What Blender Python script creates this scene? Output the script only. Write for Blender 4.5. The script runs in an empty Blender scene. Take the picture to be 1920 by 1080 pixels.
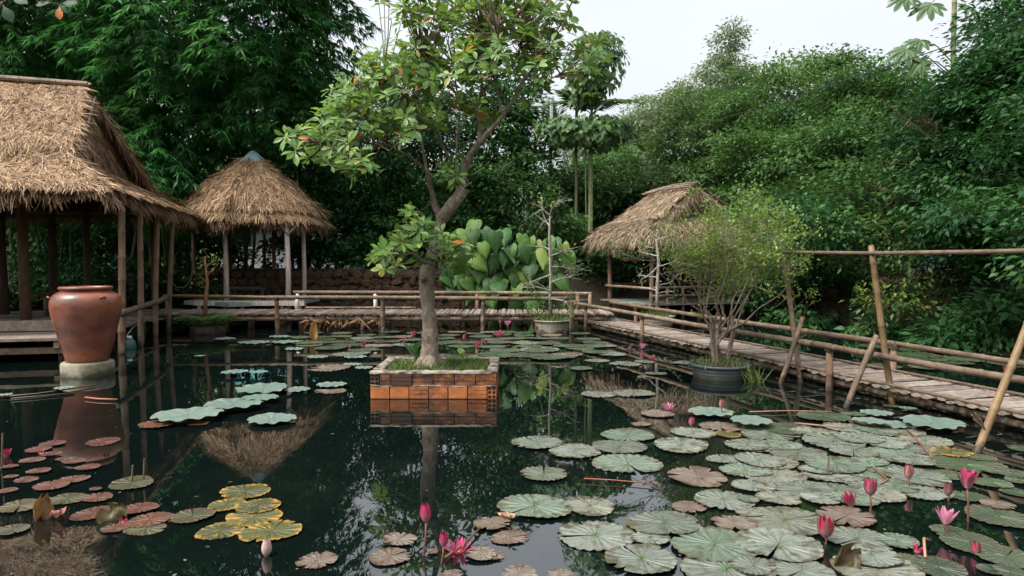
import bpy, math, random
import numpy as np
from mathutils import Vector, Matrix

# ------------------------------------------------------------------ camera, sky, sun, exposure
SC = bpy.context.scene
COL = SC.collection
F_PX, CAM_H, PITCH = 1300.0, 1.5, math.atan(50 / 1300.0)
cam_data = bpy.data.cameras.new('camera')
cam_data.sensor_width = 36.0
cam_data.lens = 36.0 * F_PX / 1920.0
cam_data.clip_start = 0.05
cam_data.clip_end = 3000.0
cam = bpy.data.objects.new('camera', cam_data)
COL.objects.link(cam)
cam.location = (0, 0, CAM_H)
cam.rotation_euler = (math.pi / 2 - PITCH, 0, 0)
SC.camera = cam

SUN_DIR = Vector((-0.50, -0.28, 0.82)).normalized()       # towards the sun
w = bpy.data.worlds.new('World')
SC.world = w
w.use_nodes = True
wn, wl = w.node_tree.nodes, w.node_tree.links
wn.clear()
sky = wn.new('ShaderNodeTexSky')
sky.sky_type = 'NISHITA'
sky.sun_disc = False
sky.sun_elevation = math.asin(SUN_DIR.z)
sky.sun_rotation = math.atan2(SUN_DIR.x, SUN_DIR.y)
sky.air_density = 1.0
sky.dust_density = 4.0
sky.ozone_density = 1.0
hsv = wn.new('ShaderNodeHueSaturation')                    # thin bright overcast: nearly colourless sky
hsv.inputs['Saturation'].default_value = 0.22
bg = wn.new('ShaderNodeBackground')
bg.inputs['Strength'].default_value = 0.10
wo = wn.new('ShaderNodeOutputWorld')
wl.new(sky.outputs[0], hsv.inputs['Color'])
# overcast luminance (brighter overhead than at the horizon, 1 + 2 sin e) with faint cloud tone, over the whole dome
wtc = wn.new('ShaderNodeTexCoord')
wsep = wn.new('ShaderNodeSeparateXYZ'); wl.new(wtc.outputs['Generated'], wsep.inputs[0])
wmx = wn.new('ShaderNodeMath'); wmx.operation = 'MAXIMUM'; wmx.inputs[1].default_value = 0.0; wl.new(wsep.outputs[2], wmx.inputs[0])
wma = wn.new('ShaderNodeMath'); wma.operation = 'MULTIPLY_ADD'; wma.inputs[1].default_value = 2.0; wma.inputs[2].default_value = 1.0; wl.new(wmx.outputs[0], wma.inputs[0])
wmap = wn.new('ShaderNodeMapping'); wmap.inputs['Scale'].default_value = (1.0, 1.0, 2.6); wl.new(wtc.outputs['Generated'], wmap.inputs[0])
wns = wn.new('ShaderNodeTexNoise'); wns.inputs['Scale'].default_value = 2.2; wns.inputs['Detail'].default_value = 5.0; wl.new(wmap.outputs[0], wns.inputs['Vector'])
wcl = wn.new('ShaderNodeMath'); wcl.operation = 'MULTIPLY_ADD'; wcl.inputs[1].default_value = 0.22; wcl.inputs[2].default_value = 0.89; wl.new(wns.outputs[0], wcl.inputs[0])
wpr = wn.new('ShaderNodeMath'); wpr.operation = 'MULTIPLY'; wl.new(wma.outputs[0], wpr.inputs[0]); wl.new(wcl.outputs[0], wpr.inputs[1])
wsc = wn.new('ShaderNodeVectorMath'); wsc.operation = 'SCALE'; wl.new(hsv.outputs[0], wsc.inputs[0]); wl.new(wpr.outputs[0], wsc.inputs['Scale'])
wl.new(wsc.outputs[0], bg.inputs['Color'])
wl.new(bg.outputs[0], wo.inputs['Surface'])

sun_data = bpy.data.lights.new('sun', 'SUN')
sun_data.energy = 1.5
sun_data.angle = math.radians(14)
sun_data.color = (1.0, 0.96, 0.90)
sun = bpy.data.objects.new('sun', sun_data)
COL.objects.link(sun)
sun.location = (0, 0, 30)
sun.rotation_euler = (-SUN_DIR).to_track_quat('-Z', 'Y').to_euler()

SC.view_settings.view_transform = 'Standard'
SC.view_settings.look = 'None'
SC.view_settings.gamma = 1.0
SC.view_settings.exposure = 0.92
SC.view_settings.use_curve_mapping = False
SC.render.engine = 'CYCLES'
SC.cycles.max_bounces = 6
SC.cycles.diffuse_bounces = 3
SC.cycles.glossy_bounces = 3
SC.cycles.transmission_bounces = 3
SC.cycles.transparent_max_bounces = 4
SC.cycles.caustics_reflective = False
SC.cycles.caustics_refractive = False

# ------------------------------------------------------------------ helpers
rng = np.random.RandomState(11)
random.seed(5)
Z3 = np.array([0, 0, 1.0])


def ray(px, py):
    x, y = (px - 960) / F_PX, (540 - py) / F_PX
    c, s = math.cos(PITCH), math.sin(PITCH)
    return np.array([x, c + y * s, y * c - s])


def onz(px, py, z=0.0):
    d = ray(px, py)
    return np.array([0, 0, CAM_H]) + d * ((z - CAM_H) / d[2])


def onY(px, py, Y):
    d = ray(px, py)
    return np.array([0, 0, CAM_H]) + d * (Y / d[1])


def unit(v):
    v = np.asarray(v, float)
    return v / (np.linalg.norm(v, axis=-1, keepdims=True) + 1e-9)


def props(o, label=None, cat=None, group=None, kind=None):
    if label: o['label'] = label
    if cat: o['category'] = cat
    if group: o['group'] = group
    if kind: o['kind'] = kind
    return o


def thing(name, base, label, cat, group=None):
    o = bpy.data.objects.new(name, None)
    o.empty_display_size = 0.2
    COL.objects.link(o)
    o.location = Vector([float(c) for c in base])
    return props(o, label, cat, group)


def link_mesh(name, me, parent=None, loc=(0, 0, 0), rot=(0, 0, 0), scale=(1, 1, 1)):
    o = bpy.data.objects.new(name, me)
    COL.objects.link(o)
    o.location = Vector([float(c) for c in loc])
    o.rotation_euler = rot
    o.scale = scale
    if parent is not None:
        o.parent = parent
    return o


class MB:
    """collects shapes in world coordinates and links them as one mesh object"""
    def __init__(s):
        s.v, s.f, s.t = [], [], []

    def add(s, V, F, tint=0.5):
        n = len(s.v)
        s.v.extend([tuple(map(float, p)) for p in V])
        s.f.extend([tuple(int(i) + n for i in f) for f in F])
        s.t.extend([tint] * len(V))

    def tube(s, pts, rad, seg=8, cap=True, tint=0.5, knots=None, wob=0.0):
        pts = np.array(pts, float)
        rad = np.ones(len(pts)) * rad if np.isscalar(rad) else np.array(rad, float)
        if knots:                                           # bamboo: resample and swell at the nodes
            d = np.r_[0, np.cumsum(np.linalg.norm(np.diff(pts, axis=0), axis=1))]
            L = d[-1]
            ts, fs = [0.0], [1.0]
            k = knots * (0.4 + 0.5 * rng.rand())
            while k < L - 0.03:
                ts += [k - 0.018, k, k + 0.018]
                fs += [1.0, 1.17, 1.0]
                k += knots * (0.85 + 0.3 * rng.rand())
            ts.append(L); fs.append(1.0)
            rad = np.interp(ts, d, rad) * np.array(fs)
            pts = np.stack([np.interp(ts, d, pts[:, i]) for i in range(3)], 1)
        n = len(pts)
        tan = np.gradient(pts, axis=0)
        tan = unit(tan)
        ref = np.array([0, 0, 1.0]) if abs(tan[0][2]) < 0.9 else np.array([1.0, 0, 0])
        a = unit(np.cross(tan[0], ref))
        V = []
        for i in range(n):
            a = unit(a - tan[i] * np.dot(a, tan[i]))
            b = np.cross(tan[i], a)
            for k in range(seg):
                th = 2 * math.pi * k / seg
                r = rad[i] * (1 + wob * (rng.rand() - 0.5) * 2)
                V.append(pts[i] + (a * math.cos(th) + b * math.sin(th)) * r)
        F = []
        for i in range(n - 1):
            for k in range(seg):
                k2 = (k + 1) % seg
                F.append((i * seg + k, i * seg + k2, (i + 1) * seg + k2, (i + 1) * seg + k))
        if cap:
            F.append(tuple(range(seg - 1, -1, -1)))
            F.append(tuple((n - 1) * seg + k for k in range(seg)))
        s.add(V, F, tint)

    def box(s, c, size, rz=0.0, jit=0.0, tint=0.5):
        c, h = np.array(c, float), np.array(size, float) / 2
        cs, sn = math.cos(rz), math.sin(rz)
        V = []
        for x, y, z in ((-1, -1, -1), (1, -1, -1), (1, 1, -1), (-1, 1, -1), (-1, -1, 1), (1, -1, 1), (1, 1, 1), (-1, 1, 1)):
            p = np.array([x, y, z]) * h + (rng.rand(3) - 0.5) * jit
            V.append(c + np.array([p[0] * cs - p[1] * sn, p[0] * sn + p[1] * cs, p[2]]))
        s.add(V, [(0, 3, 2, 1), (4, 5, 6, 7), (0, 1, 5, 4), (1, 2, 6, 5), (2, 3, 7, 6), (3, 0, 4, 7)], tint)

    def grid(s, P, tint=0.5):
        """P: array (a,b,3)"""
        a, b = P.shape[:2]
        F = [(i * b + j, i * b + j + 1, (i + 1) * b + j + 1, (i + 1) * b + j) for i in range(a - 1) for j in range(b - 1)]
        s.add(P.reshape(-1, 3), F, tint)

    def lathe(s, c, prof, seg=48, tint=0.5, wob=None):
        c = np.array(c, float)
        V, F = [], []
        for i, (r, z) in enumerate(prof):
            for k in range(seg):
                th = 2 * math.pi * k / seg
                rr = r * (wob(th, z) if wob else 1)
                V.append(c + np.array([rr * math.cos(th), rr * math.sin(th), z]))
        for i in range(len(prof) - 1):
            for k in range(seg):
                k2 = (k + 1) % seg
                F.append((i * seg + k, i * seg + k2, (i + 1) * seg + k2, (i + 1) * seg + k))
        s.add(V, F, tint)

    def mesh(s, name, mat, base=(0, 0, 0), smooth=False, bevel=0):
        me = bpy.data.meshes.new(name)
        b = np.array([float(c) for c in base])
        me.from_pydata([tuple(np.array(p) - b) for p in s.v], [], s.f)
        at = me.attributes.new('tint', 'FLOAT', 'POINT')
        at.data.foreach_set('value', np.array(s.t, dtype=np.float32))
        if mat: me.materials.append(mat)
        if smooth: me.polygons.foreach_set('use_smooth', [True] * len(me.polygons))
        me.update()
        return me

    def build(s, name, mat, parent=None, base=None, smooth=False, kind=None):
        if base is None:
            base = tuple(parent.location) if parent is not None and parent.type == 'EMPTY' else (0, 0, 0)
        me = s.mesh(name, mat, base, smooth)
        o = link_mesh(name, me, parent)
        if parent is None: o.location = base
        if kind: o['kind'] = kind
        return o


def cloud_mesh(name, T, Fq, pos, R, scale, tint, mat, base=(0, 0, 0), smooth=False):
    """n copies of a quad-faced template, joined: T (k,3), Fq (m,4)"""
    n, k = len(pos), len(T)
    sc = np.asarray(scale, float)
    if sc.ndim == 1: sc = np.repeat(sc[:, None], 3, 1)
    V = np.einsum('nij,nkj->nki', R, T[None] * sc[:, None, :]) + (np.asarray(pos) - np.array([float(c) for c in base]))[:, None, :]
    V = V.reshape(-1, 3).astype(np.float32)
    Fa = (np.asarray(Fq)[None] + (np.arange(n) * k)[:, None, None]).reshape(-1)
    nf = len(Fa) // 4
    me = bpy.data.meshes.new(name)
    me.vertices.add(len(V)); me.vertices.foreach_set('co', V.ravel())
    me.loops.add(len(Fa)); me.loops.foreach_set('vertex_index', Fa.astype(np.int32))
    me.polygons.add(nf)
    me.polygons.foreach_set('loop_start', np.arange(nf, dtype=np.int32) * 4)
    at = me.attributes.new('tint', 'FLOAT', 'POINT')
    at.data.foreach_set('value', np.repeat(np.asarray(tint, dtype=np.float32), k))
    if smooth: me.polygons.foreach_set('use_smooth', np.ones(nf, dtype=bool))
    me.materials.append(mat)
    me.update(calc_edges=True)
    return me


def frames(fwd, up):
    """rotation matrices with columns right, forward, normal"""
    f = unit(fwd)
    r = unit(np.cross(f, up))
    n = np.cross(r, f)
    return np.stack([r, f, n], axis=2)


def leaf_template(width=0.25, fold=0.06, bend=0.12, at=0.45):
    T = np.array([(0, 0, 0), (-width, at, fold), (0, at, 0), (width, at, fold), (0, 1, -bend)], float)
    return T, np.array([(0, 2, 4, 1), (0, 3, 4, 2)])


LEAF1 = (np.array([(0, 0, 0), (-0.22, 0.42, 0.03), (0, 1, -0.1), (0.22, 0.42, 0.03)], float), np.array([(0, 3, 2, 1)]))
BLADE = (np.array([(0, 0, 0), (-0.075, 0.35, 0.0), (0, 1, -0.16), (0.075, 0.35, 0.0)], float), np.array([(0, 3, 2, 1)]))
LEAF2 = leaf_template()


def obovate(n=5, wid=0.23, petiole=0.12, cup=0.05, bend=0.2):
    """broad leaf widest near the tip, folded along the midrib"""
    V, F = [], []
    for i in range(n + 1):
        t = i / n
        wd = wid * (math.sin(math.pi * min(1, max(0, (t - petiole) / (1 - petiole))) ** 1.45)) ** 0.8 if t > petiole else 0.012
        if i == n: wd = 0.02
        z = -bend * t * t
        V += [(-wd, t, z + cup * wd / wid), (0, t, z), (wd, t, z + cup * wd / wid)]
    for i in range(n):
        a = i * 3
        F += [(a, a + 1, a + 4, a + 3), (a + 1, a + 2, a + 5, a + 4)]
    return np.array(V, float), np.array(F)


# ------------------------------------------------------------------ materials
def new_mat(name):
    m = bpy.data.materials.new(name)
    m.use_nodes = True
    nt = m.node_tree
    b = nt.nodes['Principled BSDF']
    return m, nt.nodes, nt.links, b


def ramp(nodes, stops, interp='LINEAR'):
    r = nodes.new('ShaderNodeValToRGB')
    r.color_ramp.interpolation = interp
    e = r.color_ramp.elements
    while len(e) < len(stops): e.new(0.5)
    for el, (p, c) in zip(e, stops):
        el.position = p
        el.color = (*c, 1.0)
    return r


def noise(nodes, links, scale, detail=4, rough=0.55, vec=None, dim='3D', wsock=None):
    t = nodes.new('ShaderNodeTexNoise')
    t.noise_dimensions = dim
    t.inputs['Scale'].default_value = scale
    t.inputs['Detail'].default_value = detail
    t.inputs['Roughness'].default_value = rough
    if vec is not None: links.new(vec, t.inputs['Vector'])
    if wsock is not None: links.new(wsock, t.inputs['W'])
    return t


def coords(nodes, links, scale=(1, 1, 1), kind='Object'):
    tc = nodes.new('ShaderNodeTexCoord')
    mp = nodes.new('ShaderNodeMapping')
    mp.inputs['Scale'].default_value = scale
    links.new(tc.outputs[kind], mp.inputs['Vector'])
    return mp.outputs[0]


def bump(nodes, links, height, bsdf, strength=0.4, dist=0.02):
    b = nodes.new('ShaderNodeBump')
    b.inputs['Strength'].default_value = strength
    b.inputs['Distance'].default_value = dist
    links.new(height, b.inputs['Height'])
    links.new(b.outputs[0], bsdf.inputs['Normal'])


def mathn(nodes, links, op, a, b=None):
    m = nodes.new('ShaderNodeMath'); m.operation = op
    for i, v in enumerate((a, b)):
        if v is None: continue
        if isinstance(v, (int, float)): m.inputs[i].default_value = v
        else: links.new(v, m.inputs[i])
    return m.outputs[0]


def mixc(nodes, links, fac, a, b, blend='MIX'):
    m = nodes.new('ShaderNodeMix'); m.data_type = 'RGBA'; m.blend_type = blend
    for s, v in ((m.inputs[0], fac), (m.inputs[6], a), (m.inputs[7], b)):
        if isinstance(v, (int, float)): s.default_value = v
        elif isinstance(v, tuple): s.default_value = (*v, 1.0)
        else: links.new(v, s)
    return m.outputs[2]


def leaf_mat(name, stops, rough=0.42, trans=0.28, tcol=(0.10, 0.20, 0.03), by='attr', spec=0.4):
    m, N, L, b = new_mat(name)
    if by == 'attr':
        a = N.new('ShaderNodeAttribute'); a.attribute_name = 'tint'; src = a.outputs['Fac']
    else:
        a = N.new('ShaderNodeObjectInfo'); src = a.outputs['Random']
    r = ramp(N, stops)
    L.new(src, r.inputs[0])
    nz = noise(N, L, 18.0, 2, vec=coords(N, L))
    col = mixc(N, L, mathn(N, L, 'MULTIPLY', nz.outputs[0], 0.25), r.outputs[0], (0.02, 0.04, 0.02))
    L.new(col, b.inputs['Base Color'])
    b.inputs['Roughness'].default_value = rough
    b.inputs['Specular IOR Level'].default_value = spec
    tr = N.new('ShaderNodeBsdfTranslucent')
    tc = mixc(N, L, 0.5, r.outputs[0], tcol)
    L.new(tc, tr.inputs['Color'])
    mx = N.new('ShaderNodeMixShader'); mx.inputs[0].default_value = trans
    L.new(b.outputs[0], mx.inputs[1]); L.new(tr.outputs[0], mx.inputs[2])
    L.new(mx.outputs[0], N['Material Output'].inputs['Surface'])
    return m


def wood_mat(name, c_dark, c_mid, c_light, scale=(6, 6, 1.2), rough=0.75, bstr=0.5, moss=None):
    """weathered wood or bamboo; grain stretched along local z by default"""
    m, N, L, b = new_mat(name)
    vec = coords(N, L, scale)
    oi = N.new('ShaderNodeObjectInfo')
    off = mathn(N, L, 'MULTIPLY', oi.outputs['Random'], 37.0)
    n1 = noise(N, L, 3.0, 6, 0.65, vec, '4D', off)
    n2 = noise(N, L, 0.9, 3, 0.5, vec, '4D', off)
    f = mathn(N, L, 'ADD', mathn(N, L, 'MULTIPLY', n1.outputs[0], 0.75), mathn(N, L, 'MULTIPLY', n2.outputs[0], 0.35))
    f = mathn(N, L, 'ADD', f, mathn(N, L, 'MULTIPLY', mathn(N, L, 'SUBTRACT', oi.outputs['Random'], 0.5), 0.22))
    r = ramp(N, [(0.3, c_dark), (0.55, c_mid), (0.8, c_light)])
    L.new(f, r.inputs[0])
    col = r.outputs[0]
    if moss:
        n3 = noise(N, L, 2.2, 4, 0.6, coords(N, L), '4D', off)
        rr = ramp(N, [(0.55, (0, 0, 0)), (0.68, (1, 1, 1))])
        L.new(n3.outputs[0], rr.inputs[0])
        col = mixc(N, L, rr.outputs[0], col, moss)
    ge = N.new('ShaderNodeNewGeometry'); gs = N.new('ShaderNodeSeparateXYZ'); L.new(ge.outputs['Position'], gs.inputs[0])
    wr = ramp(N, [(0.50, (1, 1, 1)), (0.60, (0, 0, 0))])             # damp, algae-dark wood just above the water
    L.new(mathn(N, L, 'ADD', mathn(N, L, 'MULTIPLY', gs.outputs[2], 1.4), mathn(N, L, 'MULTIPLY', n1.outputs[0], 0.9)), wr.inputs[0])
    col = mixc(N, L, mathn(N, L, 'MULTIPLY', wr.outputs[0], 0.8), col, (0.018, 0.014, 0.008))
    L.new(col, b.inputs['Base Color'])
    b.inputs['Roughness'].default_value = rough
    b.inputs['Specular IOR Level'].default_value = 0.3
    bump(N, L, n1.outputs[0], b, bstr, 0.01 if bstr < 0.8 else 0.03)
    return m


M = {}
M['bamboo'] = wood_mat('bamboo_grey_brown', (0.0491, 0.0330, 0.0211), (0.1404, 0.0990, 0.0643), (0.2527, 0.1943, 0.1362), (4, 4, 4), moss=(0.0702, 0.0550, 0.0416))
M['bamboo_gold'] = wood_mat('bamboo_golden', (0.0663, 0.0390, 0.0172), (0.1482, 0.0936, 0.0429), (0.2262, 0.1560, 0.0819), (4, 4, 4), rough=0.55)
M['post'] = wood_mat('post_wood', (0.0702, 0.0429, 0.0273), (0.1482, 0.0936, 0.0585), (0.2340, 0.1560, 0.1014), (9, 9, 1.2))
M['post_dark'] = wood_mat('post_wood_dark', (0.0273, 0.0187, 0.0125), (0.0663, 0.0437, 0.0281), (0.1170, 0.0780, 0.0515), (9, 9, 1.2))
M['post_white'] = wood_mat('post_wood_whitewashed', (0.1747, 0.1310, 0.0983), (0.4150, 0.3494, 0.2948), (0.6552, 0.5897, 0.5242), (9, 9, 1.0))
M['plank'] = wood_mat('plank_wood', (0.0718, 0.0567, 0.0452), (0.1722, 0.1362, 0.1092), (0.3086, 0.2610, 0.2184), (5, 5, 5), rough=0.8)
M['plank_dark'] = wood_mat('plank_wood_dark', (0.0546, 0.0351, 0.0234), (0.1209, 0.0819, 0.0546), (0.2028, 0.1482, 0.1053), (5, 5, 5), rough=0.8)
M['bark'] = wood_mat('bark_brown', (0.0351, 0.0234, 0.0156), (0.0936, 0.0663, 0.0429), (0.1872, 0.1404, 0.0975), (5, 5, 2.0), rough=0.9, bstr=0.9)
M['bark_pale'] = wood_mat('bark_pale_grey', (0.0410, 0.0292, 0.0199), (0.1813, 0.1404, 0.1029), (0.4212, 0.3627, 0.2925), (8, 8, 4.0), rough=0.9, bstr=1.0, moss=(0.1521, 0.1521, 0.0936))
M['bark_dark'] = wood_mat('bark_dark', (0.018, 0.013, 0.010), (0.05, 0.037, 0.026), (0.10, 0.075, 0.055), (4, 4, 1.5), rough=0.9)
M['bamboo_culm'] = wood_mat('bamboo_culm_green', (0.03, 0.05, 0.012), (0.08, 0.11, 0.03), (0.17, 0.17, 0.07), (3, 3, 1), rough=0.5)
M['palm_trunk'] = wood_mat('palm_trunk_green', (0.07, 0.08, 0.035), (0.15, 0.17, 0.08), (0.26, 0.27, 0.16), (3, 3, 9), rough=0.7)


def thatch_mat(name, stops):
    m, N, L, b = new_mat(name)
    a = N.new('ShaderNodeAttribute'); a.attribute_name = 'tint'
    n1 = noise(N, L, 1.6, 4, 0.6, coords(N, L))
    f = mathn(N, L, 'ADD', mathn(N, L, 'MULTIPLY', a.outputs['Fac'], 0.75), mathn(N, L, 'MULTIPLY', n1.outputs[0], 0.45))
    r = ramp(N, stops)
    L.new(f, r.inputs[0]); L.new(r.outputs[0], b.inputs['Base Color'])
    b.inputs['Roughness'].default_value = 0.7
    b.inputs['Specular IOR Level'].default_value = 0.25
    return m


M['thatch'] = thatch_mat('thatch_straw', [(0.15, (0.0326, 0.0175, 0.0088)), (0.42, (0.1440, 0.0830, 0.0420)), (0.70, (0.2789, 0.1747, 0.0927)), (0.97, (0.4369, 0.3145, 0.1897))])
M['thatch_grey'] = thatch_mat('thatch_straw_grey', [(0.15, (0.0372, 0.0250, 0.0158)), (0.42, (0.1406, 0.0975, 0.0574)), (0.70, (0.2480, 0.1833, 0.1148)), (0.97, (0.3803, 0.3003, 0.2081))])
M['thatch_base'] = wood_mat('thatch_underlay', (0.0234, 0.0156, 0.0094), (0.0546, 0.0367, 0.0234), (0.1014, 0.0702, 0.0429), (3, 3, 3), rough=0.95)


def simple_mat(name, c1, c2, scale=6.0, rough=0.8, bstr=0.3, spec=0.3, detail=5, lo=0.35, hi=0.7, wet=False):
    m, N, L, b = new_mat(name)
    oi = N.new('ShaderNodeObjectInfo')
    n1 = noise(N, L, scale, detail, 0.6, coords(N, L), '4D', mathn(N, L, 'MULTIPLY', oi.outputs['Random'], 20.0))
    r = ramp(N, [(lo, c1), (hi, c2)])
    L.new(n1.outputs[0], r.inputs[0])
    col = r.outputs[0]
    if wet:                                              # tide mark of damp algae
        ge = N.new('ShaderNodeNewGeometry'); gs = N.new('ShaderNodeSeparateXYZ'); L.new(ge.outputs['Position'], gs.inputs[0])
        wr = ramp(N, [(0.42, (1, 1, 1)), (0.62, (0, 0, 0))])
        L.new(mathn(N, L, 'ADD', mathn(N, L, 'MULTIPLY', gs.outputs[2], 2.6), mathn(N, L, 'MULTIPLY', n1.outputs[0], 0.75)), wr.inputs[0])
        col = mixc(N, L, mathn(N, L, 'MULTIPLY', wr.outputs[0], 0.85), col, (0.035, 0.034, 0.014))
    L.new(col, b.inputs['Base Color'])
    b.inputs['Roughness'].default_value = rough
    b.inputs['Specular IOR Level'].default_value = spec
    bump(N, L, n1.outputs[0], b, bstr, 0.02)
    return m


M['ground'] = simple_mat('soil_and_leaf_litter', (0.0172, 0.0156, 0.0101), (0.0585, 0.0468, 0.0296), 1.5, 0.95, 0.8)
M['soil'] = simple_mat('dark_soil', (0.0195, 0.0140, 0.0094), (0.0546, 0.0390, 0.0250), 9, 0.95, 0.8)
M['stone'] = simple_mat('laterite_stone', (0.0203, 0.0140, 0.0086), (0.1131, 0.0663, 0.0343), 4, 0.9, 0.7)
M['concrete'] = simple_mat('old_concrete', (0.1170, 0.1014, 0.0780), (0.3276, 0.2964, 0.2418), 7, 0.9, 0.5, wet=True)
M['joint'] = simple_mat('dark_damp_mortar', (0.02, 0.016, 0.013), (0.06, 0.05, 0.04), 12, 0.95, 0.5)
M['mortar'] = simple_mat('mortar_crust', (0.0468, 0.0390, 0.0312), (0.3120, 0.2652, 0.2106), 9, 0.95, 0.9, lo=0.38, hi=0.6)
M['cap'] = simple_mat('pale_blue_sheet', (0.1560, 0.2808, 0.2964), (0.2574, 0.3900, 0.4056), 4, 0.5, 0.2)
M['white_wall'] = simple_mat('white_plaster', (0.4836, 0.4914, 0.4992), (0.6240, 0.6318, 0.6396), 2, 0.8, 0.05)
M['turquoise'] = simple_mat('turquoise_roof_sheet', (0.0234, 0.1716, 0.1872), (0.0390, 0.2340, 0.2496), 3, 0.45, 0.05)
M['glass_dark'] = simple_mat('dark_window_glass', (0.02, 0.025, 0.03), (0.04, 0.045, 0.05), 3, 0.15, 0.0, 0.5)
M['floor_green'] = simple_mat('pale_green_floor', (0.1482, 0.1872, 0.1482), (0.2340, 0.2808, 0.2262), 5, 0.6, 0.1)
M['table'] = simple_mat('dark_table_wood', (0.012, 0.012, 0.014), (0.03, 0.028, 0.028), 5, 0.3, 0.1, 0.5)
M['pipe'] = simple_mat('white_plastic_pipe', (0.3510, 0.3666, 0.3744), (0.4836, 0.4992, 0.5070), 5, 0.4, 0.05, 0.5)
M['teal_float'] = simple_mat('teal_plastic', (0.0090, 0.0540, 0.0495), (0.0180, 0.0900, 0.0810), 5, 0.4, 0.1, 0.5)
M['moss'] = simple_mat('moss', (0.0390, 0.0546, 0.0117), (0.1092, 0.1248, 0.0312), 20, 0.95, 0.9)
M['wire'] = simple_mat('cable_black', (0.01, 0.01, 0.01), (0.02, 0.02, 0.02), 5, 0.6, 0.0)
M['dry'] = simple_mat('dry_leaf', (0.1014, 0.0507, 0.0195), (0.2652, 0.1560, 0.0663), 8, 0.8, 0.3)

# water: dark still pond
def water_mat():
    m, N, L, b = new_mat('pond_water')
    b.inputs['Base Color'].default_value = (0.0024, 0.0050, 0.0044, 1)
    b.inputs['Roughness'].default_value = 0.015
    b.inputs['IOR'].default_value = 2.1
    b.inputs['Specular IOR Level'].default_value = 0.5
    n1 = noise(N, L, 1.3, 3, 0.5, coords(N, L, (1, 0.55, 1)))
    n2 = noise(N, L, 9.0, 2, 0.5, coords(N, L, (1, 0.55, 1)))
    h = mathn(N, L, 'ADD', n1.outputs[0], mathn(N, L, 'MULTIPLY', n2.outputs[0], 0.06))
    bump(N, L, h, b, 0.05, 0.05)
    n3 = noise(N, L, 0.8, 6, 0.65, coords(N, L, (1, 0.7, 1)))
    fr = ramp(N, [(0.50, (0.012,) * 3), (0.75, (0.05,) * 3)])          # patches of dull surface film
    L.new(n3.outputs[0], fr.inputs[0]); L.new(fr.outputs[0], b.inputs['Roughness'])
    cr = ramp(N, [(0.48, (0.0022, 0.0048, 0.0042)), (0.78, (0.0055, 0.0085, 0.0062))]); L.new(n3.outputs[0], cr.inputs[0]); L.new(cr.outputs[0], b.inputs['Base Color'])
    return m
M['water'] = water_mat()

# terracotta jar
def jar_mat():
    m, N, L, b = new_mat('glazed_brown_clay')
    vec = coords(N, L, (1.3, 1.3, 2.0))
    n1 = noise(N, L, 1.6, 5, 0.55, vec)
    n2 = noise(N, L, 14.0, 4, 0.7, coords(N, L, (1, 1, 2.5)))
    r = ramp(N, [(0.34, (0.06, 0.022, 0.014)), (0.50, (0.17, 0.053, 0.027)), (0.68, (0.30, 0.10, 0.046))])
    f = mathn(N, L, 'ADD', mathn(N, L, 'MULTIPLY', n1.outputs[0], 0.86), mathn(N, L, 'MULTIPLY', n2.outputs[0], 0.12))
    L.new(f, r.inputs[0]); L.new(r.outputs[0], b.inputs['Base Color'])
    rr = ramp(N, [(0.3, (0.24,) * 3), (0.7, (0.42,) * 3)])
    L.new(n2.outputs[0], rr.inputs[0]); L.new(rr.outputs[0], b.inputs['Roughness'])
    b.inputs['Specular IOR Level'].default_value = 0.5
    bump(N, L, n2.outputs[0], b, 0.12, 0.01)
    return m
M['jar'] = jar_mat()

# hollow clay brick
def brick_mat2(name, lo, hi, wet=False):
    m, N, L, b = new_mat(name)
    oi = N.new('ShaderNodeObjectInfo')
    off = mathn(N, L, 'MULTIPLY', oi.outputs['Random'], 30.0)
    n1 = noise(N, L, 7.0, 5, 0.65, coords(N, L), '4D', off)
    n2 = noise(N, L, 8.0, 6, 0.75, coords(N, L, (0.7, 0.7, 1.5)), '4D', off)
    r = ramp(N, [(0.3, (0.25, 0.072, 0.02)), (0.7, (0.46, 0.155, 0.042))])
    L.new(n1.outputs[0], r.inputs[0])
    g = ramp(N, [(lo, (0, 0, 0)), (hi, (1, 1, 1))])
    L.new(mathn(N, L, 'ADD', n2.outputs[0], mathn(N, L, 'MULTIPLY', oi.outputs['Random'], 0.12)), g.inputs[0])
    cw = mixc(N, L, mathn(N, L, 'MULTIPLY', g.outputs[0], 0.93), r.outputs[0], (0.022, 0.016, 0.012))
    if wet:                                              # algae stain along the old waterline
        tz = N.new('ShaderNodeTexCoord'); sz = N.new('ShaderNodeSeparateXYZ'); L.new(tz.outputs['Object'], sz.inputs[0])
        al = ramp(N, [(0.36, (1, 1, 1)), (0.48, (0, 0, 0))])
        L.new(mathn(N, L, 'ADD', mathn(N, L, 'MULTIPLY', sz.outputs[2], 5.0), mathn(N, L, 'ADD', mathn(N, L, 'MULTIPLY', n2.outputs[0], 0.5), 0.48)), al.inputs[0])
        cw = mixc(N, L, mathn(N, L, 'MULTIPLY', al.outputs[0], 0.85), cw, (0.03, 0.026, 0.012))
    L.new(cw, b.inputs['Base Color'])
    b.inputs['Roughness'].default_value = 0.85
    bump(N, L, n1.outputs[0], b, 0.35, 0.01)
    return m
M['brick'] = brick_mat2('hollow_clay_brick', 0.54, 0.74, True)
M['brick_old'] = brick_mat2('hollow_clay_brick_mouldy', 0.36, 0.56)

# plastic / glazed pots
M['pot_dark'] = simple_mat('slate_plastic_pot', (0.0390, 0.0484, 0.0515), (0.0780, 0.0897, 0.0920), 9, 0.45, 0.1, 0.45, wet=True)
M['pot_pale'] = simple_mat('pale_cement_pot', (0.1560, 0.1365, 0.1092), (0.3120, 0.2769, 0.2262), 6, 0.8, 0.3, wet=True)
M['petal'] = None


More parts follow.
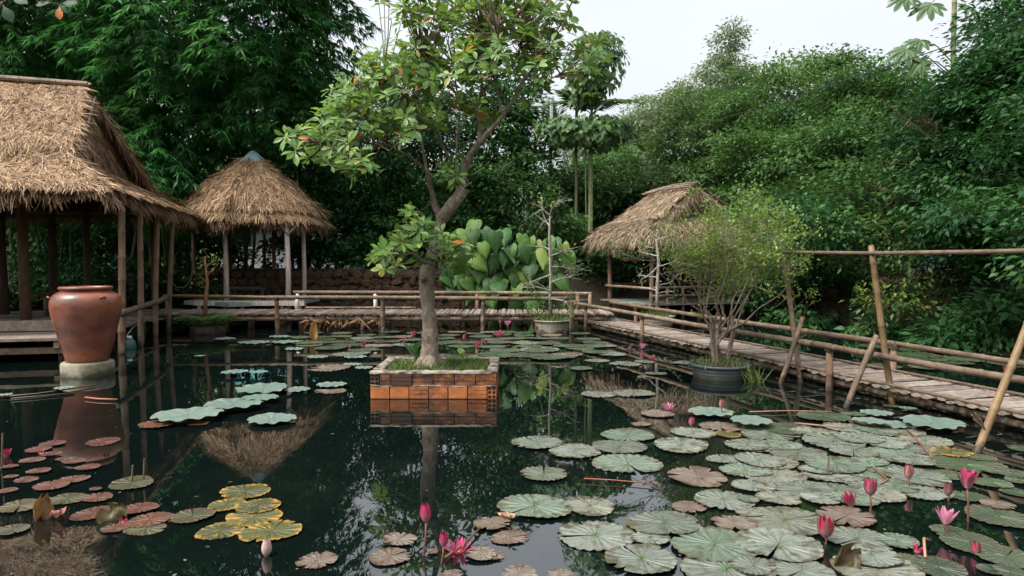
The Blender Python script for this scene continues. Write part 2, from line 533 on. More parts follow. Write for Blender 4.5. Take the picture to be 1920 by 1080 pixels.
def tinted_mat(name, rough=0.5, var=0.35, scale=6.0, trans=0.0, spec=0.4, tip=None):
    """colour comes from the object's own colour"""
    m, N, L, b = new_mat(name)
    oi = N.new('ShaderNodeObjectInfo')
    n1 = noise(N, L, scale, 4, 0.6, coords(N, L))
    dk = mixc(N, L, 1.0, oi.outputs['Color'], (1 - var, 1 - var, 1 - var), 'MULTIPLY')
    r = ramp(N, [(0.35, (0, 0, 0)), (0.68, (1, 1, 1))])
    L.new(n1.outputs[0], r.inputs[0])
    col = mixc(N, L, r.outputs[0], dk, oi.outputs['Color'])
    if tip:
        tz = N.new('ShaderNodeTexCoord'); sz = N.new('ShaderNodeSeparateXYZ'); L.new(tz.outputs['Object'], sz.inputs[0])
        gr = ramp(N, [(0.0, (1, 1, 1)), (0.6, (0, 0, 0))]); L.new(sz.outputs[1], gr.inputs[0])
        col = mixc(N, L, mathn(N, L, 'MULTIPLY', gr.outputs[0], 0.55), col, tip)
    L.new(col, b.inputs['Base Color'])
    b.inputs['Roughness'].default_value = rough
    b.inputs['Specular IOR Level'].default_value = spec
    if trans:
        tr = N.new('ShaderNodeBsdfTranslucent'); L.new(oi.outputs['Color'], tr.inputs['Color'])
        mx = N.new('ShaderNodeMixShader'); mx.inputs[0].default_value = trans
        L.new(b.outputs[0], mx.inputs[1]); L.new(tr.outputs[0], mx.inputs[2])
        L.new(mx.outputs[0], N['Material Output'].inputs['Surface'])
    return m
M['petal'] = tinted_mat('lily_petal', 0.5, 0.35, 6, 0.35, tip=(0.62, 0.42, 0.40))
M['stalk'] = tinted_mat('lily_stalk', 0.5, 0.4, 10)


def pad_mat(name, veins, green_eye, blotch, rough=0.38, edge=(0.10, 0.07, 0.03)):
    m, N, L, b = new_mat(name)
    oi = N.new('ShaderNodeObjectInfo')
    tc = N.new('ShaderNodeTexCoord')
    sep = N.new('ShaderNodeSeparateXYZ'); L.new(tc.outputs['Object'], sep.inputs[0])
    ang = mathn(N, L, 'ARCTAN2', sep.outputs[1], sep.outputs[0])
    rad = mathn(N, L, 'SQRT', mathn(N, L, 'ADD', mathn(N, L, 'MULTIPLY', sep.outputs[0], sep.outputs[0]), mathn(N, L, 'MULTIPLY', sep.outputs[1], sep.outputs[1])))
    off = mathn(N, L, 'MULTIPLY', oi.outputs['Random'], 40.0)
    n1 = noise(N, L, 3.2, 5, 0.65, tc.outputs['Object'], '4D', off)
    pol = N.new('ShaderNodeCombineXYZ'); L.new(mathn(N, L, 'MULTIPLY', ang, 3.2), pol.inputs[0]); L.new(mathn(N, L, 'MULTIPLY', rad, 1.1), pol.inputs[1])
    n2 = noise(N, L, 7.0, 5, 0.65, pol.outputs[0], '4D', off)     # radial crinkle
    wav = mathn(N, L, 'SINE', mathn(N, L, 'ADD', mathn(N, L, 'MULTIPLY', ang, float(veins)), mathn(N, L, 'MULTIPLY', n1.outputs[0], 3.0)))
    vr = ramp(N, [(0.80, (0, 0, 0)), (0.98, (1, 1, 1))])
    L.new(mathn(N, L, 'ADD', mathn(N, L, 'MULTIPLY', wav, 0.5), 0.5), vr.inputs[0])
    base = oi.outputs['Color']
    dk = mixc(N, L, 1.0, base, (0.56, 0.61, 0.53), 'MULTIPLY')
    r = ramp(N, [(0.36, (0, 0, 0)), (0.62, (1, 1, 1))])
    L.new(mathn(N, L, 'ADD', mathn(N, L, 'MULTIPLY', n1.outputs[0], 0.38), mathn(N, L, 'MULTIPLY', n2.outputs[0], 0.62)), r.inputs[0])
    col = mixc(N, L, r.outputs[0], dk, base)
    col = mixc(N, L, mathn(N, L, 'MULTIPLY', vr.outputs[0], 0.32), col, mixc(N, L, 1.0, base, (0.66, 0.74, 0.56), 'MULTIPLY'))
    if green_eye:
        er = ramp(N, [(0.10, (1, 1, 1)), (0.19, (0, 0, 0))])
        L.new(mathn(N, L, 'ADD', rad, mathn(N, L, 'MULTIPLY', mathn(N, L, 'SUBTRACT', n2.outputs[0], 0.5), 0.2)), er.inputs[0])
        col = mixc(N, L, mathn(N, L, 'MULTIPLY', er.outputs[0], mathn(N, L, 'FRACT', mathn(N, L, 'MULTIPLY', oi.outputs['Random'], 7.3))), col, (0.05, 0.11, 0.025))
    if blotch:
        br = ramp(N, [(0.56, (0, 0, 0)), (0.70, (1, 1, 1))])
        nb = noise(N, L, 2.1, 4, 0.65, tc.outputs['Object'], '4D', mathn(N, L, 'ADD', off, 9.0))
        L.new(mathn(N, L, 'ADD', nb.outputs[0], mathn(N, L, 'MULTIPLY', mathn(N, L, 'POWER', rad, 3.0), 0.16)), br.inputs[0])
        col = mixc(N, L, br.outputs[0], col, blotch)
    dr = ramp(N, [(0.965, (0, 0, 0)), (1.0, (1, 1, 1))])
    L.new(rad, dr.inputs[0])
    col = mixc(N, L, mathn(N, L, 'MULTIPLY', dr.outputs[0], 0.4), col, edge)
    L.new(col, b.inputs['Base Color'])
    b.inputs['Roughness'].default_value = rough
    b.inputs['Specular IOR Level'].default_value = 0.5
    h = mathn(N, L, 'ADD', mathn(N, L, 'MULTIPLY', wav, 0.25), mathn(N, L, 'MULTIPLY', n2.outputs[0], 0.6))
    bump(N, L, h, b, 0.55, 0.035)
    return m
M['pad_lily'] = pad_mat('water_lily_pad', 17, True, (0.060, 0.055, 0.032), 0.27)
M['pad_lotus'] = pad_mat('lotus_pad', 11, False, None, 0.5, (0.16, 0.15, 0.04))
M['pad_old'] = pad_mat('old_lily_pad', 13, False, (0.07, 0.036, 0.018), 0.33)
M['pad_yellow'] = pad_mat('yellowing_lily_pad', 15, False, (0.27, 0.145, 0.014), 0.36, (0.26, 0.13, 0.012))

# foliage
M['lf_bamboo'] = leaf_mat('bamboo_leaves', [(0.0, (0.0112, 0.0504, 0.0200)), (0.40, (0.0275, 0.1232, 0.0375)), (0.78, (0.0725, 0.2311, 0.0562)), (0.97, (0.1625, 0.3360, 0.0750)), (1.0, (0.3250, 0.2380, 0.0625))], 0.45, 0.38, (0.0875, 0.2800, 0.0375), spec=0.2)
M['lf_dark'] = leaf_mat('dark_tree_leaves', [(0.0, (0.0104, 0.0414, 0.0144)), (0.5, (0.0256, 0.0853, 0.0226)), (1.0, (0.0712, 0.1646, 0.0406))], 0.45, 0.26, (0.0475, 0.1463, 0.0181), spec=0.15)
M['lf_mid'] = leaf_mat('mid_green_tree_leaves', [(0.0, (0.0209, 0.0616, 0.0180)), (0.5, (0.0494, 0.1210, 0.0306)), (0.84, (0.1092, 0.2016, 0.0495)), (1.0, (0.2470, 0.3360, 0.0990))], 0.45, 0.32, spec=0.15)
M['lf_light'] = leaf_mat('light_green_tree_leaves', [(0.0, (0.0316, 0.0696, 0.0199)), (0.5, (0.0667, 0.1269, 0.0365)), (1.0, (0.1404, 0.2129, 0.0729))], 0.42, 0.32, spec=0.2)
M['lf_yellow'] = leaf_mat('yellow_green_leaves', [(0.0, (0.0245, 0.0586, 0.0146)), (0.5, (0.0636, 0.1221, 0.0254)), (0.85, (0.1564, 0.1955, 0.0343)), (1.0, (0.3519, 0.2835, 0.0391))], 0.42, 0.35)
M['lf_far'] = leaf_mat('far_pale_leaves', [(0.0, (0.1092, 0.1482, 0.0819)), (0.5, (0.1716, 0.2223, 0.1170)), (1.0, (0.2652, 0.3120, 0.1872))], 0.5, 0.45, (0.1560, 0.2340, 0.0624))  # light green leaves, paled further to stand in for distance haze
PLANT_STOPS = [(0.0, (0.0595, 0.1414, 0.0316)), (0.45, (0.1249, 0.2378, 0.0565)), (0.84, (0.2023, 0.3277, 0.0791)), (0.95, (0.2975, 0.3856, 0.0735)), (0.978, (0.3332, 0.3084, 0.0565)), (0.985, (0.5712, 0.1928, 0.0339)), (1.0, (0.5950, 0.1671, 0.0339))]
M['lf_plant'] = leaf_mat('planter_tree_leaves', PLANT_STOPS, 0.36, 0.42, (0.1700, 0.2550, 0.0255), spec=0.28)
M['lf_plant_o'] = leaf_mat('planter_tree_leaf', PLANT_STOPS, 0.36, 0.42, (0.1700, 0.2550, 0.0255), by='obj', spec=0.28)
M['lf_big_o'] = leaf_mat('big_heart_leaf', [(0.0, (0.0187, 0.0595, 0.0238)), (0.45, (0.0382, 0.1062, 0.0357)), (0.75, (0.0723, 0.1615, 0.0510)), (0.92, (0.1360, 0.2295, 0.0680)), (1.0, (0.2210, 0.2805, 0.1020))], 0.36, 0.28, by='obj', spec=0.45)
M['lf_vine'] = leaf_mat('vine_leaves', [(0.0, (0.0374, 0.0935, 0.0328)), (0.5, (0.0795, 0.1590, 0.0514)), (1.0, (0.1590, 0.2431, 0.0842))], 0.42, 0.35, spec=0.2)
M['lf_palm'] = leaf_mat('palm_fronds', [(0.0, (0.0546, 0.1092, 0.0312)), (0.5, (0.0936, 0.1716, 0.0468)), (1.0, (0.1794, 0.2574, 0.0858))], 0.38, 0.4)
M['lf_shrub'] = leaf_mat('shrub_small_leaves', [(0.0, (0.0568, 0.1108, 0.0183)), (0.5, (0.1338, 0.2119, 0.0365)), (0.86, (0.2434, 0.3276, 0.0685)), (0.96, (0.3082, 0.3276, 0.0547)), (1.0, (0.3650, 0.1541, 0.0274))], 0.4, 0.4, (0.2434, 0.3372, 0.0365))
M['lf_grass'] = leaf_mat('grass_blades', [(0.0, (0.0390, 0.0858, 0.0156)), (0.6, (0.1014, 0.1638, 0.0312)), (1.0, (0.2184, 0.2184, 0.0624))], 0.5, 0.3)
M['lf_fern'] = leaf_mat('fern_fronds', [(0.0, (0.0475, 0.1140, 0.0380)), (0.6, (0.1140, 0.2280, 0.0570)), (1.0, (0.2090, 0.3230, 0.0760))], 0.5, 0.3)


def vein_leaf_mat(name, stops):
    m, N, L, b = new_mat(name)
    oi = N.new('ShaderNodeObjectInfo')
    r = ramp(N, stops); L.new(oi.outputs['Random'], r.inputs[0])
    tc = N.new('ShaderNodeTexCoord'); sep = N.new('ShaderNodeSeparateXYZ'); L.new(tc.outputs['Object'], sep.inputs[0])
    ax_ = mathn(N, L, 'ABSOLUTE', sep.outputs[0])
    ph = mathn(N, L, 'SUBTRACT', sep.outputs[1], mathn(N, L, 'MULTIPLY', ax_, 0.75))
    wv = mathn(N, L, 'SINE', mathn(N, L, 'MULTIPLY', ph, 44.0))
    vr = ramp(N, [(0.86, (0, 0, 0)), (1.0, (1, 1, 1))]); L.new(mathn(N, L, 'ADD', mathn(N, L, 'MULTIPLY', wv, 0.5), 0.5), vr.inputs[0])
    mr = ramp(N, [(0.008, (1, 1, 1)), (0.022, (0, 0, 0))]); L.new(ax_, mr.inputs[0])
    k = mathn(N, L, 'MAXIMUM', vr.outputs[0], mr.outputs[0])
    col = mixc(N, L, mathn(N, L, 'MULTIPLY', k, 0.22), r.outputs[0], (0.14, 0.24, 0.08))
    L.new(col, b.inputs['Base Color'])
    b.inputs['Roughness'].default_value = 0.48; b.inputs['Specular IOR Level'].default_value = 0.3
    bump(N, L, mathn(N, L, 'MULTIPLY', wv, -1.0), b, 0.22, 0.010)
    tr = N.new('ShaderNodeBsdfTranslucent'); L.new(col, tr.inputs['Color'])
    mx = N.new('ShaderNodeMixShader'); mx.inputs[0].default_value = 0.25
    L.new(b.outputs[0], mx.inputs[1]); L.new(tr.outputs[0], mx.inputs[2]); L.new(mx.outputs[0], N['Material Output'].inputs['Surface'])
    return m
M['lf_heart'] = vein_leaf_mat('quilted_heart_leaf', [(0.0, (0.0168, 0.0568, 0.0125)), (0.4, (0.0350, 0.0972, 0.0191)), (0.72, (0.0711, 0.1540, 0.0263)), (0.9, (0.1336, 0.2189, 0.0360)), (1.0, (0.2086, 0.2675, 0.0479))])
M['lf_lobed'] = leaf_mat('lobed_leaf', [(0.0, (0.045, 0.10, 0.035)), (1.0, (0.085, 0.155, 0.055))], 0.45, 0.3, by='obj')
M['orange_leaf'] = simple_mat('orange_old_leaf', (0.3400, 0.1020, 0.0170), (0.4675, 0.1700, 0.0340), 10, 0.5, 0.2)
M['bark_white'] = wood_mat('bark_whitish', (0.0936, 0.0780, 0.0624), (0.2496, 0.2184, 0.1833), (0.4290, 0.3978, 0.3510), (7, 7, 4.0), rough=0.85, bstr=0.7)
M['bark_red'] = wood_mat('bark_reddish', (0.09, 0.04, 0.022), (0.20, 0.095, 0.055), (0.30, 0.17, 0.10), (7, 7, 3.0), rough=0.85, bstr=0.7)
M['plinth'] = simple_mat('mossy_plinth', (0.1014, 0.0897, 0.0468), (0.2808, 0.2496, 0.1950), 5, 0.9, 0.5, wet=True)
M['fallen'] = leaf_mat('fallen_leaves', [(0.0, (0.0850, 0.0298, 0.0170)), (0.6, (0.2210, 0.0850, 0.0298)), (1.0, (0.3400, 0.2040, 0.0765))], 0.7, 0.1)
M['litter'] = leaf_mat('drifting_litter', [(0.0, (0.03, 0.02, 0.012)), (0.8, (0.10, 0.07, 0.035)), (1.0, (0.22, 0.16, 0.08))], 0.7, 0.1)
M['lashing'] = simple_mat('dark_rope_lashing', (0.03, 0.024, 0.018), (0.09, 0.07, 0.05), 30, 0.9, 0.6)

# ------------------------------------------------------------------ ground and water
POND = np.array([(-13.5, -2.5), (11, -2.5), (11.6, 5), (9.6, 12), (8.6, 17), (8.0, 21.6), (1.2, 21.6), (0.6, 19.8), (-9.2, 19.8), (-9.6, 18.2), (-13.5, 18.0)])


def pond_sdf(x, y):
    d = np.full(x.shape, 1e9)
    inside = np.zeros(x.shape, bool)
    n = len(POND)
    for i in range(n):
        a, b = POND[i], POND[(i + 1) % n]
        e = b - a
        t = np.clip(((x - a[0]) * e[0] + (y - a[1]) * e[1]) / (e @ e), 0, 1)
        d = np.minimum(d, np.hypot(x - a[0] - t * e[0], y - a[1] - t * e[1]))
        cond = ((a[1] > y) != (b[1] > y))
        with np.errstate(divide='ignore', invalid='ignore'):
            xi = (b[0] - a[0]) * (y - a[1]) / (b[1] - a[1] + 1e-12) + a[0]
        inside ^= cond & (x < xi)
    return np.where(inside, -d, d)


def ground_h(x, y):
    x, y = np.asarray(x, float), np.asarray(y, float)
    d = pond_sdf(x, y)
    top = np.clip((y + 3) / 9, 0, 1) * 0.85 + 0.35
    s = np.clip((d + 0.45) / 0.7, 0, 1)
    s = s * s * (3 - 2 * s)
    bumpy = 0.05 * np.sin(x * 1.7 + 0.6 * y) * np.cos(y * 1.3 - 0.4 * x)
    return -0.9 + (top + 0.9 + bumpy) * s


gx = np.unique(np.round(np.r_[-700, -350, -160, -80, -45, -30, np.arange(-22, 20.1, 0.45), 30, 45, 80, 160, 350, 700], 3))
gy = np.unique(np.round(np.r_[-700, -300, -120, -50, -20, np.arange(-8, 30.1, 0.45), 36, 45, 60, 90, 160, 350, 900], 3))
GX, GY = np.meshgrid(gx, gy, indexing='ij')
mb = MB()
mb.grid(np.stack([GX, GY, ground_h(GX, GY)], 2)[::-1])
g = mb.build('ground', M['ground'], smooth=True)
props(g, kind='structure')

mb = MB()
mb.grid(np.array([[(-14.6, -3.6, 0), (-14.6, 22.6, 0)], [(12.6, -3.6, 0), (12.6, 22.6, 0)]], float)[::-1])
wt = mb.build('water', M['water'])
props(wt, kind='structure')

# ------------------------------------------------------------------ stone retaining wall across the far bank
def stone_meshes(n, mat):
    out = []
    import bmesh
    for i in range(n):
        bm = bmesh.new()
        bmesh.ops.create_icosphere(bm, subdivisions=2, radius=1.0)
        ph = rng.rand(6) * 6
        for v in bm.verts:
            c = v.co
            k = 1 + 0.13 * math.sin(2.3 * c.x + ph[0]) + 0.12 * math.sin(2.9 * c.y + ph[1] + c.z) + 0.10 * math.sin(3.3 * c.z + ph[2] + 2 * c.x)
            v.co = Vector([math.copysign(abs(q) ** 0.6, q) for q in c]) * k * (0.93 + 0.14 * rng.rand())
        me = bpy.data.meshes.new('stone')
        bm.to_mesh(me); bm.free()
        me.materials.append(mat)
        out.append(me)
    return out


ST = stone_meshes(6, M['stone'])
wall = thing('stone_wall', (-3, 19.7, 0), 'low retaining wall of rough brown stones behind the bamboo walkway', 'wall')
mb = MB()
mb.box((-4.2, 20.05, 0.35), (10.0, 0.5, 1.86), 0, 0.02)
mb.build('wall_core', M['soil'], wall)
rows = 6
for r in range(rows):
    x = -8.9 + 0.2 * rng.rand()
    while x < 0.4:
        sx = 0.08 + 0.12 * rng.rand() ** 1.5
        sz = 0.085 + 0.045 * rng.rand()
        o = link_mesh('stone', ST[rng.randint(6)], wall, (x + sx + 3, 19.78 - 19.7 + 0.04 * rng.rand(), 0.0 + r * 0.22 + 0.07 * rng.rand()),
                      tuple((rng.rand(3) - 0.5) * np.array([0.5, 1.3, 0.5])), (sx * 1.08, 0.08 + 0.08 * rng.rand(), sz * 1.1))
        x += sx * 2 + 0.012

# rocky earth bank on the right, under the trees
bank = thing('rocky_bank', (9.0, 14, 0), 'dark earth bank with scattered rocks at the right edge of the pond', 'bank')
mb = MB()
pts = [(11.2, 6), (10.2, 9.5), (9.45, 12), (9.0, 14.5), (8.5, 17), (8.15, 20)]
P = []
for (x, y) in pts:
    P.append([(x - 0.35, y, -0.5), (x - 0.2 + 0.1 * rng.rand(), y, 0.25), (x + 0.1 * rng.rand(), y, 0.75), (x + 0.35, y, 1.2), (x + 1.2, y, 1.3)])
mb.grid(np.array(P))
mb.build('earth_face', M['soil'], bank, smooth=True)
for i in range(46):
    t = rng.rand() * (len(pts) - 1.01)
    k = int(t); f = t - k
    x = pts[k][0] * (1 - f) + pts[k + 1][0] * f
    y = pts[k][1] * (1 - f) + pts[k + 1][1] * f
    z = 0.05 + rng.rand() * 0.95
    s = 0.10 + 0.14 * rng.rand()
    link_mesh('stone', ST[rng.randint(6)], bank, (x - 0.27 + 0.30 * z - 9.0, y - 14, z), tuple(rng.rand(3)), (s, s * 1.2, s * 0.75))

# mossy hedge wall at the far end, right of centre
hw = thing('garden_wall', (4.2, 22.0, 0), 'low mossy wall with an earthy top behind the right hut', 'wall')
mb = MB(); mb.box((4.4, 22.0, 0.55), (7.6, 0.5, 1.9), 0, 0.03); mb.build('wall_core', M['soil'], hw)
mb = MB(); mb.box((4.4, 21.95, 1.545), (7.7, 0.62, 0.09), 0, 0.03); mb.build('coping', M['stone'], hw)

# ------------------------------------------------------------------ houses glimpsed behind the trees
def house(c, wdt, dep, hgt, rz, label, doors=2, roof='turquoise', wall='white_wall'):
    h = thing('house', c, label, 'house')
    cs, sn = math.cos(rz), math.sin(rz)
    R = lambda x, y, z: np.array([c[0] + x * cs - y * sn, c[1] + x * sn + y * cs, c[2] + z])
    mb = MB(); mb.box(R(0, 0, hgt / 2), (wdt, dep, hgt), rz); mb.build('wall', M[wall], h)
    mb = MB()
    e = 0.5
    A, B = [R(-wdt / 2 - e, -dep / 2 - e, hgt - 0.05), R(wdt / 2 + e, -dep / 2 - e, hgt - 0.05)], [R(-wdt / 2 - e, dep / 2 + e, hgt - 0.05), R(wdt / 2 + e, dep / 2 + e, hgt - 0.05)]
    T = [R(-wdt / 2 - e, 0, hgt + 1.1), R(wdt / 2 + e, 0, hgt + 1.1)]
    up = np.array([0, 0, 0.06])
    V = A + B + T + [p + up for p in A + B + T]
    mb.add(V, [(0, 1, 5, 4), (3, 2, 4, 5), (6, 10, 11, 7), (9, 11, 10, 8), (0, 6, 7, 1), (2, 3, 9, 8), (0, 4, 10, 6), (4, 2, 8, 10), (1, 7, 11, 5), (5, 11, 9, 3)])
    mb.build('roof', M[roof], h)
    for i in range(doors):
        x = -wdt / 2 + (i + 0.5) * wdt / doors
        mb = MB(); mb.box(R(x, -dep / 2 - 0.02, 1.5), (0.9, 0.06, 1.1), rz); wdw = mb.build('window', M['glass_dark'], h)
        mb = MB(); mb.box(R(x, -dep / 2 - 0.05, 0.92), (1.1, 0.12, 0.08), rz)
        mb.build('sill', M['white_wall'], wdw, base=c)
    return h


house((-11.4, 34.5, 1.2), 5.2, 5.0, 2.2, 0.1, 'white house with turquoise sheet roof glimpsed behind the conical hut')
house((15.6, 27.0, 1.0), 2.2, 3.0, 1.9, -0.3, 'small pale blue house glimpsed through dark leaves at right', 1, 'post_dark', 'cap')

# ------------------------------------------------------------------ thatch
class Thatch:
    def __init__(s):
        s.base = MB(); s.pos, s.fwd, s.up, s.sc, s.tint = [], [], [], [], []

    def patch(s, TL, TR, BL, BR, dens=900, sag=0.05, length=0.34, fringe=1.0, rough=0.22, dark=0.0, width=0.016, thick=0.12, lift=0.0):
        TL, TR, BL, BR = [np.array(p, float) for p in (TL, TR, BL, BR)]
        nrm = unit(np.cross(BR - BL + (TR - TL), (TL + TR) / 2 - (BL + BR) / 2))
        if nrm[2] < 0: nrm = -nrm

        def Pf(u, v):
            u, v = np.asarray(u)[..., None], np.asarray(v)[..., None]
            p = (TL * (1 - u) + TR * u) * (1 - v) + (BL * (1 - u) + BR * u) * v
            return p - nrm * sag * np.sin(math.pi * v) + nrm * lift
        us, vs = np.meshgrid(np.linspace(0, 1, 9), np.linspace(0, 1, 7), indexing='ij')
        G = Pf(us, vs)
        G = G + nrm * (rng.rand(9, 7, 1) - 0.5) * 0.03
        s.base.grid(G)
        s.base.grid((G - nrm * thick)[::-1])
        s.base.grid(np.stack([G[:, -1], G[:, -1] - nrm * thick], 1))
        s.base.grid(np.stack([G[-1, :], G[-1, :] - nrm * thick], 1))
        s.base.grid(np.stack([G[0, :] - nrm * thick, G[0, :]], 1))
        wt, wb = np.linalg.norm(TR - TL), np.linalg.norm(BR - BL)
        hgt = np.linalg.norm((TL + TR - BL - BR) / 2)
        n = int(dens * (wt + wb) / 2 * hgt)
        rows_ = max(4, int(hgt / 0.17))
        v = (rng.randint(0, rows_, n) + rng.rand(n) ** 2 * 0.9) / rows_
        # trapezoid: more straws where the patch is wide
        keep = rng.rand(n) < (wt + (wb - wt) * v) / max(wt, wb)
        v = v[keep]; n = len(v)
        u = rng.rand(n)
        p = Pf(u, v)
        d = unit(Pf(u, np.minimum(v + 0.05, 1.05)) - Pf(u, v - 0.02))
        side = unit(np.cross(nrm, d))
        # locally combed tufts: shared lean that varies slowly
        lean = 0.28 * np.sin(u * wb * 5.1 + v * 7 + 1.3) * np.sin(u * wb * 2.3 + v * hgt * 4 + 4.0)
        f = d + side * ((rng.randn(n) * rough + lean)[:, None]) + nrm * (rng.rand(n) * 0.16 - 0.03)[:, None]
        p = p + nrm * (0.008 + 0.03 * rng.rand(n))[:, None]
        ln = length * (0.6 + 0.7 * rng.rand(n))
        s._add(p, f, nrm, ln, width * (0.7 + 0.8 * rng.rand(n)), np.clip(0.47 + 0.30 * rng.randn(n) - dark, 0, 1))  # random straw tint, spread widened to paint in shadow between strands
        # stray straws lying crosswise
        m = n // 8
        u, v = rng.rand(m), rng.rand(m) * 0.95
        f = d[:m] * 0.6 + side[:m] * (rng.randn(m) * 1.0)[:, None]
        s._add(Pf(u, v) + nrm * 0.045, f, nrm, length * (0.6 + 1.0 * rng.rand(m)), width * np.ones(m), np.clip(0.62 + 0.2 * rng.randn(m) - dark, 0, 1))
        if fringe:
            m = int(wb * 260 * fringe)
            u = rng.rand(m); v = 0.93 + 0.08 * rng.rand(m)
            p = Pf(u, v) - nrm * (rng.rand(m) * thick)[:, None]
            tuft = np.clip(0.45 + 0.5 * np.sin(u * wb * 6.0 + 1.0) * np.sin(u * wb * 2.7) + 0.25 * np.sin(u * wb * 15.0), 0, 1.2)
            dd = unit(Pf(u, np.full(m, 1.0)) - Pf(u, np.full(m, 0.9)))
            f = dd * (0.9 - 0.5 * tuft[:, None]) + np.array([0, 0, -1.0]) * (0.25 + 0.75 * rng.rand(m) * tuft)[:, None] + side[:1] * (rng.randn(m) * 0.28)[:, None]
            s._add(p, f, nrm, 0.12 + 0.24 * rng.rand(m) * (0.4 + tuft), width * (0.7 + 0.6 * rng.rand(m)), np.clip(0.5 + 0.22 * rng.randn(m) - dark, 0, 1))

    def _add(s, p, f, nrm, ln, wd, tint):
        n = len(p)
        s.pos.append(p); s.fwd.append(unit(f)); s.up.append(unit(nrm[None] + rng.randn(n, 3) * 0.45))
        s.sc.append(np.stack([wd, ln, ln], 1)); s.tint.append(tint)

    def build(s, parent, mat, roof_name='roof'):
        b = s.base.build(roof_name, M['thatch_base'], parent, smooth=False)
        T = np.array([(-1, 0, 0), (1, 0, 0), (-0.8, 0.55, 0.02), (0.8, 0.55, 0.02), (-0.25, 1, -0.05), (0.25, 1, -0.05)], float)
        Fq = np.array([(0, 1, 3, 2), (2, 3, 5, 4)])
        pos = np.concatenate(s.pos); R = frames(np.concatenate(s.fwd), np.concatenate(s.up))
        me = cloud_mesh('thatch', T, Fq, pos, R, np.concatenate(s.sc), np.concatenate(s.tint), mat, tuple(parent.location))
        o = link_mesh('thatch', me, b)
        o['kind'] = 'stuff'
        return b


def hip_gable(parent, mat, c, e1, a, b, r, z_e, z_r, g, dens, dark=0.0, verge=0.25, droop=0.0, ridge_pole=True, sag=0.08, gdepth=0.35, width=0.016, length=0.34, rough=0.24):
    """ridge along e1; half length a, half width b, half ridge r; g = share of the slope above the end skirts"""
    e1 = np.array([e1[0], e1[1], 0.0]); e1 /= np.linalg.norm(e1)
    e2 = np.array([-e1[1], e1[0], 0.0])
    c = np.array([c[0], c[1], 0.0])
    th = Thatch()
    zg = z_r + (z_e - z_r) * g
    Pt = lambda x, y, z: c + e1 * x + e2 * y + np.array([0, 0, z])
    dens0 = dens
    for s in (-1, 1):
        dens = dens0 if s < 0 else dens0 * 0.45              # the far slope needs less straw
        # upper slope with its verges, then the lower slope widening to the eave corners
        th.patch(Pt(-r, 0, z_r), Pt(r, 0, z_r), Pt(-r - verge, s * b * g, zg), Pt(r + verge, s * b * g, zg), dens, sag * 0.3, length, 0.0, dark=dark, lift=0.02, width=width, rough=rough)
        th.patch(Pt(-r - verge * 0.6, s * b * g * 0.97, zg + (z_r - z_e) * 0.03 * g), Pt(r + verge * 0.6, s * b * g * 0.97, zg + (z_r - z_e) * 0.03 * g), Pt(-a, s * b, z_e), Pt(a, s * b, z_e), dens, sag, length, 1.3, dark=dark, width=width, rough=rough)
        dens = dens0 if s > 0 else dens0 * 0.6
        # end skirt
        th.patch(Pt(s * (r - 0.1), -b * g * 0.92, zg + 0.05), Pt(s * (r - 0.1), b * g * 0.92, zg + 0.05), Pt(s * a, -b, z_e), Pt(s * a, b, z_e), dens, sag, length, 1.3, dark=dark, width=width, rough=rough)
        # recessed gablet, hanging straw
        th.patch(Pt(s * (r - gdepth), -0.08, z_r - 0.1), Pt(s * (r - gdepth), 0.08, z_r - 0.1), Pt(s * (r + verge * 0.55 - gdepth), -b * g * 0.9, zg - 0.05), Pt(s * (r + verge * 0.55 - gdepth), b * g * 0.9, zg - 0.05), dens * 0.8, 0, length * 1.4, 0.3, dark=dark + 0.12, width=width)
        # shaggy ends along both verges
        for q in (-1, 1):
            m = int(dens * 0.42)
            t = rng.rand(m)
            p = Pt(s * r, 0, z_r)[None] * (1 - t)[:, None] + Pt(s * (r + verge), q * b * g, zg)[None] * t[:, None]
            f = e1 * s * (0.25 + 0.25 * rng.rand(m))[:, None] + e2 * q * 0.8 * rng.rand(m)[:, None] + np.array([0, 0, -0.9]) + rng.randn(m, 3) * 0.2
            th._add(p - Z3 * (rng.rand(m) * 0.12)[:, None], f, unit(e1 * s + Z3), 0.22 + 0.3 * rng.rand(m), width * np.ones(m), np.clip(0.42 + 0.22 * rng.randn(m) - dark, 0, 1))
    roof = th.build(parent, mat)
    if ridge_pole:
        mb = MB(); mb.tube([Pt(-r - 0.1, -0.06, z_r + 0.09), Pt(0, -0.05, z_r + 0.12), Pt(r + 0.05, -0.06, z_r + 0.07)], 0.055, 8, knots=0.6)
        mb.build('ridge_pole', M['bamboo'], roof, base=tuple(parent.location))
    return Pt


# ------------------------------------------------------------------ large pavilion at the left
PE1 = np.array([0.972, 0.235]); PE2 = np.array([-0.235, 0.972])
PA = 3.4
p_mid = np.array([-6.93, 13.87])
PC = p_mid - PE1 * PA
pav = thing('thatched_pavilion', (PC[0], PC[1], 0.35), 'large open pavilion with shaggy hipped thatch roof at the left edge', 'pavilion')
PPt = hip_gable(pav, M['thatch'], PC, PE1, PA, 3.25, PA - 1.35, 2.62, 4.84, 0.66, 2700, verge=0.5, gdepth=0.08, sag=0.05, width=0.0068, length=0.3, rough=0.36)

# dead leaves caught on the front slope
nl_ = 90
u_, v_ = -3.0 + rng.rand(nl_) * 5.2, rng.rand(nl_)
P_ = np.array([PPt(a, -3.2 * b, 4.84 + (2.62 - 4.84) * b + 0.09) for a, b in zip(u_, v_)])
me = cloud_mesh('fallen_leaves', LEAF2[0], LEAF2[1], P_, frames(rng.randn(nl_, 3), np.array([0, -0.6, 0.8]) + rng.randn(nl_, 3) * 0.3), 0.10 + 0.10 * rng.rand(nl_), rng.rand(nl_), M['fallen'], tuple(pav.location))
o = link_mesh('fallen_leaves', me, pav); o['kind'] = 'stuff'


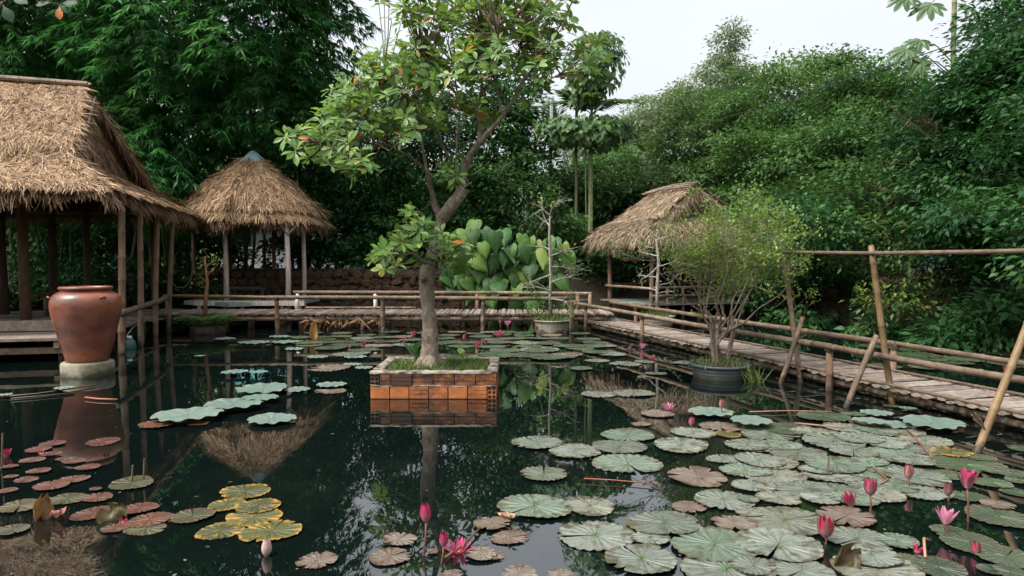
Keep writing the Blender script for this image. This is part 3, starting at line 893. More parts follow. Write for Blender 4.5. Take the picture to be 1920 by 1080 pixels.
def post(parent, p0, p1, r=0.06, mat='post', name='post', knots=None, wob=0.05):
    p0, p1 = np.array(p0, float), np.array(p1, float)
    mid = (p0 + p1) / 2 + rng.randn(3) * np.array([0.02, 0.02, 0])
    mb = MB(); mb.tube([p0, mid, p1], [r * 1.08, r, r * 0.92], 10, knots=knots, wob=wob)
    return mb.build(name, M[mat], parent, smooth=True)


# posts on the pond side stand in the water, at the right end of the roof
for (px, py, tx, ty, r) in ((225, 664, 228, 366, 0.055), (263, 648, 262, 388, 0.05), (290, 630, 296, 398, 0.05), (313, 622, 324, 412, 0.048)):
    b0 = onz(px, py, 0.0)
    t0 = onY(tx, ty, b0[1])
    b0[2] = -0.7
    post(pav, b0, t0 + Z3 * 0.15, r, 'post', knots=0.42)
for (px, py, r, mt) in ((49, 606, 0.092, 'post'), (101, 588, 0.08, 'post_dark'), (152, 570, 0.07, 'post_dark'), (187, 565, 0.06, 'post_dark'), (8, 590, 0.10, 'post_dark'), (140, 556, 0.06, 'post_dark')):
    b0 = onz(px, py, 0.36)
    d2 = (b0[:2] - PC) @ PE2
    top = 2.62 + (4.88 - 2.62) * (1 - abs(d2) / 3.25) - 0.12
    post(pav, b0, b0 + np.array([-0.02, 0, min(top, 3.2) - 0.36]), r, mt)
# back row and the eave beams
for x in (-2.4, -0.5, 1.2, 2.6):
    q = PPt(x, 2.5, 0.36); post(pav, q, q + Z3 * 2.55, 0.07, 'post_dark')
for (x0, y0, x1, y1) in ((-3.0, -2.75, 2.95, -2.75), (-3.0, 2.6, 2.8, 2.6), (2.8, -2.8, 2.8, 2.7)):
    mb = MB(); mb.tube([PPt(x0, y0, 2.62), PPt(x1, y1, 2.62)], 0.05, 8, knots=0.5); mb.build('eave_beam', M['bamboo'], pav, smooth=True)
mb = MB(); mb.tube([PPt(-3.2, -3.27, 2.60), PPt(0, -3.3, 2.59), PPt(2.3, -3.27, 2.60)], 0.018, 6); mb.build('eave_batten', M['bamboo'], pav)
for i in range(7):
    x = -2.9 + i * 0.95
    mb = MB(); mb.tube([PPt(x, -3.1, 2.60), PPt(x * 0.8, -0.1, 4.65)], 0.032, 6); mb.build('rafter', M['post_dark'], pav)

# deck under the pavilion: planks run along the pond side
deck = thing('wooden_deck', (PC[0], PC[1], 0.0), 'weathered plank deck on stilts under the large pavilion', 'deck')
ang = math.atan2(PE1[1], PE1[0])
yv = -3.55
DX1, DX0 = 3.02, -3.5
while yv < 2.9:
    wd = 0.15 + 0.05 * rng.rand()
    mb = MB(); mb.box(PPt((DX0 + DX1) / 2 + rng.rand() * 0.05, yv + wd / 2, 0.335 + 0.008 * rng.rand()), (DX1 - DX0, wd - 0.012, 0.04), ang, 0.012)
    mb.build('plank', M['plank'] if rng.rand() < 0.6 else M['plank_dark'], deck)
    yv += wd
for i in range(7):
    x = -3.3 + i * 1.0
    mb = MB(); mb.box(PPt(x, -0.35, 0.26), (0.08, 6.35, 0.10), ang, 0.01); mb.build('joist', M['plank_dark'], deck)
for x, y in ((-2.6, -3.3), (-1.2, -3.3), (0.2, -3.3), (1.55, -3.3), (2.7, -3.3), (0.2, -1.2), (1.6, -1.2), (2.7, -1.0), (2.7, 1.0), (2.7, 2.6)):
    q = PPt(x, y, -0.8); post(deck, q, q + Z3 * 1.0, 0.075, 'post', 'stilt')
mb = MB(); mb.box(PPt(-0.25, -3.45, 0.17), (6.3, 0.08, 0.09), ang, 0.01); mb.build('beam', M['plank_dark'], deck)
mb = MB(); mb.box(onz(18, 611, 0.46), (1.4, 0.16, 0.16), ang, 0.02); mb.build('threshold_beam', M['plank'], deck)
mb = MB(); mb.box(onz(92, 606, 0.43), (0.7, 0.14, 0.14), ang + 0.35, 0.02); mb.build('threshold_beam', M['plank_dark'], deck)
# rail behind the jar and along the pond side towards the hut
def rail(parent, pts, r, mat='bamboo', name='handrail', knots=0.45):
    mb = MB(); mb.tube(pts, r, 9, knots=knots, wob=0.03)
    return mb.build(name, M[mat], parent, smooth=True)
rail(deck, [onz(55, 556, 0.80), onz(122, 545, 0.84)], 0.05)
rail(deck, [onz(215, 592, 0.68), onz(265, 575, 0.71), onz(300, 564, 0.73), onz(320, 553, 0.74)], 0.05)
rail(deck, [onz(218, 618, 0.33), onz(262, 603, 0.33), onz(308, 588, 0.33)], 0.035, name='edge_pole')
for px, py, zt in ((87, 592, 0.82), (264, 648, 0.72), (313, 622, 0.74)):
    q = onz(px, py, 0.0) if py > 600 else onz(px, py, 0.36)
    post(deck, (q[0] + 0.03, q[1] - 0.04, -0.6 if py > 600 else 0.36), (q[0] + 0.03, q[1] - 0.04, zt), 0.045, 'bamboo', 'rail_post', 0.4)

# ------------------------------------------------------------------ conical hut
HC = np.array([-6.85, 18.45])
hut = thing('conical_hut', (HC[0], HC[1], 0.35), 'round open hut with conical thatch roof topped by a pale blue cap', 'hut')
th = Thatch()
rot = math.radians(30)
ax = lambda k, r, z: np.array([HC[0] + r * math.cos(rot + k * math.pi / 3), HC[1] + r * math.sin(rot + k * math.pi / 3), z])
for k in range(6):
    th.patch(ax(k, 0.2, 4.10), ax(k + 1, 0.2, 4.10), ax(k, 1.76, 2.80), ax(k + 1, 1.76, 2.80), 2600, -0.07, 0.30, 1.5, width=0.0085, lift=0.05)
    th.patch(ax(k, 1.25, 3.12), ax(k + 1, 1.25, 3.12), ax(k, 1.96, 2.56), ax(k + 1, 1.96, 2.56), 1800, 0.0, 0.30, 0.9, width=0.0085, dark=0.12)
    # rounded hips
    m = 900
    t = rng.rand(m)
    p = ax(k, 0.2, 4.14)[None] * (1 - t)[:, None] + ax(k, 1.76, 2.84)[None] * t[:, None]
    d = unit(ax(k, 1.76, 2.80) - ax(k, 0.2, 4.10))
    th._add(p + Z3 * 0.03 + rng.randn(m, 3) * 0.05, d + rng.randn(m, 3) * 0.25, unit(np.array([math.cos(rot + k * math.pi / 3), math.sin(rot + k * math.pi / 3), 1.2])), 0.2 + 0.25 * rng.rand(m), 0.009 * np.ones(m), np.clip(0.5 + 0.22 * rng.randn(m), 0, 1))
hroof = th.build(hut, M['thatch'])
mb = MB()
mb.lathe((HC[0], HC[1], 0), [(0.34, 4.10), (0.335, 4.135), (0.22, 4.255), (0.10, 4.38), (0.0, 4.44)], 12, wob=lambda t, z: 1 + 0.09 * math.sin(3 * t + 1) + 0.05 * math.sin(7 * t))
mb.build('roof_cap', M['cap'], hroof, base=tuple(hut.location))
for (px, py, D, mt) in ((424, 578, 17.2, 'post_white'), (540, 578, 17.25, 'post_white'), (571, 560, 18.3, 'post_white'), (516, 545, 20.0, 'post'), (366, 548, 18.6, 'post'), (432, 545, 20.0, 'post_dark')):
    q = onY(px, 560, D); q[2] = 0.0 if D < 19 else 0.3
    post(hut, q, (q[0] - 0.02, q[1], 2.52), 0.062 if D < 18 else 0.055, mt)
for k in range(6):
    p0, p1 = ax(k, 1.6, 2.50), ax(k + 1, 1.6, 2.50)
    mb = MB(); mb.tube([p0, p1], 0.04, 7, knots=0.4); mb.build('ring_beam', M['bamboo'], hut, smooth=True)
for k in range(12):
    a0 = rot + k * math.pi / 6
    mb = MB(); mb.tube([(HC[0] + 1.85 * math.cos(a0), HC[1] + 1.85 * math.sin(a0), 2.56), (HC[0], HC[1], 4.1)], 0.025, 6); mb.build('rafter', M['post_dark'], hut)
for s, px in ((-1, 424), (1, 540)):
    q = onY(px, 440, 17.2)
    for e in (-1, 1):
        mb = MB(); mb.tube([q, q + np.array([0.32 * e, 0.1, 0.38])], 0.028, 6); mb.build('brace', M['post'], hut)
# raised floor with a pale green top and white front beam
mb = MB()
Vt = [ax(k, 1.72, 0.50) for k in range(6)]; Vb = [ax(k, 1.72, 0.40) for k in range(6)]
mb.add(Vt + Vb, [tuple(range(6))] + [(k, (k + 6), 6 + (k + 1) % 6, (k + 1) % 6) for k in range(6)] + [tuple(range(11, 5, -1))])
mb.build('floor', M['floor_green'], hut)
a0, a1 = onY(366, 568, 17.05), onY(572, 568, 17.05)
mb = MB(); mb.box(((a0[0] + a1[0]) / 2, 17.02, 0.47), (a1[0] - a0[0], 0.07, 0.12), 0, 0.01); mb.build('front_beam', M['post_white'], hut)
for px in (375, 456, 530, 562):
    q = onY(px, 575, 17.06); post(hut, (q[0], q[1], 0.3), (q[0], q[1], 0.45), 0.04, 'post_white', 'floor_leg')
# low dark table inside
tb = thing('low_table', (HC[0] - 0.1, 18.2, 0.5), 'low dark wooden table on the conical hut floor', 'table')
mb = MB(); mb.box((HC[0] - 0.05, 18.2, 0.80), (1.05, 0.6, 0.05), 0.05); mb.build('table_top', M['table'], tb)
for sx in (-1, 1):
    for sy in (-1, 1):
        mb = MB(); mb.box((HC[0] - 0.05 + sx * 0.42, 18.2 + sy * 0.2, 0.64), (0.09, 0.07, 0.28), 0.05); mb.build('leg', M['table'], tb)
# hose looped beside the hut
mb = MB()
q = onY(352, 520, 17.6)
mb.tube([onY(357, 472, 17.6), onY(361, 500, 17.6), onY(358, 525, 17.6), onY(345, 540, 17.6), onY(330, 538, 17.6), onY(322, 528, 17.6), onY(311, 515, 17.6)], 0.013, 6)
props(mb.build('hose', M['bamboo_gold'], base=tuple(q)), 'thin pale hose hanging in a loop left of the conical hut', 'hose')

# ------------------------------------------------------------------ right hut
RA = np.array([3.45, 17.85])
re1 = unit(np.array([0.36, -0.93])); re2 = np.array([-re1[1], re1[0]])
RC = RA - re1 * 1.5 + re2 * 1.9
rh = thing('thatched_hut', (RC[0], RC[1], 0.35), 'open hut with grey-brown ragged thatch roof behind the potted shrub', 'hut')
RPt = hip_gable(rh, M['thatch_grey'], RC, re1, 1.62, 1.98, 0.95, 2.06, 3.56, 0.62, 2600, verge=0.3, gdepth=0.2, ridge_pole=False, sag=-0.13, width=0.0085, length=0.3)
# ridge roll of thatch and poles laid along it
for j in range(3):
    mb = MB(); mb.tube([RPt(-1.15, -0.1 - 0.14 * j, 3.62 - 0.06 * j), RPt(0, -0.08 - 0.13 * j, 3.68 - 0.06 * j), RPt(1.2, -0.12 - 0.1 * j, 3.63 - 0.06 * j)], 0.03, 6, wob=0.1)
    mb.build('ridge_pole', M['bamboo'], rh)
for (x, y) in ((1.15, -1.5), (1.15, 0.0), (1.15, 1.5), (-1.15, -1.5), (-1.15, 1.5)):
    q = RPt(x, y, -0.6); post(rh, q, q + Z3 * 2.75, 0.065, 'post')
for (x0, y0, x1, y1) in ((1.2, -1.6, 1.2, 1.6), (-1.2, -1.6, 1.2, -1.6), (-1.2, -1.6, -1.2, 1.6), (-1.2, 1.6, 1.2, 1.6)):
    mb = MB(); mb.tube([RPt(x0, y0, 2.1), RPt(x1, y1, 2.1)], 0.045, 7, knots=0.4); mb.build('eave_beam', M['bamboo'], rh, smooth=True)
ra = math.atan2(re1[1], re1[0])
n = 0
xv = -1.35
while xv < 1.4:
    mb = MB(); mb.box(RPt(xv, 0, 0.36 + 0.006 * rng.rand()), (0.15, 3.3, 0.04), ra, 0.01); mb.build('floor_plank', M['floor_green'] if -1.0 < xv < 0.8 else M['plank'], rh)
    xv += 0.165
for (x0, y0, x1, y1, z) in ((1.25, -1.55, 1.25, 1.55, 0.80), (-1.2, -1.58, 1.25, -1.58, 0.78), (1.27, -1.55, 1.27, 0.0, 0.58), (-1.2, 1.58, 1.2, 1.58, 0.78), (-1.25, -1.5, -1.25, 1.5, 0.82)):
    rail(rh, [RPt(x0, y0, z), RPt((x0 + x1) / 2, (y0 + y1) / 2, z + 0.01), RPt(x1, y1, z)], 0.038)
rail(rh, [RPt(1.27, 0.0, 0.45), RPt(1.27, 1.5, 0.82)], 0.035, name='cross_pole')
rail(rh, [RPt(1.30, 0.0, 0.82), RPt(1.30, 1.5, 0.45)], 0.035, name='cross_pole')
for y in (-1.1, -0.6, 0.7):
    q = RPt(1.25, y, -0.5); post(rh, q, q + Z3 * 1.3, 0.045, 'post', 'rail_post')

def lash(parent, c, r):
    """a few turns of rope binding a rail to its post"""
    mb = MB()
    n = 40
    mb.tube([(c[0] + r * math.cos(i * 0.63), c[1] + r * math.sin(i * 0.63), c[2] - 0.035 + 0.07 * i / n + 0.02 * math.sin(i * 0.63)) for i in range(n)], 0.007, 5)
    mb.build('lashing', M['lashing'], parent, smooth=True)


# ------------------------------------------------------------------ walkway across the back of the pond
wk = thing('bamboo_walkway', (-2.8, 15.9, 0), 'long bamboo slat walkway with low rails crossing the back of the pond', 'walkway')
Y0, Y1 = 15.15, 16.55
xv = -8.2
SL = {}
while xv < 2.15:
    wd = 0.07 + 0.05 * rng.rand()
    y0 = Y0 + (0.10 * rng.rand()); y1 = Y1 + 0.1 * rng.rand()
    mb = MB(); sk = (rng.rand() - 0.5) * 0.05
    mb.tube([(xv + wd / 2, y0, 0.325 + 0.02 * rng.rand()), (xv + wd / 2 + sk, y1, 0.325 + 0.02 * rng.rand())], wd / 2 * 0.94, 6, wob=0.04)
    for i in range(len(mb.v)):
        v = mb.v[i]; mb.v[i] = (v[0], v[1], 0.335 + (v[2] - 0.335) * 0.55)
    mb.build('slat', M['plank'] if rng.rand() < 0.55 else M['plank_dark'], wk)
    xv += wd
for y in (Y0 + 0.12, (Y0 + Y1) / 2, Y1 - 0.12):
    rail(wk, [(-8.2, y, 0.225), (-3, y, 0.235), (2.1, y, 0.225)], 0.05, name='beam')
def wx(px, Y): return (px - 960) / F_PX * Y
YN, YF = 15.05, 16.7
rail(wk, [(wx(312, 15.2), YN, 0.755), (wx(418, YN), YN, 0.735), (wx(520, YN), YN, 0.715)], 0.036, 'bamboo_gold')
rail(wk, [(wx(500, YN), YN - 0.02, 0.72), (wx(700, YN), YN, 0.715), (wx(905, YN), YN, 0.70)], 0.042, 'bamboo')
rail(wk, [(wx(840, YN), YN - 0.05, 0.70), (wx(960, YN), YN - 0.03, 0.69), (wx(1073, YN), YN, 0.695)], 0.042, 'bamboo')
rail(wk, [(wx(550, YF), YF, 0.755), (wx(760, YF), YF, 0.75), (wx(930, YF), YF, 0.74)], 0.042, 'bamboo')
rail(wk, [(wx(900, YF), YF + 0.04, 0.745), (wx(1000, YF), YF + 0.02, 0.735), (wx(1110, YF), YF, 0.72)], 0.042, 'bamboo')
rail(wk, [(wx(575, YF), YF - 0.1, 0.39), (wx(780, YF), YF - 0.1, 0.39)], 0.025, 'bamboo', 'kerb_pole')
for px, mt in ((518, 'bamboo_gold'), (718, 'bamboo'), (906, 'bamboo'), (1072, 'post')):
    post(wk, (wx(px, YN) , YN - 0.01, -0.6), (wx(px, YN), YN - 0.01, 0.70), 0.05, mt, 'rail_post', 0.35)
    lash(wk, (wx(px, YN), YN - 0.01, 0.70), 0.062)
for px in (558, 703, 894, 1082, 1106):
    post(wk, (wx(px, YF), YF, 0.2), (wx(px, YF), YF, 0.72), 0.048, 'post_white' if px < 800 else 'post', 'rail_post')
for px, Y in ((632, 15.6), (566, 15.5), (800, 15.6), (1012, 15.5), (470, 15.6), (400, 15.6), (727, 16.2), (530, 16.3)):
    mb = MB(); mb.tube([(wx(px, Y), Y, -0.6), (wx(px, Y), Y, 0.22)], 0.075, 10, wob=0.04); mb.build('stilt', M['concrete'] if px in (632, 1012, 727, 530) else M['post'], wk, smooth=True)
# a stick leaning under the deck
rail(wk, [(wx(672, 15), 15.0, 0.27), (wx(702, 14.8), 14.8, -0.05)], 0.012, 'bamboo', 'loose_stick')

# ------------------------------------------------------------------ footbridge on the right, running towards the camera
br = thing('bamboo_footbridge', (3.4, 9.5, 0), 'narrow bamboo footbridge with tall crossed poles and rails along the right side', 'footbridge')
def bl(Y): return 4.335 - 0.288 * (Y - 5.86)           # near edge line
BD = unit(np.array([-0.288, 1.0])); BN = np.array([BD[1], -BD[0]])   # along, across (to the right/back)
BW = 0.84
Yv = 4.2
while Yv < 15.9:
    wd = 0.075 + 0.06 * rng.rand()
    p = np.array([bl(Yv), Yv]); zz = 0.165 + 0.018 * rng.rand()
    e0, e1_ = -0.05 + 0.07 * rng.rand(), BW + 0.07 * rng.rand()
    q0, q1 = p + BN * e0 + BD * wd / 2, p + BN * e1_ + BD * (wd / 2 + (rng.rand() - 0.5) * 0.05)
    mb = MB()
    mb.tube([(q0[0], q0[1], zz), ((q0[0] + q1[0]) / 2, (q0[1] + q1[1]) / 2, zz + 0.012 * (rng.rand() - 0.5)), (q1[0], q1[1], zz + 0.012 * (rng.rand() - 0.5))], wd / 2 * 0.93, 7, wob=0.05)
    for i in range(len(mb.v)):                          # flattened split bamboo
        v = mb.v[i]; mb.v[i] = (v[0], v[1], zz + (v[2] - zz) * 0.32)
    mb.build('slat', M['plank'], br)
    Yv += wd + 0.004
for off in (0.10, 0.42, 0.74):
    a, b = np.array([bl(4.2), 4.2]) + BN * off, np.array([bl(15.9), 15.9]) + BN * off
    rail(br, [(a[0], a[1], 0.085), ((a + b)[0] / 2, (a + b)[1] / 2, 0.085), (b[0], b[1], 0.085)], 0.032, 'bamboo', 'beam')
for off in (0.015, 0.82):
    a, b = np.array([bl(4.2), 4.2]) + BN * off, np.array([bl(15.9), 15.9]) + BN * off
    rail(br, [(a[0], a[1], 0.205), ((a + b)[0] / 2, (a + b)[1] / 2, 0.21), (b[0], b[1], 0.205)], 0.016, 'bamboo', 'edge_pole')
def bp(Y, off, z):
    p = np.array([bl(Y), Y]) + BN * off
    return (p[0], p[1], z)
rail(br, [bp(16.0, -0.02, 0.545), bp(13.0, -0.04, 0.53), bp(10.6, -0.02, 0.50), bp(8.0, -0.03, 0.515)], 0.037)
rail(br, [bp(8.25, -0.07, 0.52), bp(6.6, -0.06, 0.50), bp(4.3, -0.05, 0.51)], 0.034)
rail(br, [bp(15.9, 0.88, 0.55), bp(13.0, 0.88, 0.53), bp(10.5, 0.86, 0.52), bp(8.0, 0.88, 0.515)], 0.037)
rail(br, [bp(8.1, 0.92, 0.515), bp(6.6, 0.90, 0.50), bp(4.3, 0.9, 0.50)], 0.03)
for Y, off in ((15.2, -0.03), (12.6, -0.03), (8.02, -0.03), (8.0, 0.88), (11.6, 0.88), (14.6, 0.88), (4.9, 0.9), (10.3, -0.02)):
    a = bp(Y, off, -0.6)
    post(br, a, (a[0], a[1], 0.50), 0.041, 'post', 'rail_post', 0.3)
    lash(br, (a[0], a[1], 0.50), 0.052)
for Y in (6.2, 9.2, 12.0, 14.0):
    a = bp(Y, 0.35, 0.02); mb = MB(); mb.box((a[0], a[1], 0.0), (0.32, 0.12, 0.09), 0.3); mb.build('cross_bearer', M['post'], br)
# tall crossed poles, tied where they meet, and the high rail
def pole(p0, p1, r, mat='bamboo_gold', name='pole', ext=0.7):
    p0, p1 = np.array(p0), np.array(p1)
    d = unit(p1 - p0)
    mb = MB(); mb.tube([p0 - d * ext, (p0 + p1) / 2 + rng.randn(3) * 0.008, p1], [r * 1.05, r, r * 0.9], 9, knots=0.36); return mb.build(name, M[mat], br, smooth=True)
tops = []
for (bx, by, tx, ty, sx, sy, ux, uy) in ((1501, 716, 1466, 455, 1463, 718, 1505, 594), (1673, 757, 1633, 460, 1588, 763, 1644, 629)):
    b0 = onz(bx, by, 0); t0 = onY(tx, ty, b0[1] + 0.1)
    pole(b0, t0, 0.032 if bx < 1600 else 0.033, 'bamboo' if bx < 1600 else 'bamboo_gold')
    s0 = onz(sx, sy, 0); s1 = onY(ux, uy, b0[1] - 0.08)
    pole(s0, s1, 0.03, 'bamboo')
    tops.append(t0)
    m = onY((sx + ux * 2) / 3 + 6, (sy + uy * 2) / 3, b0[1] - 0.04)
    mb = MB()
    for k in range(5):
        a = rng.rand() * 6.28
        mb.tube([m + np.array([0, 0, 0.0]), m + np.array([0.09 * math.cos(a), -0.03, 0.10 * abs(math.sin(a)) + 0.02])], 0.006, 5)
    mb.build('tie_knot', M['bamboo'], br)
b0 = onz(1831, 847, 0); t0 = onY(1990, 440, b0[1] + 0.35)
pole(b0, t0, 0.030, 'bamboo_gold')
m = onz(1847, 806, 0.25)
mb = MB()
for k in range(5): mb.tube([m, m + np.array([-0.10 * rng.rand() - 0.02, -0.02, 0.04 + 0.10 * rng.rand()])], 0.006, 5)
mb.build('twig', M['bamboo'], br)
r0, r1 = tops[0] + np.array([-0.01, -0.05, -0.12]), tops[1] + np.array([0.0, -0.05, -0.085])
r2 = r1 + (r1 - r0) * 1.9; r2[2] = r1[2] + 0.02
rail(br, [r0, r1, (r1 + r2) / 2 + np.array([0, 0, -0.01]), r2], 0.021, 'bamboo', 'high_rail', 0.4)

# ------------------------------------------------------------------ trees and bamboo
def lobe(px, py, D, rx, ry, dr=None):
    c = onY(px, py, D)
    k = D / F_PX
    return c, np.array([rx * k, (dr if dr else 0.5 * (rx + ry) * k), ry * k])


def crown_cloud(lobes, per_m2, leaves, leaf_len, clump_r, droop=0.35, up_jit=0.5, flat=0.36, shell=0.4, lo=0.0):
    P_, Fw, U, S, T = [], [], [], [], []
    for (c, r) in lobes:
        area = 4 * math.pi * ((r[0] * r[1]) ** 1.6 / 3 + (r[0] * r[2]) ** 1.6 / 3 + (r[1] * r[2]) ** 1.6 / 3) ** (1 / 1.6)
        n = max(6, int(area * per_m2))
        d = unit(rng.randn(n, 3))
        d[:, 2] = np.where(rng.rand(n) < 0.35, np.abs(d[:, 2]), d[:, 2])
        rad = (0.35 + 0.65 * rng.rand(n) ** shell)
        # lumpy outline
        rad *= 0.86 + 0.2 * np.sin(d[:, 0] * 4.1 + c[0]) * np.sin(d[:, 2] * 5.3 + c[1]) + 0.1 * rng.randn(n)
        cp = c + d * r * rad[:, None]
        ct = rng.rand(n)
        m = leaves
        # each clump is a bough: leaves strung outward and drooping at its end
        hd = unit(d * np.array([1, 1, 0.25]) + rng.randn(n, 3) * 0.35)
        sp = rng.rand(n, m, 1)
        off = rng.randn(n, m, 3) * clump_r * np.array([1, 1, flat]) * (0.85 - 0.35 * sp)
        p = cp[:, None] + off + hd[:, None] * (sp - 0.35) * clump_r * 2.4 - Z3 * (sp ** 2) * clump_r * 0.9
        out = d[:, None] * np.array([1, 1, 0.5])
        f = unit(off) * 0.7 + out * 0.8 + rng.randn(n, m, 3) * 0.45 + np.array([0, 0, -droop])
        u = Z3 + out * 0.25 + rng.randn(n, m, 3) * up_jit
        P_.append(p.reshape(-1, 3)); Fw.append(f.reshape(-1, 3)); U.append(u.reshape(-1, 3))
        S.append(1.38 * leaf_len * (0.65 + 0.7 * rng.rand(n * m)))
        tt = 0.70 * (ct ** 1.3)[:, None] + 0.30 * rng.rand(n, m)
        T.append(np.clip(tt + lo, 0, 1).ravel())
    return [np.concatenate(a) for a in (P_, Fw, U, S, T)]


def tree(name, label, cat, lobes, base_xy, mat, per_m2=2.6, leaves=46, leaf_len=0.15, clump_r=0.3, trunk_r=0.11, trunk_mat='bark_dark', template=LEAF1, droop=0.35, group=None, limbs=True, base_z=None, flat=0.36, shell=0.4, trunk_name='trunk', lo=0.0, lean=0.3):
    bz = float(ground_h(base_xy[0], base_xy[1])) if base_z is None else base_z
    t = thing(name, (base_xy[0], base_xy[1], bz), label, cat, group)
    b0 = np.array([base_xy[0], base_xy[1], bz - 0.1])
    mb = MB()
    ctr = np.mean([c for c, r in lobes], axis=0)
    fork = b0 * 0.55 + ctr * 0.45
    fork[:2] = b0[:2] * 0.7 + ctr[:2] * 0.3
    mb.tube([b0, (b0 + fork) / 2 + rng.randn(3) * 0.08, fork], [trunk_r * 1.25, trunk_r, trunk_r * 0.8], 8, wob=0.06)
    if limbs:
        for c, r in lobes:
            mid = (fork + c) / 2 + rng.randn(3) * 0.15
            mb.tube([fork, mid, c], [trunk_r * 0.65, trunk_r * 0.42, trunk_r * 0.2], 6, cap=False)
            for k in range(6):
                e = c + unit(rng.randn(3)) * r * 0.75
                mb.tube([mid * 0.3 + c * 0.7, (c + e) / 2 + rng.randn(3) * 0.06, e], [trunk_r * 0.22, trunk_r * 0.14, trunk_r * 0.05], 4, cap=False)
    mb.build(trunk_name, M[trunk_mat], t, smooth=True)
    P_, Fw, U, S, T = crown_cloud(lobes, per_m2, leaves, leaf_len, clump_r, droop, flat=flat, shell=shell, lo=lo)
    me = cloud_mesh('crown', template[0], template[1], P_, frames(Fw, U), S, T, M[mat], tuple(t.location))
    o = link_mesh('crown', me, t); o['kind'] = 'stuff'
    return t


def bamboo(label, lobes, base_xy, dens=4.6, mat='lf_bamboo', culms=7, leaf_len=0.30, nfan=8, top=9.0, group='bamboo clumps behind the huts'):
    bz = float(ground_h(base_xy[0], base_xy[1]))
    t = thing('bamboo_clump', (base_xy[0], base_xy[1], bz), label, 'bamboo', group)
    for k in range(culms):
        c, r = lobes[k % len(lobes)]
        b0 = np.array([base_xy[0] + rng.randn() * 0.45, base_xy[1] + rng.randn() * 0.45, bz - 0.1])
        e = c + unit(rng.randn(3)) * r * 0.6
        hi = np.array([b0[0] * 0.55 + e[0] * 0.45, b0[1] * 0.55 + e[1] * 0.45, max(e[2] + 0.8, bz + 4)])
        ts = np.linspace(0, 1, 9)[:, None]
        pts = b0 * (1 - ts) ** 2 + 2 * hi * ts * (1 - ts) + e * ts ** 2
        mb = MB(); mb.tube(pts, np.linspace(0.05, 0.012, 9), 7, knots=0.38); mb.build('culm', M['bamboo_culm'], t, smooth=True)
    P_, Fw, U, S, T = [], [], [], [], []
    for (c, r) in lobes:
        area = 4 * math.pi * (np.prod(r) ** (2 / 3))
        n = int(area * dens)                             # drooping sprays
        d = unit(rng.randn(n, 3))
        rad = 0.35 + 0.65 * rng.rand(n) ** 0.45
        rad *= 0.9 + 0.22 * np.sin(d[:, 0] * 5 + c[0] * 2) * np.sin(d[:, 2] * 6 + c[2])
        cp = c + d * r * rad[:, None]
        az = np.arctan2(d[:, 1], d[:, 0]) + rng.randn(n) * 0.7
        out = np.stack([np.cos(az), np.sin(az), np.zeros(n)], 1)
        st = rng.rand(n)
        m = 5                                            # fans along the spray
        for j in range(m):
            s = j / (m - 1)
            q = cp + out * (0.62 * s)[..., None] if np.ndim(s) else cp + out * 0.62 * s
            q = q + np.array([0, 0, -0.38]) * s * s + rng.randn(n, 3) * 0.05
            side = np.cross(out, Z3)
            for k in range(nfan):
                a = (k / (nfan - 1) - 0.5) * 2.3 + rng.randn(n) * 0.15
                f = out * np.cos(a)[:, None] + side * np.sin(a)[:, None] + np.array([0, 0, -0.55]) + rng.randn(n, 3) * 0.22
                P_.append(q); Fw.append(f); U.append(Z3 + rng.randn(n, 3) * 0.3)
                S.append(leaf_len * (0.6 + 0.65 * rng.rand(n)))
                T.append(np.clip(0.55 * st + 0.45 * rng.rand(n), 0, 1))
    P_, Fw, U, S, T = [np.concatenate(a) for a in (P_, Fw, U, S, T)]
    me = cloud_mesh('foliage', BLADE[0], BLADE[1], P_, frames(Fw, U), S, T, M[mat], tuple(t.location))
    o = link_mesh('foliage', me, t); o['kind'] = 'stuff'
    return t


G_B = 'bamboo clumps behind the huts'
bamboo('dark bamboo clump rising behind the thatch ridge in the top left corner',
       [lobe(-60, 60, 19.5, 170, 190), lobe(60, -90, 19, 190, 150), lobe(120, 90, 19.5, 150, 120), lobe(40, 330, 20.5, 200, 130), lobe(40, 250, 17.6, 200, 100)], (-13.6, 20.2))
bamboo('bamboo clump with drooping sprays above the gap between pavilion and conical hut',
       [lobe(300, 60, 18.5, 150, 130), lobe(330, 210, 19.2, 120, 110), lobe(260, -100, 18.5, 170, 120), lobe(250, 330, 21, 130, 110), lobe(240, 340, 17.9, 110, 90)], (-10.6, 20.6))
bamboo('bright edged bamboo clump directly above the blue capped hut',
       [lobe(470, 60, 18.5, 150, 120), lobe(500, 200, 19.5, 120, 100), lobe(470, -110, 18, 170, 120), lobe(390, 290, 21, 110, 80)], (-8.2, 22.0))
bamboo('bamboo clump whose feathery tips reach into the sky left of the planter tree',
       [lobe(590, 120, 20, 75, 95), lobe(560, -60, 19.5, 110, 95), lobe(620, 10, 20, 60, 40), lobe(580, 250, 21.5, 85, 95), lobe(640, -130, 19.5, 90, 60)], (-6.6, 23.4))

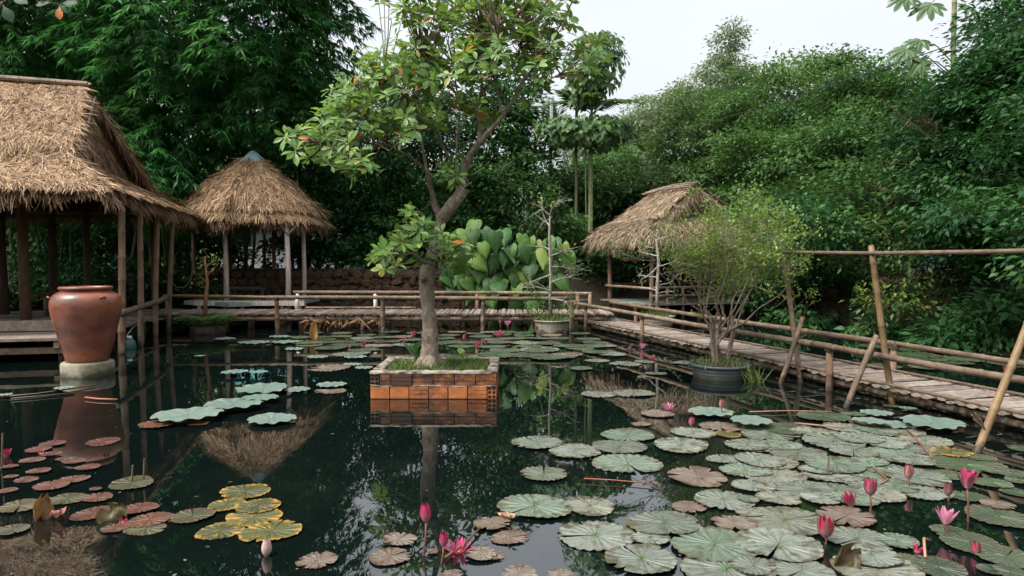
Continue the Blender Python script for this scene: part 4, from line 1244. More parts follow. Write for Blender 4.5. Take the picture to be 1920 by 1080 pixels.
G_C = 'trees beyond the far bank'
tree('evergreen_tree', 'dark evergreen tree behind the pond left of the planter tree trunk', 'tree',
     [lobe(690, 330, 22, 95, 100), lobe(640, 420, 21.5, 70, 70), lobe(720, 440, 21.5, 80, 55)], (-4.6, 22.6), 'lf_dark', 2.4, 100, 0.11, 0.34, group=G_C)
tree('evergreen_tree', 'dense dark tree directly behind the forked trunk of the planter tree', 'tree',
     [lobe(800, 300, 23, 100, 120), lobe(770, 410, 22, 90, 70), lobe(850, 420, 22, 80, 70), lobe(790, 200, 23.5, 70, 60)], (-2.6, 23.4), 'lf_dark', 2.4, 100, 0.11, 0.34, group=G_C)
tree('evergreen_tree', 'tall dark tree showing right of the planter tree limbs below open sky', 'tree',
     [lobe(930, 250, 24, 75, 100), lobe(960, 170, 24.5, 45, 60), lobe(900, 360, 23, 90, 80), lobe(985, 330, 23.5, 60, 80)], (-0.8, 24.2), 'lf_dark', 2.8, 46, 0.15, 0.3, group=G_C)
tree('small_tree', 'olive green scrubby tree with pale bare twigs above the big leaved plant', 'tree',
     [lobe(990, 370, 21.5, 80, 60), lobe(940, 330, 21.8, 50, 50), lobe(1030, 420, 21.5, 50, 40)], (0.2, 21.9 + 0.3), 'lf_mid', 1.9, 34, 0.12, 0.26, 0.05, 'bark_pale', group=G_C)
tree('broadleaf_tree', 'green broadleaf tree filling the space behind the twin palm trunks', 'tree',
     [lobe(1130, 380, 25, 90, 80), lobe(1060, 360, 26, 70, 70), lobe(1200, 390, 24.5, 80, 70), lobe(1150, 310, 27, 60, 45)], (3.4, 25.4), 'lf_mid', 2.6, 44, 0.17, 0.3, group=G_C)

tree('evergreen_tree', 'dark tree mass in deep shade behind the bamboo at left', 'tree',
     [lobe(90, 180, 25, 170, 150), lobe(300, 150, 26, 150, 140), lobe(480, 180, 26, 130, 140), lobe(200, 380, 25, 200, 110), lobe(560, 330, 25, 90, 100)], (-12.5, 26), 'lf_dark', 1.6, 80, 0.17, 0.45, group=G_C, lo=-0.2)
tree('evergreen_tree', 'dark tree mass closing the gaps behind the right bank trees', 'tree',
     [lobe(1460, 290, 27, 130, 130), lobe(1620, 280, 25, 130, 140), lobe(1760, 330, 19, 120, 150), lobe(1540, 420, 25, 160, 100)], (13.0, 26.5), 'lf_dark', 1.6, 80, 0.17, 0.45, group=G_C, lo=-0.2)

G_F = 'far pale trees against the sky'
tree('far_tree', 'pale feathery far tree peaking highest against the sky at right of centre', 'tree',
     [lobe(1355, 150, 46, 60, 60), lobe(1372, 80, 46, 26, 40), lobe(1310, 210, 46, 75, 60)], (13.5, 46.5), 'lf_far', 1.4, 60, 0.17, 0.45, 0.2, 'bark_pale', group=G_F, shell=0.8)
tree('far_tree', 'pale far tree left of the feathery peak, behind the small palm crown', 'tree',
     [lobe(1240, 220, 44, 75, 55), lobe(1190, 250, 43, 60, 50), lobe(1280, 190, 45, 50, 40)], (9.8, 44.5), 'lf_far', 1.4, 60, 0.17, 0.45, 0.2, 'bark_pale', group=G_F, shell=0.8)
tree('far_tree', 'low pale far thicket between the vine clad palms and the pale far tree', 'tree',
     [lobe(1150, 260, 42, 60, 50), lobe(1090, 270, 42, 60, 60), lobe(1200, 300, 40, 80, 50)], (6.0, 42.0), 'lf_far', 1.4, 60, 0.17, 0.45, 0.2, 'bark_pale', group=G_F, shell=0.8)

G_R = 'trees on the right bank'
tree('broadleaf_tree', 'mid green tree with pale leaf tips rising behind the ragged thatched hut', 'tree',
     [lobe(1330, 260, 24, 110, 90), lobe(1290, 330, 23.5, 70, 60), lobe(1400, 180, 25, 70, 60), lobe(1250, 350, 24, 70, 55)], (6.6, 24.3), 'lf_light', 1.15, 300, 0.098, 0.44, group=G_R, template=LEAF1)
tree('broadleaf_tree', 'tall layered green tree in the middle of the right bank skyline', 'tree',
     [lobe(1480, 200, 22, 100, 90), lobe(1440, 310, 20.5, 110, 90), lobe(1540, 130, 22.5, 60, 45), lobe(1500, 400, 19.5, 100, 90)], (8.6, 20.9), 'lf_mid', 1.15, 300, 0.098, 0.44, group=G_R, template=LEAF1, lo=0.12)
tree('evergreen_tree', 'big dark tree right of the layered tree under the lobed leaf plant', 'tree',
     [lobe(1620, 170, 19, 90, 70), lobe(1580, 280, 18, 110, 90), lobe(1680, 220, 18, 80, 90), lobe(1570, 400, 17, 90, 90), lobe(1660, 360, 13.6, 90, 60)], (9.8, 18.0), 'lf_mid', 1.15, 300, 0.098, 0.44, group=G_R, template=LEAF1, lo=-0.10)
tree('evergreen_tree', 'shaded tree with low hanging boughs behind the potted shrub', 'tree',
     [lobe(1400, 420, 20.5, 90, 80), lobe(1460, 500, 18.5, 80, 60), lobe(1540, 500, 17, 80, 60), lobe(1360, 480, 20, 60, 50), lobe(1560, 420, 14.4, 100, 55), lobe(1500, 400, 16, 90, 55)], (8.9, 18.6), 'lf_dark', 1.15, 280, 0.098, 0.44, group=G_R, template=LEAF1)
tree('evergreen_tree', 'very dark leafy tree filling the top right corner', 'tree',
     [lobe(1860, 170, 12.5, 95, 105), lobe(1920, 40, 12.5, 100, 95), lobe(1780, 260, 13, 90, 90), lobe(1890, 300, 12, 110, 110), lobe(1960, 200, 12, 130, 160), lobe(2150, 60, 9.5, 170, 200), lobe(2170, 260, 9, 190, 220)], (10.9, 13.0), 'lf_dark', 1.5, 280, 0.084, 0.36, 0.13, group=G_R, template=LEAF1, lo=-0.08)  # lobes past the right edge are unseen, added to shade the bank
tree('vine_tree', 'loose tree with yellow green leaves left of the darkest right hand tree', 'tree',
     [lobe(1690, 350, 14, 75, 80), lobe(1660, 450, 13.5, 60, 90), lobe(1720, 480, 13, 70, 80), lobe(1690, 560, 12.9, 60, 60)], (9.7, 13.9), 'lf_yellow', 3.2, 46, 0.085, 0.24, 0.06, group=G_R, template=LEAF1)
tree('evergreen_tree', 'dark bushy tree overhanging the water at the right edge', 'tree',
     [lobe(1830, 420, 12.5, 100, 90), lobe(1900, 480, 12, 90, 110), lobe(1800, 520, 12.6, 80, 70), lobe(1860, 590, 12, 80, 45), lobe(2070, 430, 9.5, 160, 160), lobe(1790, 400, 11.2, 100, 50)], (10.6, 12.2), 'lf_dark', 1.5, 220, 0.084, 0.34, 0.08, group=G_R, template=LEAF1)  # outermost lobe lies out of view, added to darken the bank below

tw_ = onY(1690, 330, 12.6)
bt = thing('bare_twigs', tuple(tw_), 'spray of bare yellowish twigs sticking out of the dark right hand trees', 'twigs')
for (px, py, qx, qy) in ((1810, 300, 1690, 215), (1815, 305, 1700, 175), (1800, 310, 1650, 185), (1790, 330, 1640, 300), (1740, 245, 1680, 190), (1760, 262, 1720, 200), (1760, 390, 1615, 338)):
    a, b = onY(px, py, 12.7), onY(qx, qy, 12.2)
    mb = MB(); mb.tube([a, (a + b) / 2 + rng.randn(3) * 0.05, b], [0.012, 0.009, 0.004], 5, cap=False)
    for k in range(3):
        e = a * 0.3 + b * 0.7 + rng.randn(3) * 0.14; mb.tube([a * 0.5 + b * 0.5, e], [0.005, 0.002], 4, cap=False)
    mb.build('twig', M['bamboo_gold'], bt, smooth=True)

# understorey shrubs along the banks
G_S = 'shrubs along the far bank'
for (px, py, D, rx, ry, mt, lab) in (
        (1120, 500, 22.2, 90, 45, 'lf_dark', 'dark trailing shrub covering the mossy wall left of the ragged hut'),
        (1230, 520, 22.5, 80, 50, 'lf_dark', 'dark shrub seen through the posts of the ragged hut'),
        (1060, 450, 22.8, 60, 45, 'lf_mid', 'green shrub at the foot of the twin palm trunks'),
        (1330, 520, 22, 80, 60, 'lf_dark', 'dark shrub behind the potted shrub stems'),
        (680, 480, 20.8, 60, 40, 'lf_dark', 'dark shrub on top of the stone wall left of the planter tree'),
        (560, 470, 21.5, 70, 45, 'lf_dark', 'dark shrub on the bank seen under the conical hut roof at right'),
        (760, 470, 21, 60, 45, 'lf_dark', 'dark shrub on the stone wall right behind the planter tree trunk'),
        (380, 470, 22, 80, 60, 'lf_dark', 'dark shrub in the gap between pavilion posts and conical hut'),
        (1500, 585, 15.4, 40, 25, 'lf_dark', 'dark shrub low on the bank behind the first tall bridge pole'),
        (1640, 600, 13.6, 45, 28, 'lf_dark', 'dark shrub low on the bank behind the second tall bridge pole'),
        (1780, 625, 11.9, 50, 22, 'lf_dark', 'green shrub trailing to the water beyond the high rail'),
        (1885, 560, 11.2, 55, 40, 'lf_dark', 'green leafy shrub on the bank at the far right edge'),
        (230, 545, 18.5, 150, 75, 'lf_dark', 'dark shrub in deep shade behind the pavilion posts'),
        (20, 545, 18.2, 190, 85, 'lf_dark', 'dark shrub in deep shade behind the leftmost pavilion posts')):
    l = lobe(px, py, D, rx, ry)
    tree('shrub', lab, 'shrub', [l, (l[0] + np.array([l[1][0] * 0.5, 0.2, -0.15]), l[1] * 0.7)], (l[0][0], l[0][1] + 0.2), mt, 3.0, 40, 0.13, 0.22, 0.03, group=G_S, lo=-0.25 if 'deep shade' in lab else 0.0, limbs=True, base_z=min(float(l[0][2]) - float(l[1][2]) * 0.6, float(ground_h(l[0][0], l[0][1] + 0.2))))  # deep shade shrubs get a darker leaf tint, shade painted into the colour

# far wood closing the horizon behind everything
lob = []
for k in range(46):
    a = math.radians(-62 + 124 * k / 45)
    R_ = 50 + 6 * rng.rand()
    x, y = R_ * math.sin(a), R_ * math.cos(a) + 4
    h = (3.2 if -2 < x < 12 else 6.5) + 1.5 * rng.rand()
    lob.append((np.array([x, y, 1.2 + h * 0.5]), np.array([3.2, 2.6, h * 0.62])))
P_, Fw, U, S, T = crown_cloud(lob, 0.75, 22, 0.5, 0.8, 0.3)
me = cloud_mesh('far_wood', LEAF1[0], LEAF1[1], P_, frames(Fw, U), S, T, M['lf_mid'], (0, 50, 1.2))
props(link_mesh('far_wood', me, None, (0, 50, 1.2)), 'distant belt of trees closing the view behind the garden', 'trees', kind='stuff')


# ------------------------------------------------------------------ planter with its tree
PX0, PX1 = -1.545, -0.165
PY0, PY1 = 7.50, 8.66
PZ = 0.29
pl = thing('brick_planter', ((PX0 + PX1) / 2, (PY0 + PY1) / 2, 0), 'square planter of orange hollow bricks with mortar rim standing in the pond', 'planter')

def hollow_brick(length, end_holes, groove=0.007):
    """brick 0.10 deep, 0.14 high along x; grooved faces; optional six holes in the face"""
    mb = MB()
    h, dp = 0.140, 0.10
    if end_holes:
        nx, nz, s = 2, 3, 12
        # face at y = 0 with round holes: build each cell as ring between a square and a circle
        cw, ch = length / nx, h / nz
        rad = min(cw, ch) * 0.40
        for i in range(nx):
            for k in range(nz):
                cx, cz = -length / 2 + (i + 0.5) * cw, -h / 2 + (k + 0.5) * ch
                sq, ci, cb = [], [], []
                for q in range(s):
                    t = 2 * math.pi * q / s + math.pi / 4
                    c_, s_ = math.cos(t), math.sin(t)
                    m_ = max(abs(c_), abs(s_))
                    sq.append((cx + c_ / m_ * cw / 2, 0, cz + s_ / m_ * ch / 2))
                    ci.append((cx + c_ * rad, 0, cz + s_ * rad)); cb.append((cx + c_ * rad, 0.098, cz + s_ * rad))
                mb.add(sq + ci + cb, [(q, (q + 1) % s, s + (q + 1) % s, s + q) for q in range(s)] + [(s + q, s + (q + 1) % s, 2 * s + (q + 1) % s, 2 * s + q) for q in range(s)] + [tuple(2 * s + q for q in range(s))])
        P_ = [(-length / 2, 0, -h / 2), (length / 2, 0, -h / 2), (length / 2, 0, h / 2), (-length / 2, 0, h / 2)]
        Q_ = [(x, dp, z) for x, y, z in P_]
        mb.add(P_ + Q_, [(0, 4, 5, 1), (1, 5, 6, 2), (2, 6, 7, 3), (3, 7, 4, 0), (7, 6, 5, 4)])
    else:
        # profile with two shallow grooves
        prof = [(0.006, -h / 2), (0, -h / 2 + 0.006), (0, -0.027), (groove, -0.024), (0, -0.020), (0, 0.021), (groove, 0.024), (0, 0.028), (0, h / 2 - 0.006), (0.006, h / 2)]
        V = []
        for sx in (-1, 1):
            V += [(sx * length / 2, y, z) for y, z in prof] + [(sx * length / 2, dp, h / 2), (sx * length / 2, dp, -h / 2)]
        n = 12
        mb.add(V, [(i, n + i, n + (i + 1) % n, (i + 1) % n) for i in range(n)] + [tuple(range(n)), tuple(range(2 * n - 1, n - 1, -1))])
    return mb


BR = {}
def place_bricks(side, course):
    zc = 0.072 + course * 0.146 - 0.002
    L = (PX1 - PX0) if side in (0, 2) else (PY1 - PY0) - 0.20
    mat = 'brick' if course == 0 else 'brick_old'
    holes_left = course == 1
    items = []
    if side in (0, 2):
        rest = (L - 0.095 - 7 * 0.011) / 6.0
        widths = [rest] * 6 + [0.095] if not holes_left else [0.095, rest * 0.55] + [rest * 1.09] * 5
        if holes_left:
            k = (L - 0.095 - rest * 0.55 - 7 * 0.011) / 5
            widths = [0.095, rest * 0.55] + [k] * 5
    else:
        widths = [(L - 5 * 0.011) / 5] * 5
    x = 0.004
    for i, wd in enumerate(widths):
        hole = side in (0, 2) and wd == 0.095
        gv = 0.0015 if course <= 0 and i % 3 != 2 else 0.008
        key = (round(wd, 4), hole, mat, gv)
        if key not in BR: BR[key] = hollow_brick(wd, hole, gv).mesh('brick', M[mat])
        c = x + wd / 2
        jit = 0.004 * rng.randn()
        if side == 0: loc, rz = (PX0 + c, PY0 + jit, zc), 0
        elif side == 2: loc, rz = (PX1 - c, PY1 + jit, zc), math.pi
        elif side == 1: loc, rz = (PX1 + jit, PY0 + 0.10 + c, zc), math.pi / 2
        else: loc, rz = (PX0 + jit, PY1 - 0.10 - c, zc), -math.pi / 2
        link_mesh('brick', BR[key], pl, np.array(loc) - np.array(pl.location), (0, 0, rz))
        x += wd + 0.011
for side in range(4):
    for course in (-1, 0, 1):
        place_bricks(side, course)
mb = MB()                                                # mortar core between the bricks
t = 0.075
for c, s in ((((PX0 + PX1) / 2, PY0 + 0.055, 0.06), (PX1 - PX0 - 0.02, t, 0.43)), (((PX0 + PX1) / 2, PY1 - 0.055, 0.06), (PX1 - PX0 - 0.02, t, 0.43)),
             ((PX0 + 0.055, (PY0 + PY1) / 2, 0.06), (t, PY1 - PY0 - 0.19, 0.43)), ((PX1 - 0.055, (PY0 + PY1) / 2, 0.06), (t, PY1 - PY0 - 0.19, 0.43))):
    mb.box(c, s)
mb.build('mortar_core', M['joint'], pl)
# crumbling mortar rim on top and a smear of mortar between the courses
def crust(p0, p1, wid, z0, z1, across):
    n = 26
    P_ = []
    for i in range(n):
        f = i / (n - 1)
        c = np.array(p0) * (1 - f) + np.array(p1) * f
        a = np.array(across)
        w1, w2 = wid * (0.5 + 0.10 * rng.rand()), wid * (0.5 + 0.10 * rng.rand())
        zt = z1 + 0.012 * (rng.rand() - 0.5)
        P_.append([c - a * w1 + Z3 * (z0 - 0.008 * rng.rand()), c - a * (w1 - 0.004) + Z3 * (zt - 0.008), c - a * (w1 - 0.02) + Z3 * zt, c + a * (w2 - 0.02) + Z3 * zt, c + a * w2 + Z3 * (zt - 0.01), c + a * w2 + Z3 * (z0 - 0.03)])
    mb = MB(); mb.grid(np.array(P_)); return mb
for p0, p1, ac in (((PX0 - 0.005, PY0 + 0.05, 0), (PX1 + 0.005, PY0 + 0.05, 0), (0, 1, 0)), ((PX1 + 0.005, PY1 - 0.05, 0), (PX0 - 0.005, PY1 - 0.05, 0), (0, -1, 0)),
                   ((PX0 + 0.05, PY1 - 0.1, 0), (PX0 + 0.05, PY0 + 0.1, 0), (1, 0, 0)), ((PX1 - 0.05, PY0 + 0.1, 0), (PX1 - 0.05, PY1 - 0.1, 0), (-1, 0, 0))):
    crust(p0, p1, 0.105, 0.283, 0.305 + 0.003 * rng.rand(), ac).build('mortar_rim', M['mortar'], pl)
mb = MB()
mb.tube([(PX0 + 0.0 + (PX1 - PX0) * i / 20, PY0 + 0.006 + 0.004 * rng.rand(), 0.143 + 0.005 * rng.randn()) for i in range(21)], [0.007 + 0.006 * rng.rand() for i in range(21)], 6)
mb.build('mortar_joint', M['mortar'], pl)
n = 14
us, vs = np.meshgrid(np.linspace(PX0 + 0.09, PX1 - 0.09, n), np.linspace(PY0 + 0.09, PY1 - 0.09, n), indexing='ij')
zz = 0.22 + 0.05 * np.exp(-((us + 0.95) ** 2 + (vs - 8.1) ** 2) / 0.12) + 0.012 * rng.rand(n, n)
mb = MB(); mb.grid(np.stack([us, vs, zz], 2)[::-1]); mb.build('soil', M['soil'], pl, smooth=True)

def grass_patch(name, label, pts, length, mat, base, wid=0.035, cat='grass', parent=None):
    n = len(pts)
    T = np.array([(-1, 0, 0), (1, 0, 0), (-0.7, 0.5, 0.03), (0.7, 0.5, 0.03), (0, 1, -0.14), (0.02, 1, -0.14)], float) * np.array([wid, 1, 1])
    f = np.stack([rng.randn(n) * 0.5, rng.randn(n) * 0.5, 0.6 + rng.rand(n)], 1)
    me = cloud_mesh(name, T, np.array([(0, 1, 3, 2), (2, 3, 5, 4)]), pts, frames(f, rng.randn(n, 3)), length * (0.4 + 0.9 * rng.rand(n)), rng.rand(n), M[mat], base)
    o = link_mesh(name, me, parent, base if parent is None else (0, 0, 0))
    props(o, label if parent is None else None, cat if parent is None else None, kind='stuff')
    return o
n = 4200
gx_ = PX0 + 0.1 + rng.rand(n) * (PX1 - PX0 - 0.2); gy_ = PY0 + 0.1 + rng.rand(n) * (PY1 - PY0 - 0.2)
keep = (np.sin(gx_ * 7) * np.sin(gy_ * 6 + 1) > -0.55)
gx_, gy_ = gx_[keep], gy_[keep]
grass_patch('grass', 'fresh green grass growing inside the brick planter', np.stack([gx_, gy_, np.full(len(gx_), 0.225)], 1), 0.11, 'lf_grass', (-0.86, 8.1, 0.22), 0.05)

# broad leaved weeds in the planter
OB = obovate(5, 0.26, 0.10, 0.06, 0.25)
OBM = [None, None, None]
def leaf_plant(name, label, base, n, ln, mat, spread=1.0, rise=0.9, cat='plant', group=None, hgt=0.0):
    t = thing(name, base, label, cat, group)
    me = bpy.data.meshes.new('leaf')
    V, Fq = OB
    me.from_pydata([tuple(v) for v in V], [], [tuple(f) for f in Fq]); me.materials.append(M[mat])
    me.polygons.foreach_set('use_smooth', [True] * len(me.polygons))
    mb = MB(); mb.tube([np.array(base) - Z3 * 0.03, np.array(base) + Z3 * (hgt + 0.02)], [0.012, 0.006], 6); mb.build('stem', M['stem_green'], t)
    for k in range(n):
        a = k * 2.399 + rng.rand()
        f = np.array([math.cos(a) * spread, math.sin(a) * spread, rise * (0.4 + rng.rand())])
        R_ = frames(f[None], np.array([[0, 0, 1.0]]) + rng.randn(1, 3) * 0.15)[0]
        s = ln * (0.6 + 0.6 * rng.rand())
        o = link_mesh('leaf', me, t)
        o.matrix_basis = Matrix.Translation((0, 0, hgt * (k / max(1, n - 1)))) @ Matrix([[*R_[i], 0] for i in range(3)] + [[0, 0, 0, 1]]) @ Matrix.Scale(s, 4)
    return t
M['stem_green'] = simple_mat('green_stem', (0.06, 0.10, 0.03), (0.14, 0.18, 0.06), 8, 0.6, 0.1)
leaf_plant('weed', 'leafy weed with upright leaves at the left foot of the planter tree', tuple(onz(780, 682, 0.24)), 8, 0.24, 'lf_big_o', 0.45, 1.0, hgt=0.12)
leaf_plant('weed', 'rounded leafy weed at the front left inside the brick planter', tuple(onz(770, 693, 0.24)), 9, 0.10, 'lf_big_o', 1.0, 0.6)
leaf_plant('weed', 'thin yellowish weed right of the planter tree trunk', tuple(onz(868, 685, 0.24)), 8, 0.20, 'lf_plant_o', 0.9, 0.7, hgt=0.10)

# --- the tree itself: skeleton read at the planter's distance, each limb with its own depth
TD = 8.12
tr = thing('planter_tree', (-0.97, TD, 0.24), 'crooked tree with pale limbs and glossy leaves growing from the brick planter', 'tree')
def sk(pts):                                            # (px, py, depth offset, radius in px)
    P_ = np.array([onY(p[0], p[1], TD + p[2]) for p in pts]); r = np.array([p[3] * (0.90 if p[3] > 11 else 0.78) * TD / F_PX for p in pts])
    # smooth resample
    n = max(4, len(pts) * 4)
    t0 = np.linspace(0, 1, len(pts)); t1 = np.linspace(0, 1, n)
    Q = np.stack([np.interp(t1, t0, P_[:, i]) for i in range(3)], 1)
    Q[1:-1] = (Q[:-2] + 2 * Q[1:-1] + Q[2:]) / 4
    return Q, np.interp(t1, t0, r)
TRUNK = [(806, 700, 0, 28), (806, 678, 0, 23), (805, 655, 0, 18), (807, 620, 0, 15.5), (803, 580, 0.02, 14.5), (800, 540, 0.02, 15.5), (801, 508, 0.02, 16), (809, 480, 0.03, 12), (816, 455, 0.05, 11), (825, 425, 0.05, 11), (830, 405, 0.05, 13)]
LIMBS = [
    [(829, 408, 0.05, 13), (845, 388, 0.0, 14), (860, 368, -0.05, 13), (870, 352, -0.06, 12)],
    [(866, 360, -0.05, 10), (868, 330, -0.05, 8.5), (876, 298, -0.05, 8), (897, 270, -0.05, 7.5)],
    [(897, 270, -0.05, 7), (918, 245, -0.1, 6), (939, 222, -0.15, 5.5), (964, 185, -0.15, 4.6), (977, 157, -0.2, 4), (998, 130, -0.25, 2.8), (1015, 100, -0.2, 1.6)],
    [(898, 270, -0.05, 6.5), (901, 240, 0.1, 5.5), (892, 207, 0.25, 4.6), (905, 167, 0.3, 3.4), (899, 111, 0.4, 2.2), (905, 60, 0.4, 1.3)],
    [(905, 167, 0.3, 3), (940, 140, 0.25, 2.4), (972, 110, 0.2, 1.7), (980, 60, 0.2, 1.2)],
    [(892, 207, 0.25, 3.6), (860, 180, 0.1, 2.8), (820, 140, -0.1, 2.1), (790, 95, -0.2, 1.4)],
    [(828, 412, 0.05, 9), (815, 385, 0.1, 8), (811, 362, 0.12, 6.5), (803, 341, 0.15, 6)],
    [(803, 341, 0.15, 5), (796, 296, 0.05, 3.6), (785, 237, -0.1, 2.8), (777, 193, -0.2, 2.2), (790, 150, -0.3, 1.5)],
    [(804, 343, 0.15, 5), (809, 330, 0.15, 4.6), (787, 307, 0.1, 4), (752, 285, 0.0, 3.5), (724, 272, -0.1, 3), (698, 270, -0.2, 2.2), (650, 262, -0.3, 1.5), (600, 268, -0.4, 1)],
    [(724, 272, -0.1, 2.4), (700, 240, 0.1, 1.9), (680, 200, 0.2, 1.5), (665, 160, 0.25, 1)],
    [(848, 307, 0.2, 3.6), (825, 265, 0.3, 3), (798, 222, 0.4, 2.4), (760, 180, 0.5, 1.7), (720, 130, 0.5, 1.2)],
    [(856, 330, 0.25, 3.6), (855, 304, 0.3, 3.4), (858, 250, 0.4, 2.8), (862, 205, 0.5, 2), (850, 120, 0.6, 1.3)],
    [(868, 330, 0.0, 3.2), (848, 310, 0.15, 3.4)],
    [(942, 220, -0.15, 3), (930, 160, -0.3, 2.2), (915, 115, -0.4, 1.6), (935, 50, -0.5, 1.2)],
    [(985, 148, -0.2, 2), (1030, 150, -0.3, 1.4), (1050, 138, -0.35, 0.9)],
    [(803, 500, 0.0, 4), (780, 478, -0.15, 3), (745, 465, -0.3, 2), (712, 495, -0.4, 1.3)],
    [(806, 490, 0.0, 4), (840, 470, -0.2, 2.6), (870, 470, -0.35, 1.5)],
    [(818, 450, 0.05, 4), (790, 430, -0.1, 2.4), (768, 418, -0.2, 1.4)],
    [(777, 193, -0.2, 2), (740, 170, -0.35, 1.5), (700, 130, -0.4, 1)],
    [(870, 352, -0.06, 4), (880, 345, -0.2, 2.5), (884, 342, -0.25, 1)],
]
mb = MB(); Q, r = sk(TRUNK); r = r * (1 + 0.06 * np.sin(np.arange(len(r)) * 1.7) + 0.04 * np.sin(np.arange(len(r)) * 0.6)); mb.tube(Q, r, 16, wob=0.09)
for k, a in enumerate((0.4, 1.6, 2.7, 3.6, 5.0)):        # root flare
    b0 = onY(806, 690, TD)
    mb.tube([b0 + Z3 * 0.16, b0 + np.array([0.12 * math.cos(a), 0.12 * math.sin(a), 0.05]), b0 + np.array([0.24 * math.cos(a), 0.24 * math.sin(a), -0.04])], [0.09, 0.065, 0.03], 7, wob=0.08)
mb.tube([onY(795, 525, TD - 0.08), onY(790, 519, TD - 0.14)], [0.04, 0.03], 8)
mb.build('trunk', M['bark_pale'], tr, smooth=True)
SKP = []
for L_ in LIMBS:
    Q, r = sk(L_)
    mb = MB(); mb.tube(Q, r, 9, wob=0.05); mb.build('limb', M['bark_pale'], tr, smooth=True)
    SKP.append(Q)
SKP = np.concatenate(SKP)
CLUST = [(590, 272, 60, 34, -0.3, 13), (640, 235, 60, 40, -0.2, 17), (655, 305, 36, 34, -0.3, 12), (700, 195, 55, 50, 0.1, 18), (710, 130, 50, 45, 0.2, 13), (660, 180, 40, 35, 0.1, 9),
         (770, 150, 60, 50, -0.2, 20), (760, 55, 45, 45, -0.2, 7), (735, 235, 50, 30, -0.2, 11), (830, 95, 70, 60, 0.0, 24), (820, 20, 60, 35, 0.1, 16), (900, 50, 60, 50, 0.2, 20), (850, 170, 55, 45, 0.2, 13),
         (950, 100, 55, 50, 0.0, 18), (1000, 60, 45, 50, 0.0, 14), (960, 15, 60, 30, 0.2, 14), (1020, 135, 40, 28, -0.2, 9), (905, 120, 40, 40, -0.3, 11), (900, 215, 35, 30, 0.2, 5), (850, 325, 24, 20, -0.1, 5),
         (985, 190, 20, 18, -0.1, 2), (790, 220, 40, 35, 0.2, 7), (1090, 110, 45, 45, -0.2, 7), (1045, 70, 40, 40, -0.1, 7), (860, -45, 90, 40, 0.2, 16), (960, -50, 80, 40, 0.2, 12), (745, -20, 50, 40, 0.1, 6), (1050, -10, 40, 40, 0.1, 7),
         (715, 495, 28, 24, -0.35, 6), (750, 465, 32, 26, -0.3, 5), (790, 440, 34, 26, -0.3, 6), (860, 475, 32, 24, -0.35, 6), (835, 450, 22, 20, -0.25, 3), (770, 412, 16, 13, -0.2, 2), (820, 492, 40, 14, -0.3, 2)]
LV_P, LV_F, LV_U, LV_S, LV_T = [], [], [], [], []
mbt = MB()
for (px, py, rx, ry, dz, n) in CLUST:
    for k in range(int(n * 1.9)):
        a, q = rng.rand() * 6.283, math.sqrt(rng.rand())
        p = onY(px + rx * q * math.cos(a), py + ry * q * math.sin(a), TD + dz + rng.randn() * 0.42)
        j = np.argmin(np.linalg.norm(SKP - p, axis=1) + 0.25 * rng.rand(len(SKP)))
        s = SKP[j]
        dv = p - s
        if np.linalg.norm(dv) > 0.03:
            mid = (s + p) / 2 + np.array([0, 0, -0.06 * np.linalg.norm(dv)]) + rng.randn(3) * 0.02
            mbt.tube([s, mid, p], [0.0085, 0.006, 0.004], 5, cap=False)
        axis = unit(unit(dv) * 0.6 + np.array([0, 0, 0.8]) + rng.randn(3) * 0.3)
        nl = rng.randint(6, 10)
        e = unit(np.cross(axis, rng.randn(3))); e2 = np.cross(axis, e)
        for i in range(nl):
            th_ = i * 2.399 + rng.rand() * 0.5
            tilt = 0.15 + 0.55 * rng.rand()
            f = (e * math.cos(th_) + e2 * math.sin(th_)) + axis * tilt + np.array([0, 0, -0.12])
            LV_P.append(p + axis * (0.03 * rng.rand())); LV_F.append(f); LV_U.append(axis + rng.randn(3) * 0.25)
            LV_S.append((0.10 + 0.08 * rng.rand())); LV_T.append(rng.rand() ** 1.15)
        if rng.rand() < 0.035:                            # an old orange leaf hanging below
            LV_P.append(p); LV_F.append(np.array([rng.randn() * 0.3, rng.randn() * 0.3, -1])); LV_U.append(rng.randn(3)); LV_S.append(0.13); LV_T.append(0.985)
mbt.build('twigs', M['bark'], tr, kind='stuff')
LV_P, LV_F, LV_U, LV_S, LV_T = [np.array(a) for a in (LV_P, LV_F, LV_U, LV_S, LV_T)]
OL = obovate(5, 0.19, 0.14, 0.05, 0.22)
near = np.argsort(LV_P[:, 1] - 1.2 * LV_S)[:300]
mask = np.ones(len(LV_P), bool); mask[near] = False
RR = frames(LV_F, LV_U)
me = cloud_mesh('foliage', OL[0], OL[1], LV_P[mask], RR[mask], LV_S[mask], LV_T[mask], M['lf_plant'], tuple(tr.location), True)
o = link_mesh('foliage', me, tr); o['kind'] = 'stuff'
lme = bpy.data.meshes.new('leaf'); lme.from_pydata([tuple(v) for v in OL[0]], [], [tuple(f) for f in OL[1]])
lme.polygons.foreach_set('use_smooth', [True] * len(lme.polygons)); lme.materials.append(M['lf_plant_o'])
for i in near:
    o = link_mesh('leaf', lme, tr)
    o.matrix_basis = Matrix.Translation(Vector(LV_P[i]) - tr.location) @ Matrix([[*RR[i][k], 0] for k in range(3)] + [[0, 0, 0, 1]]) @ Matrix.Scale(float(LV_S[i]), 4)

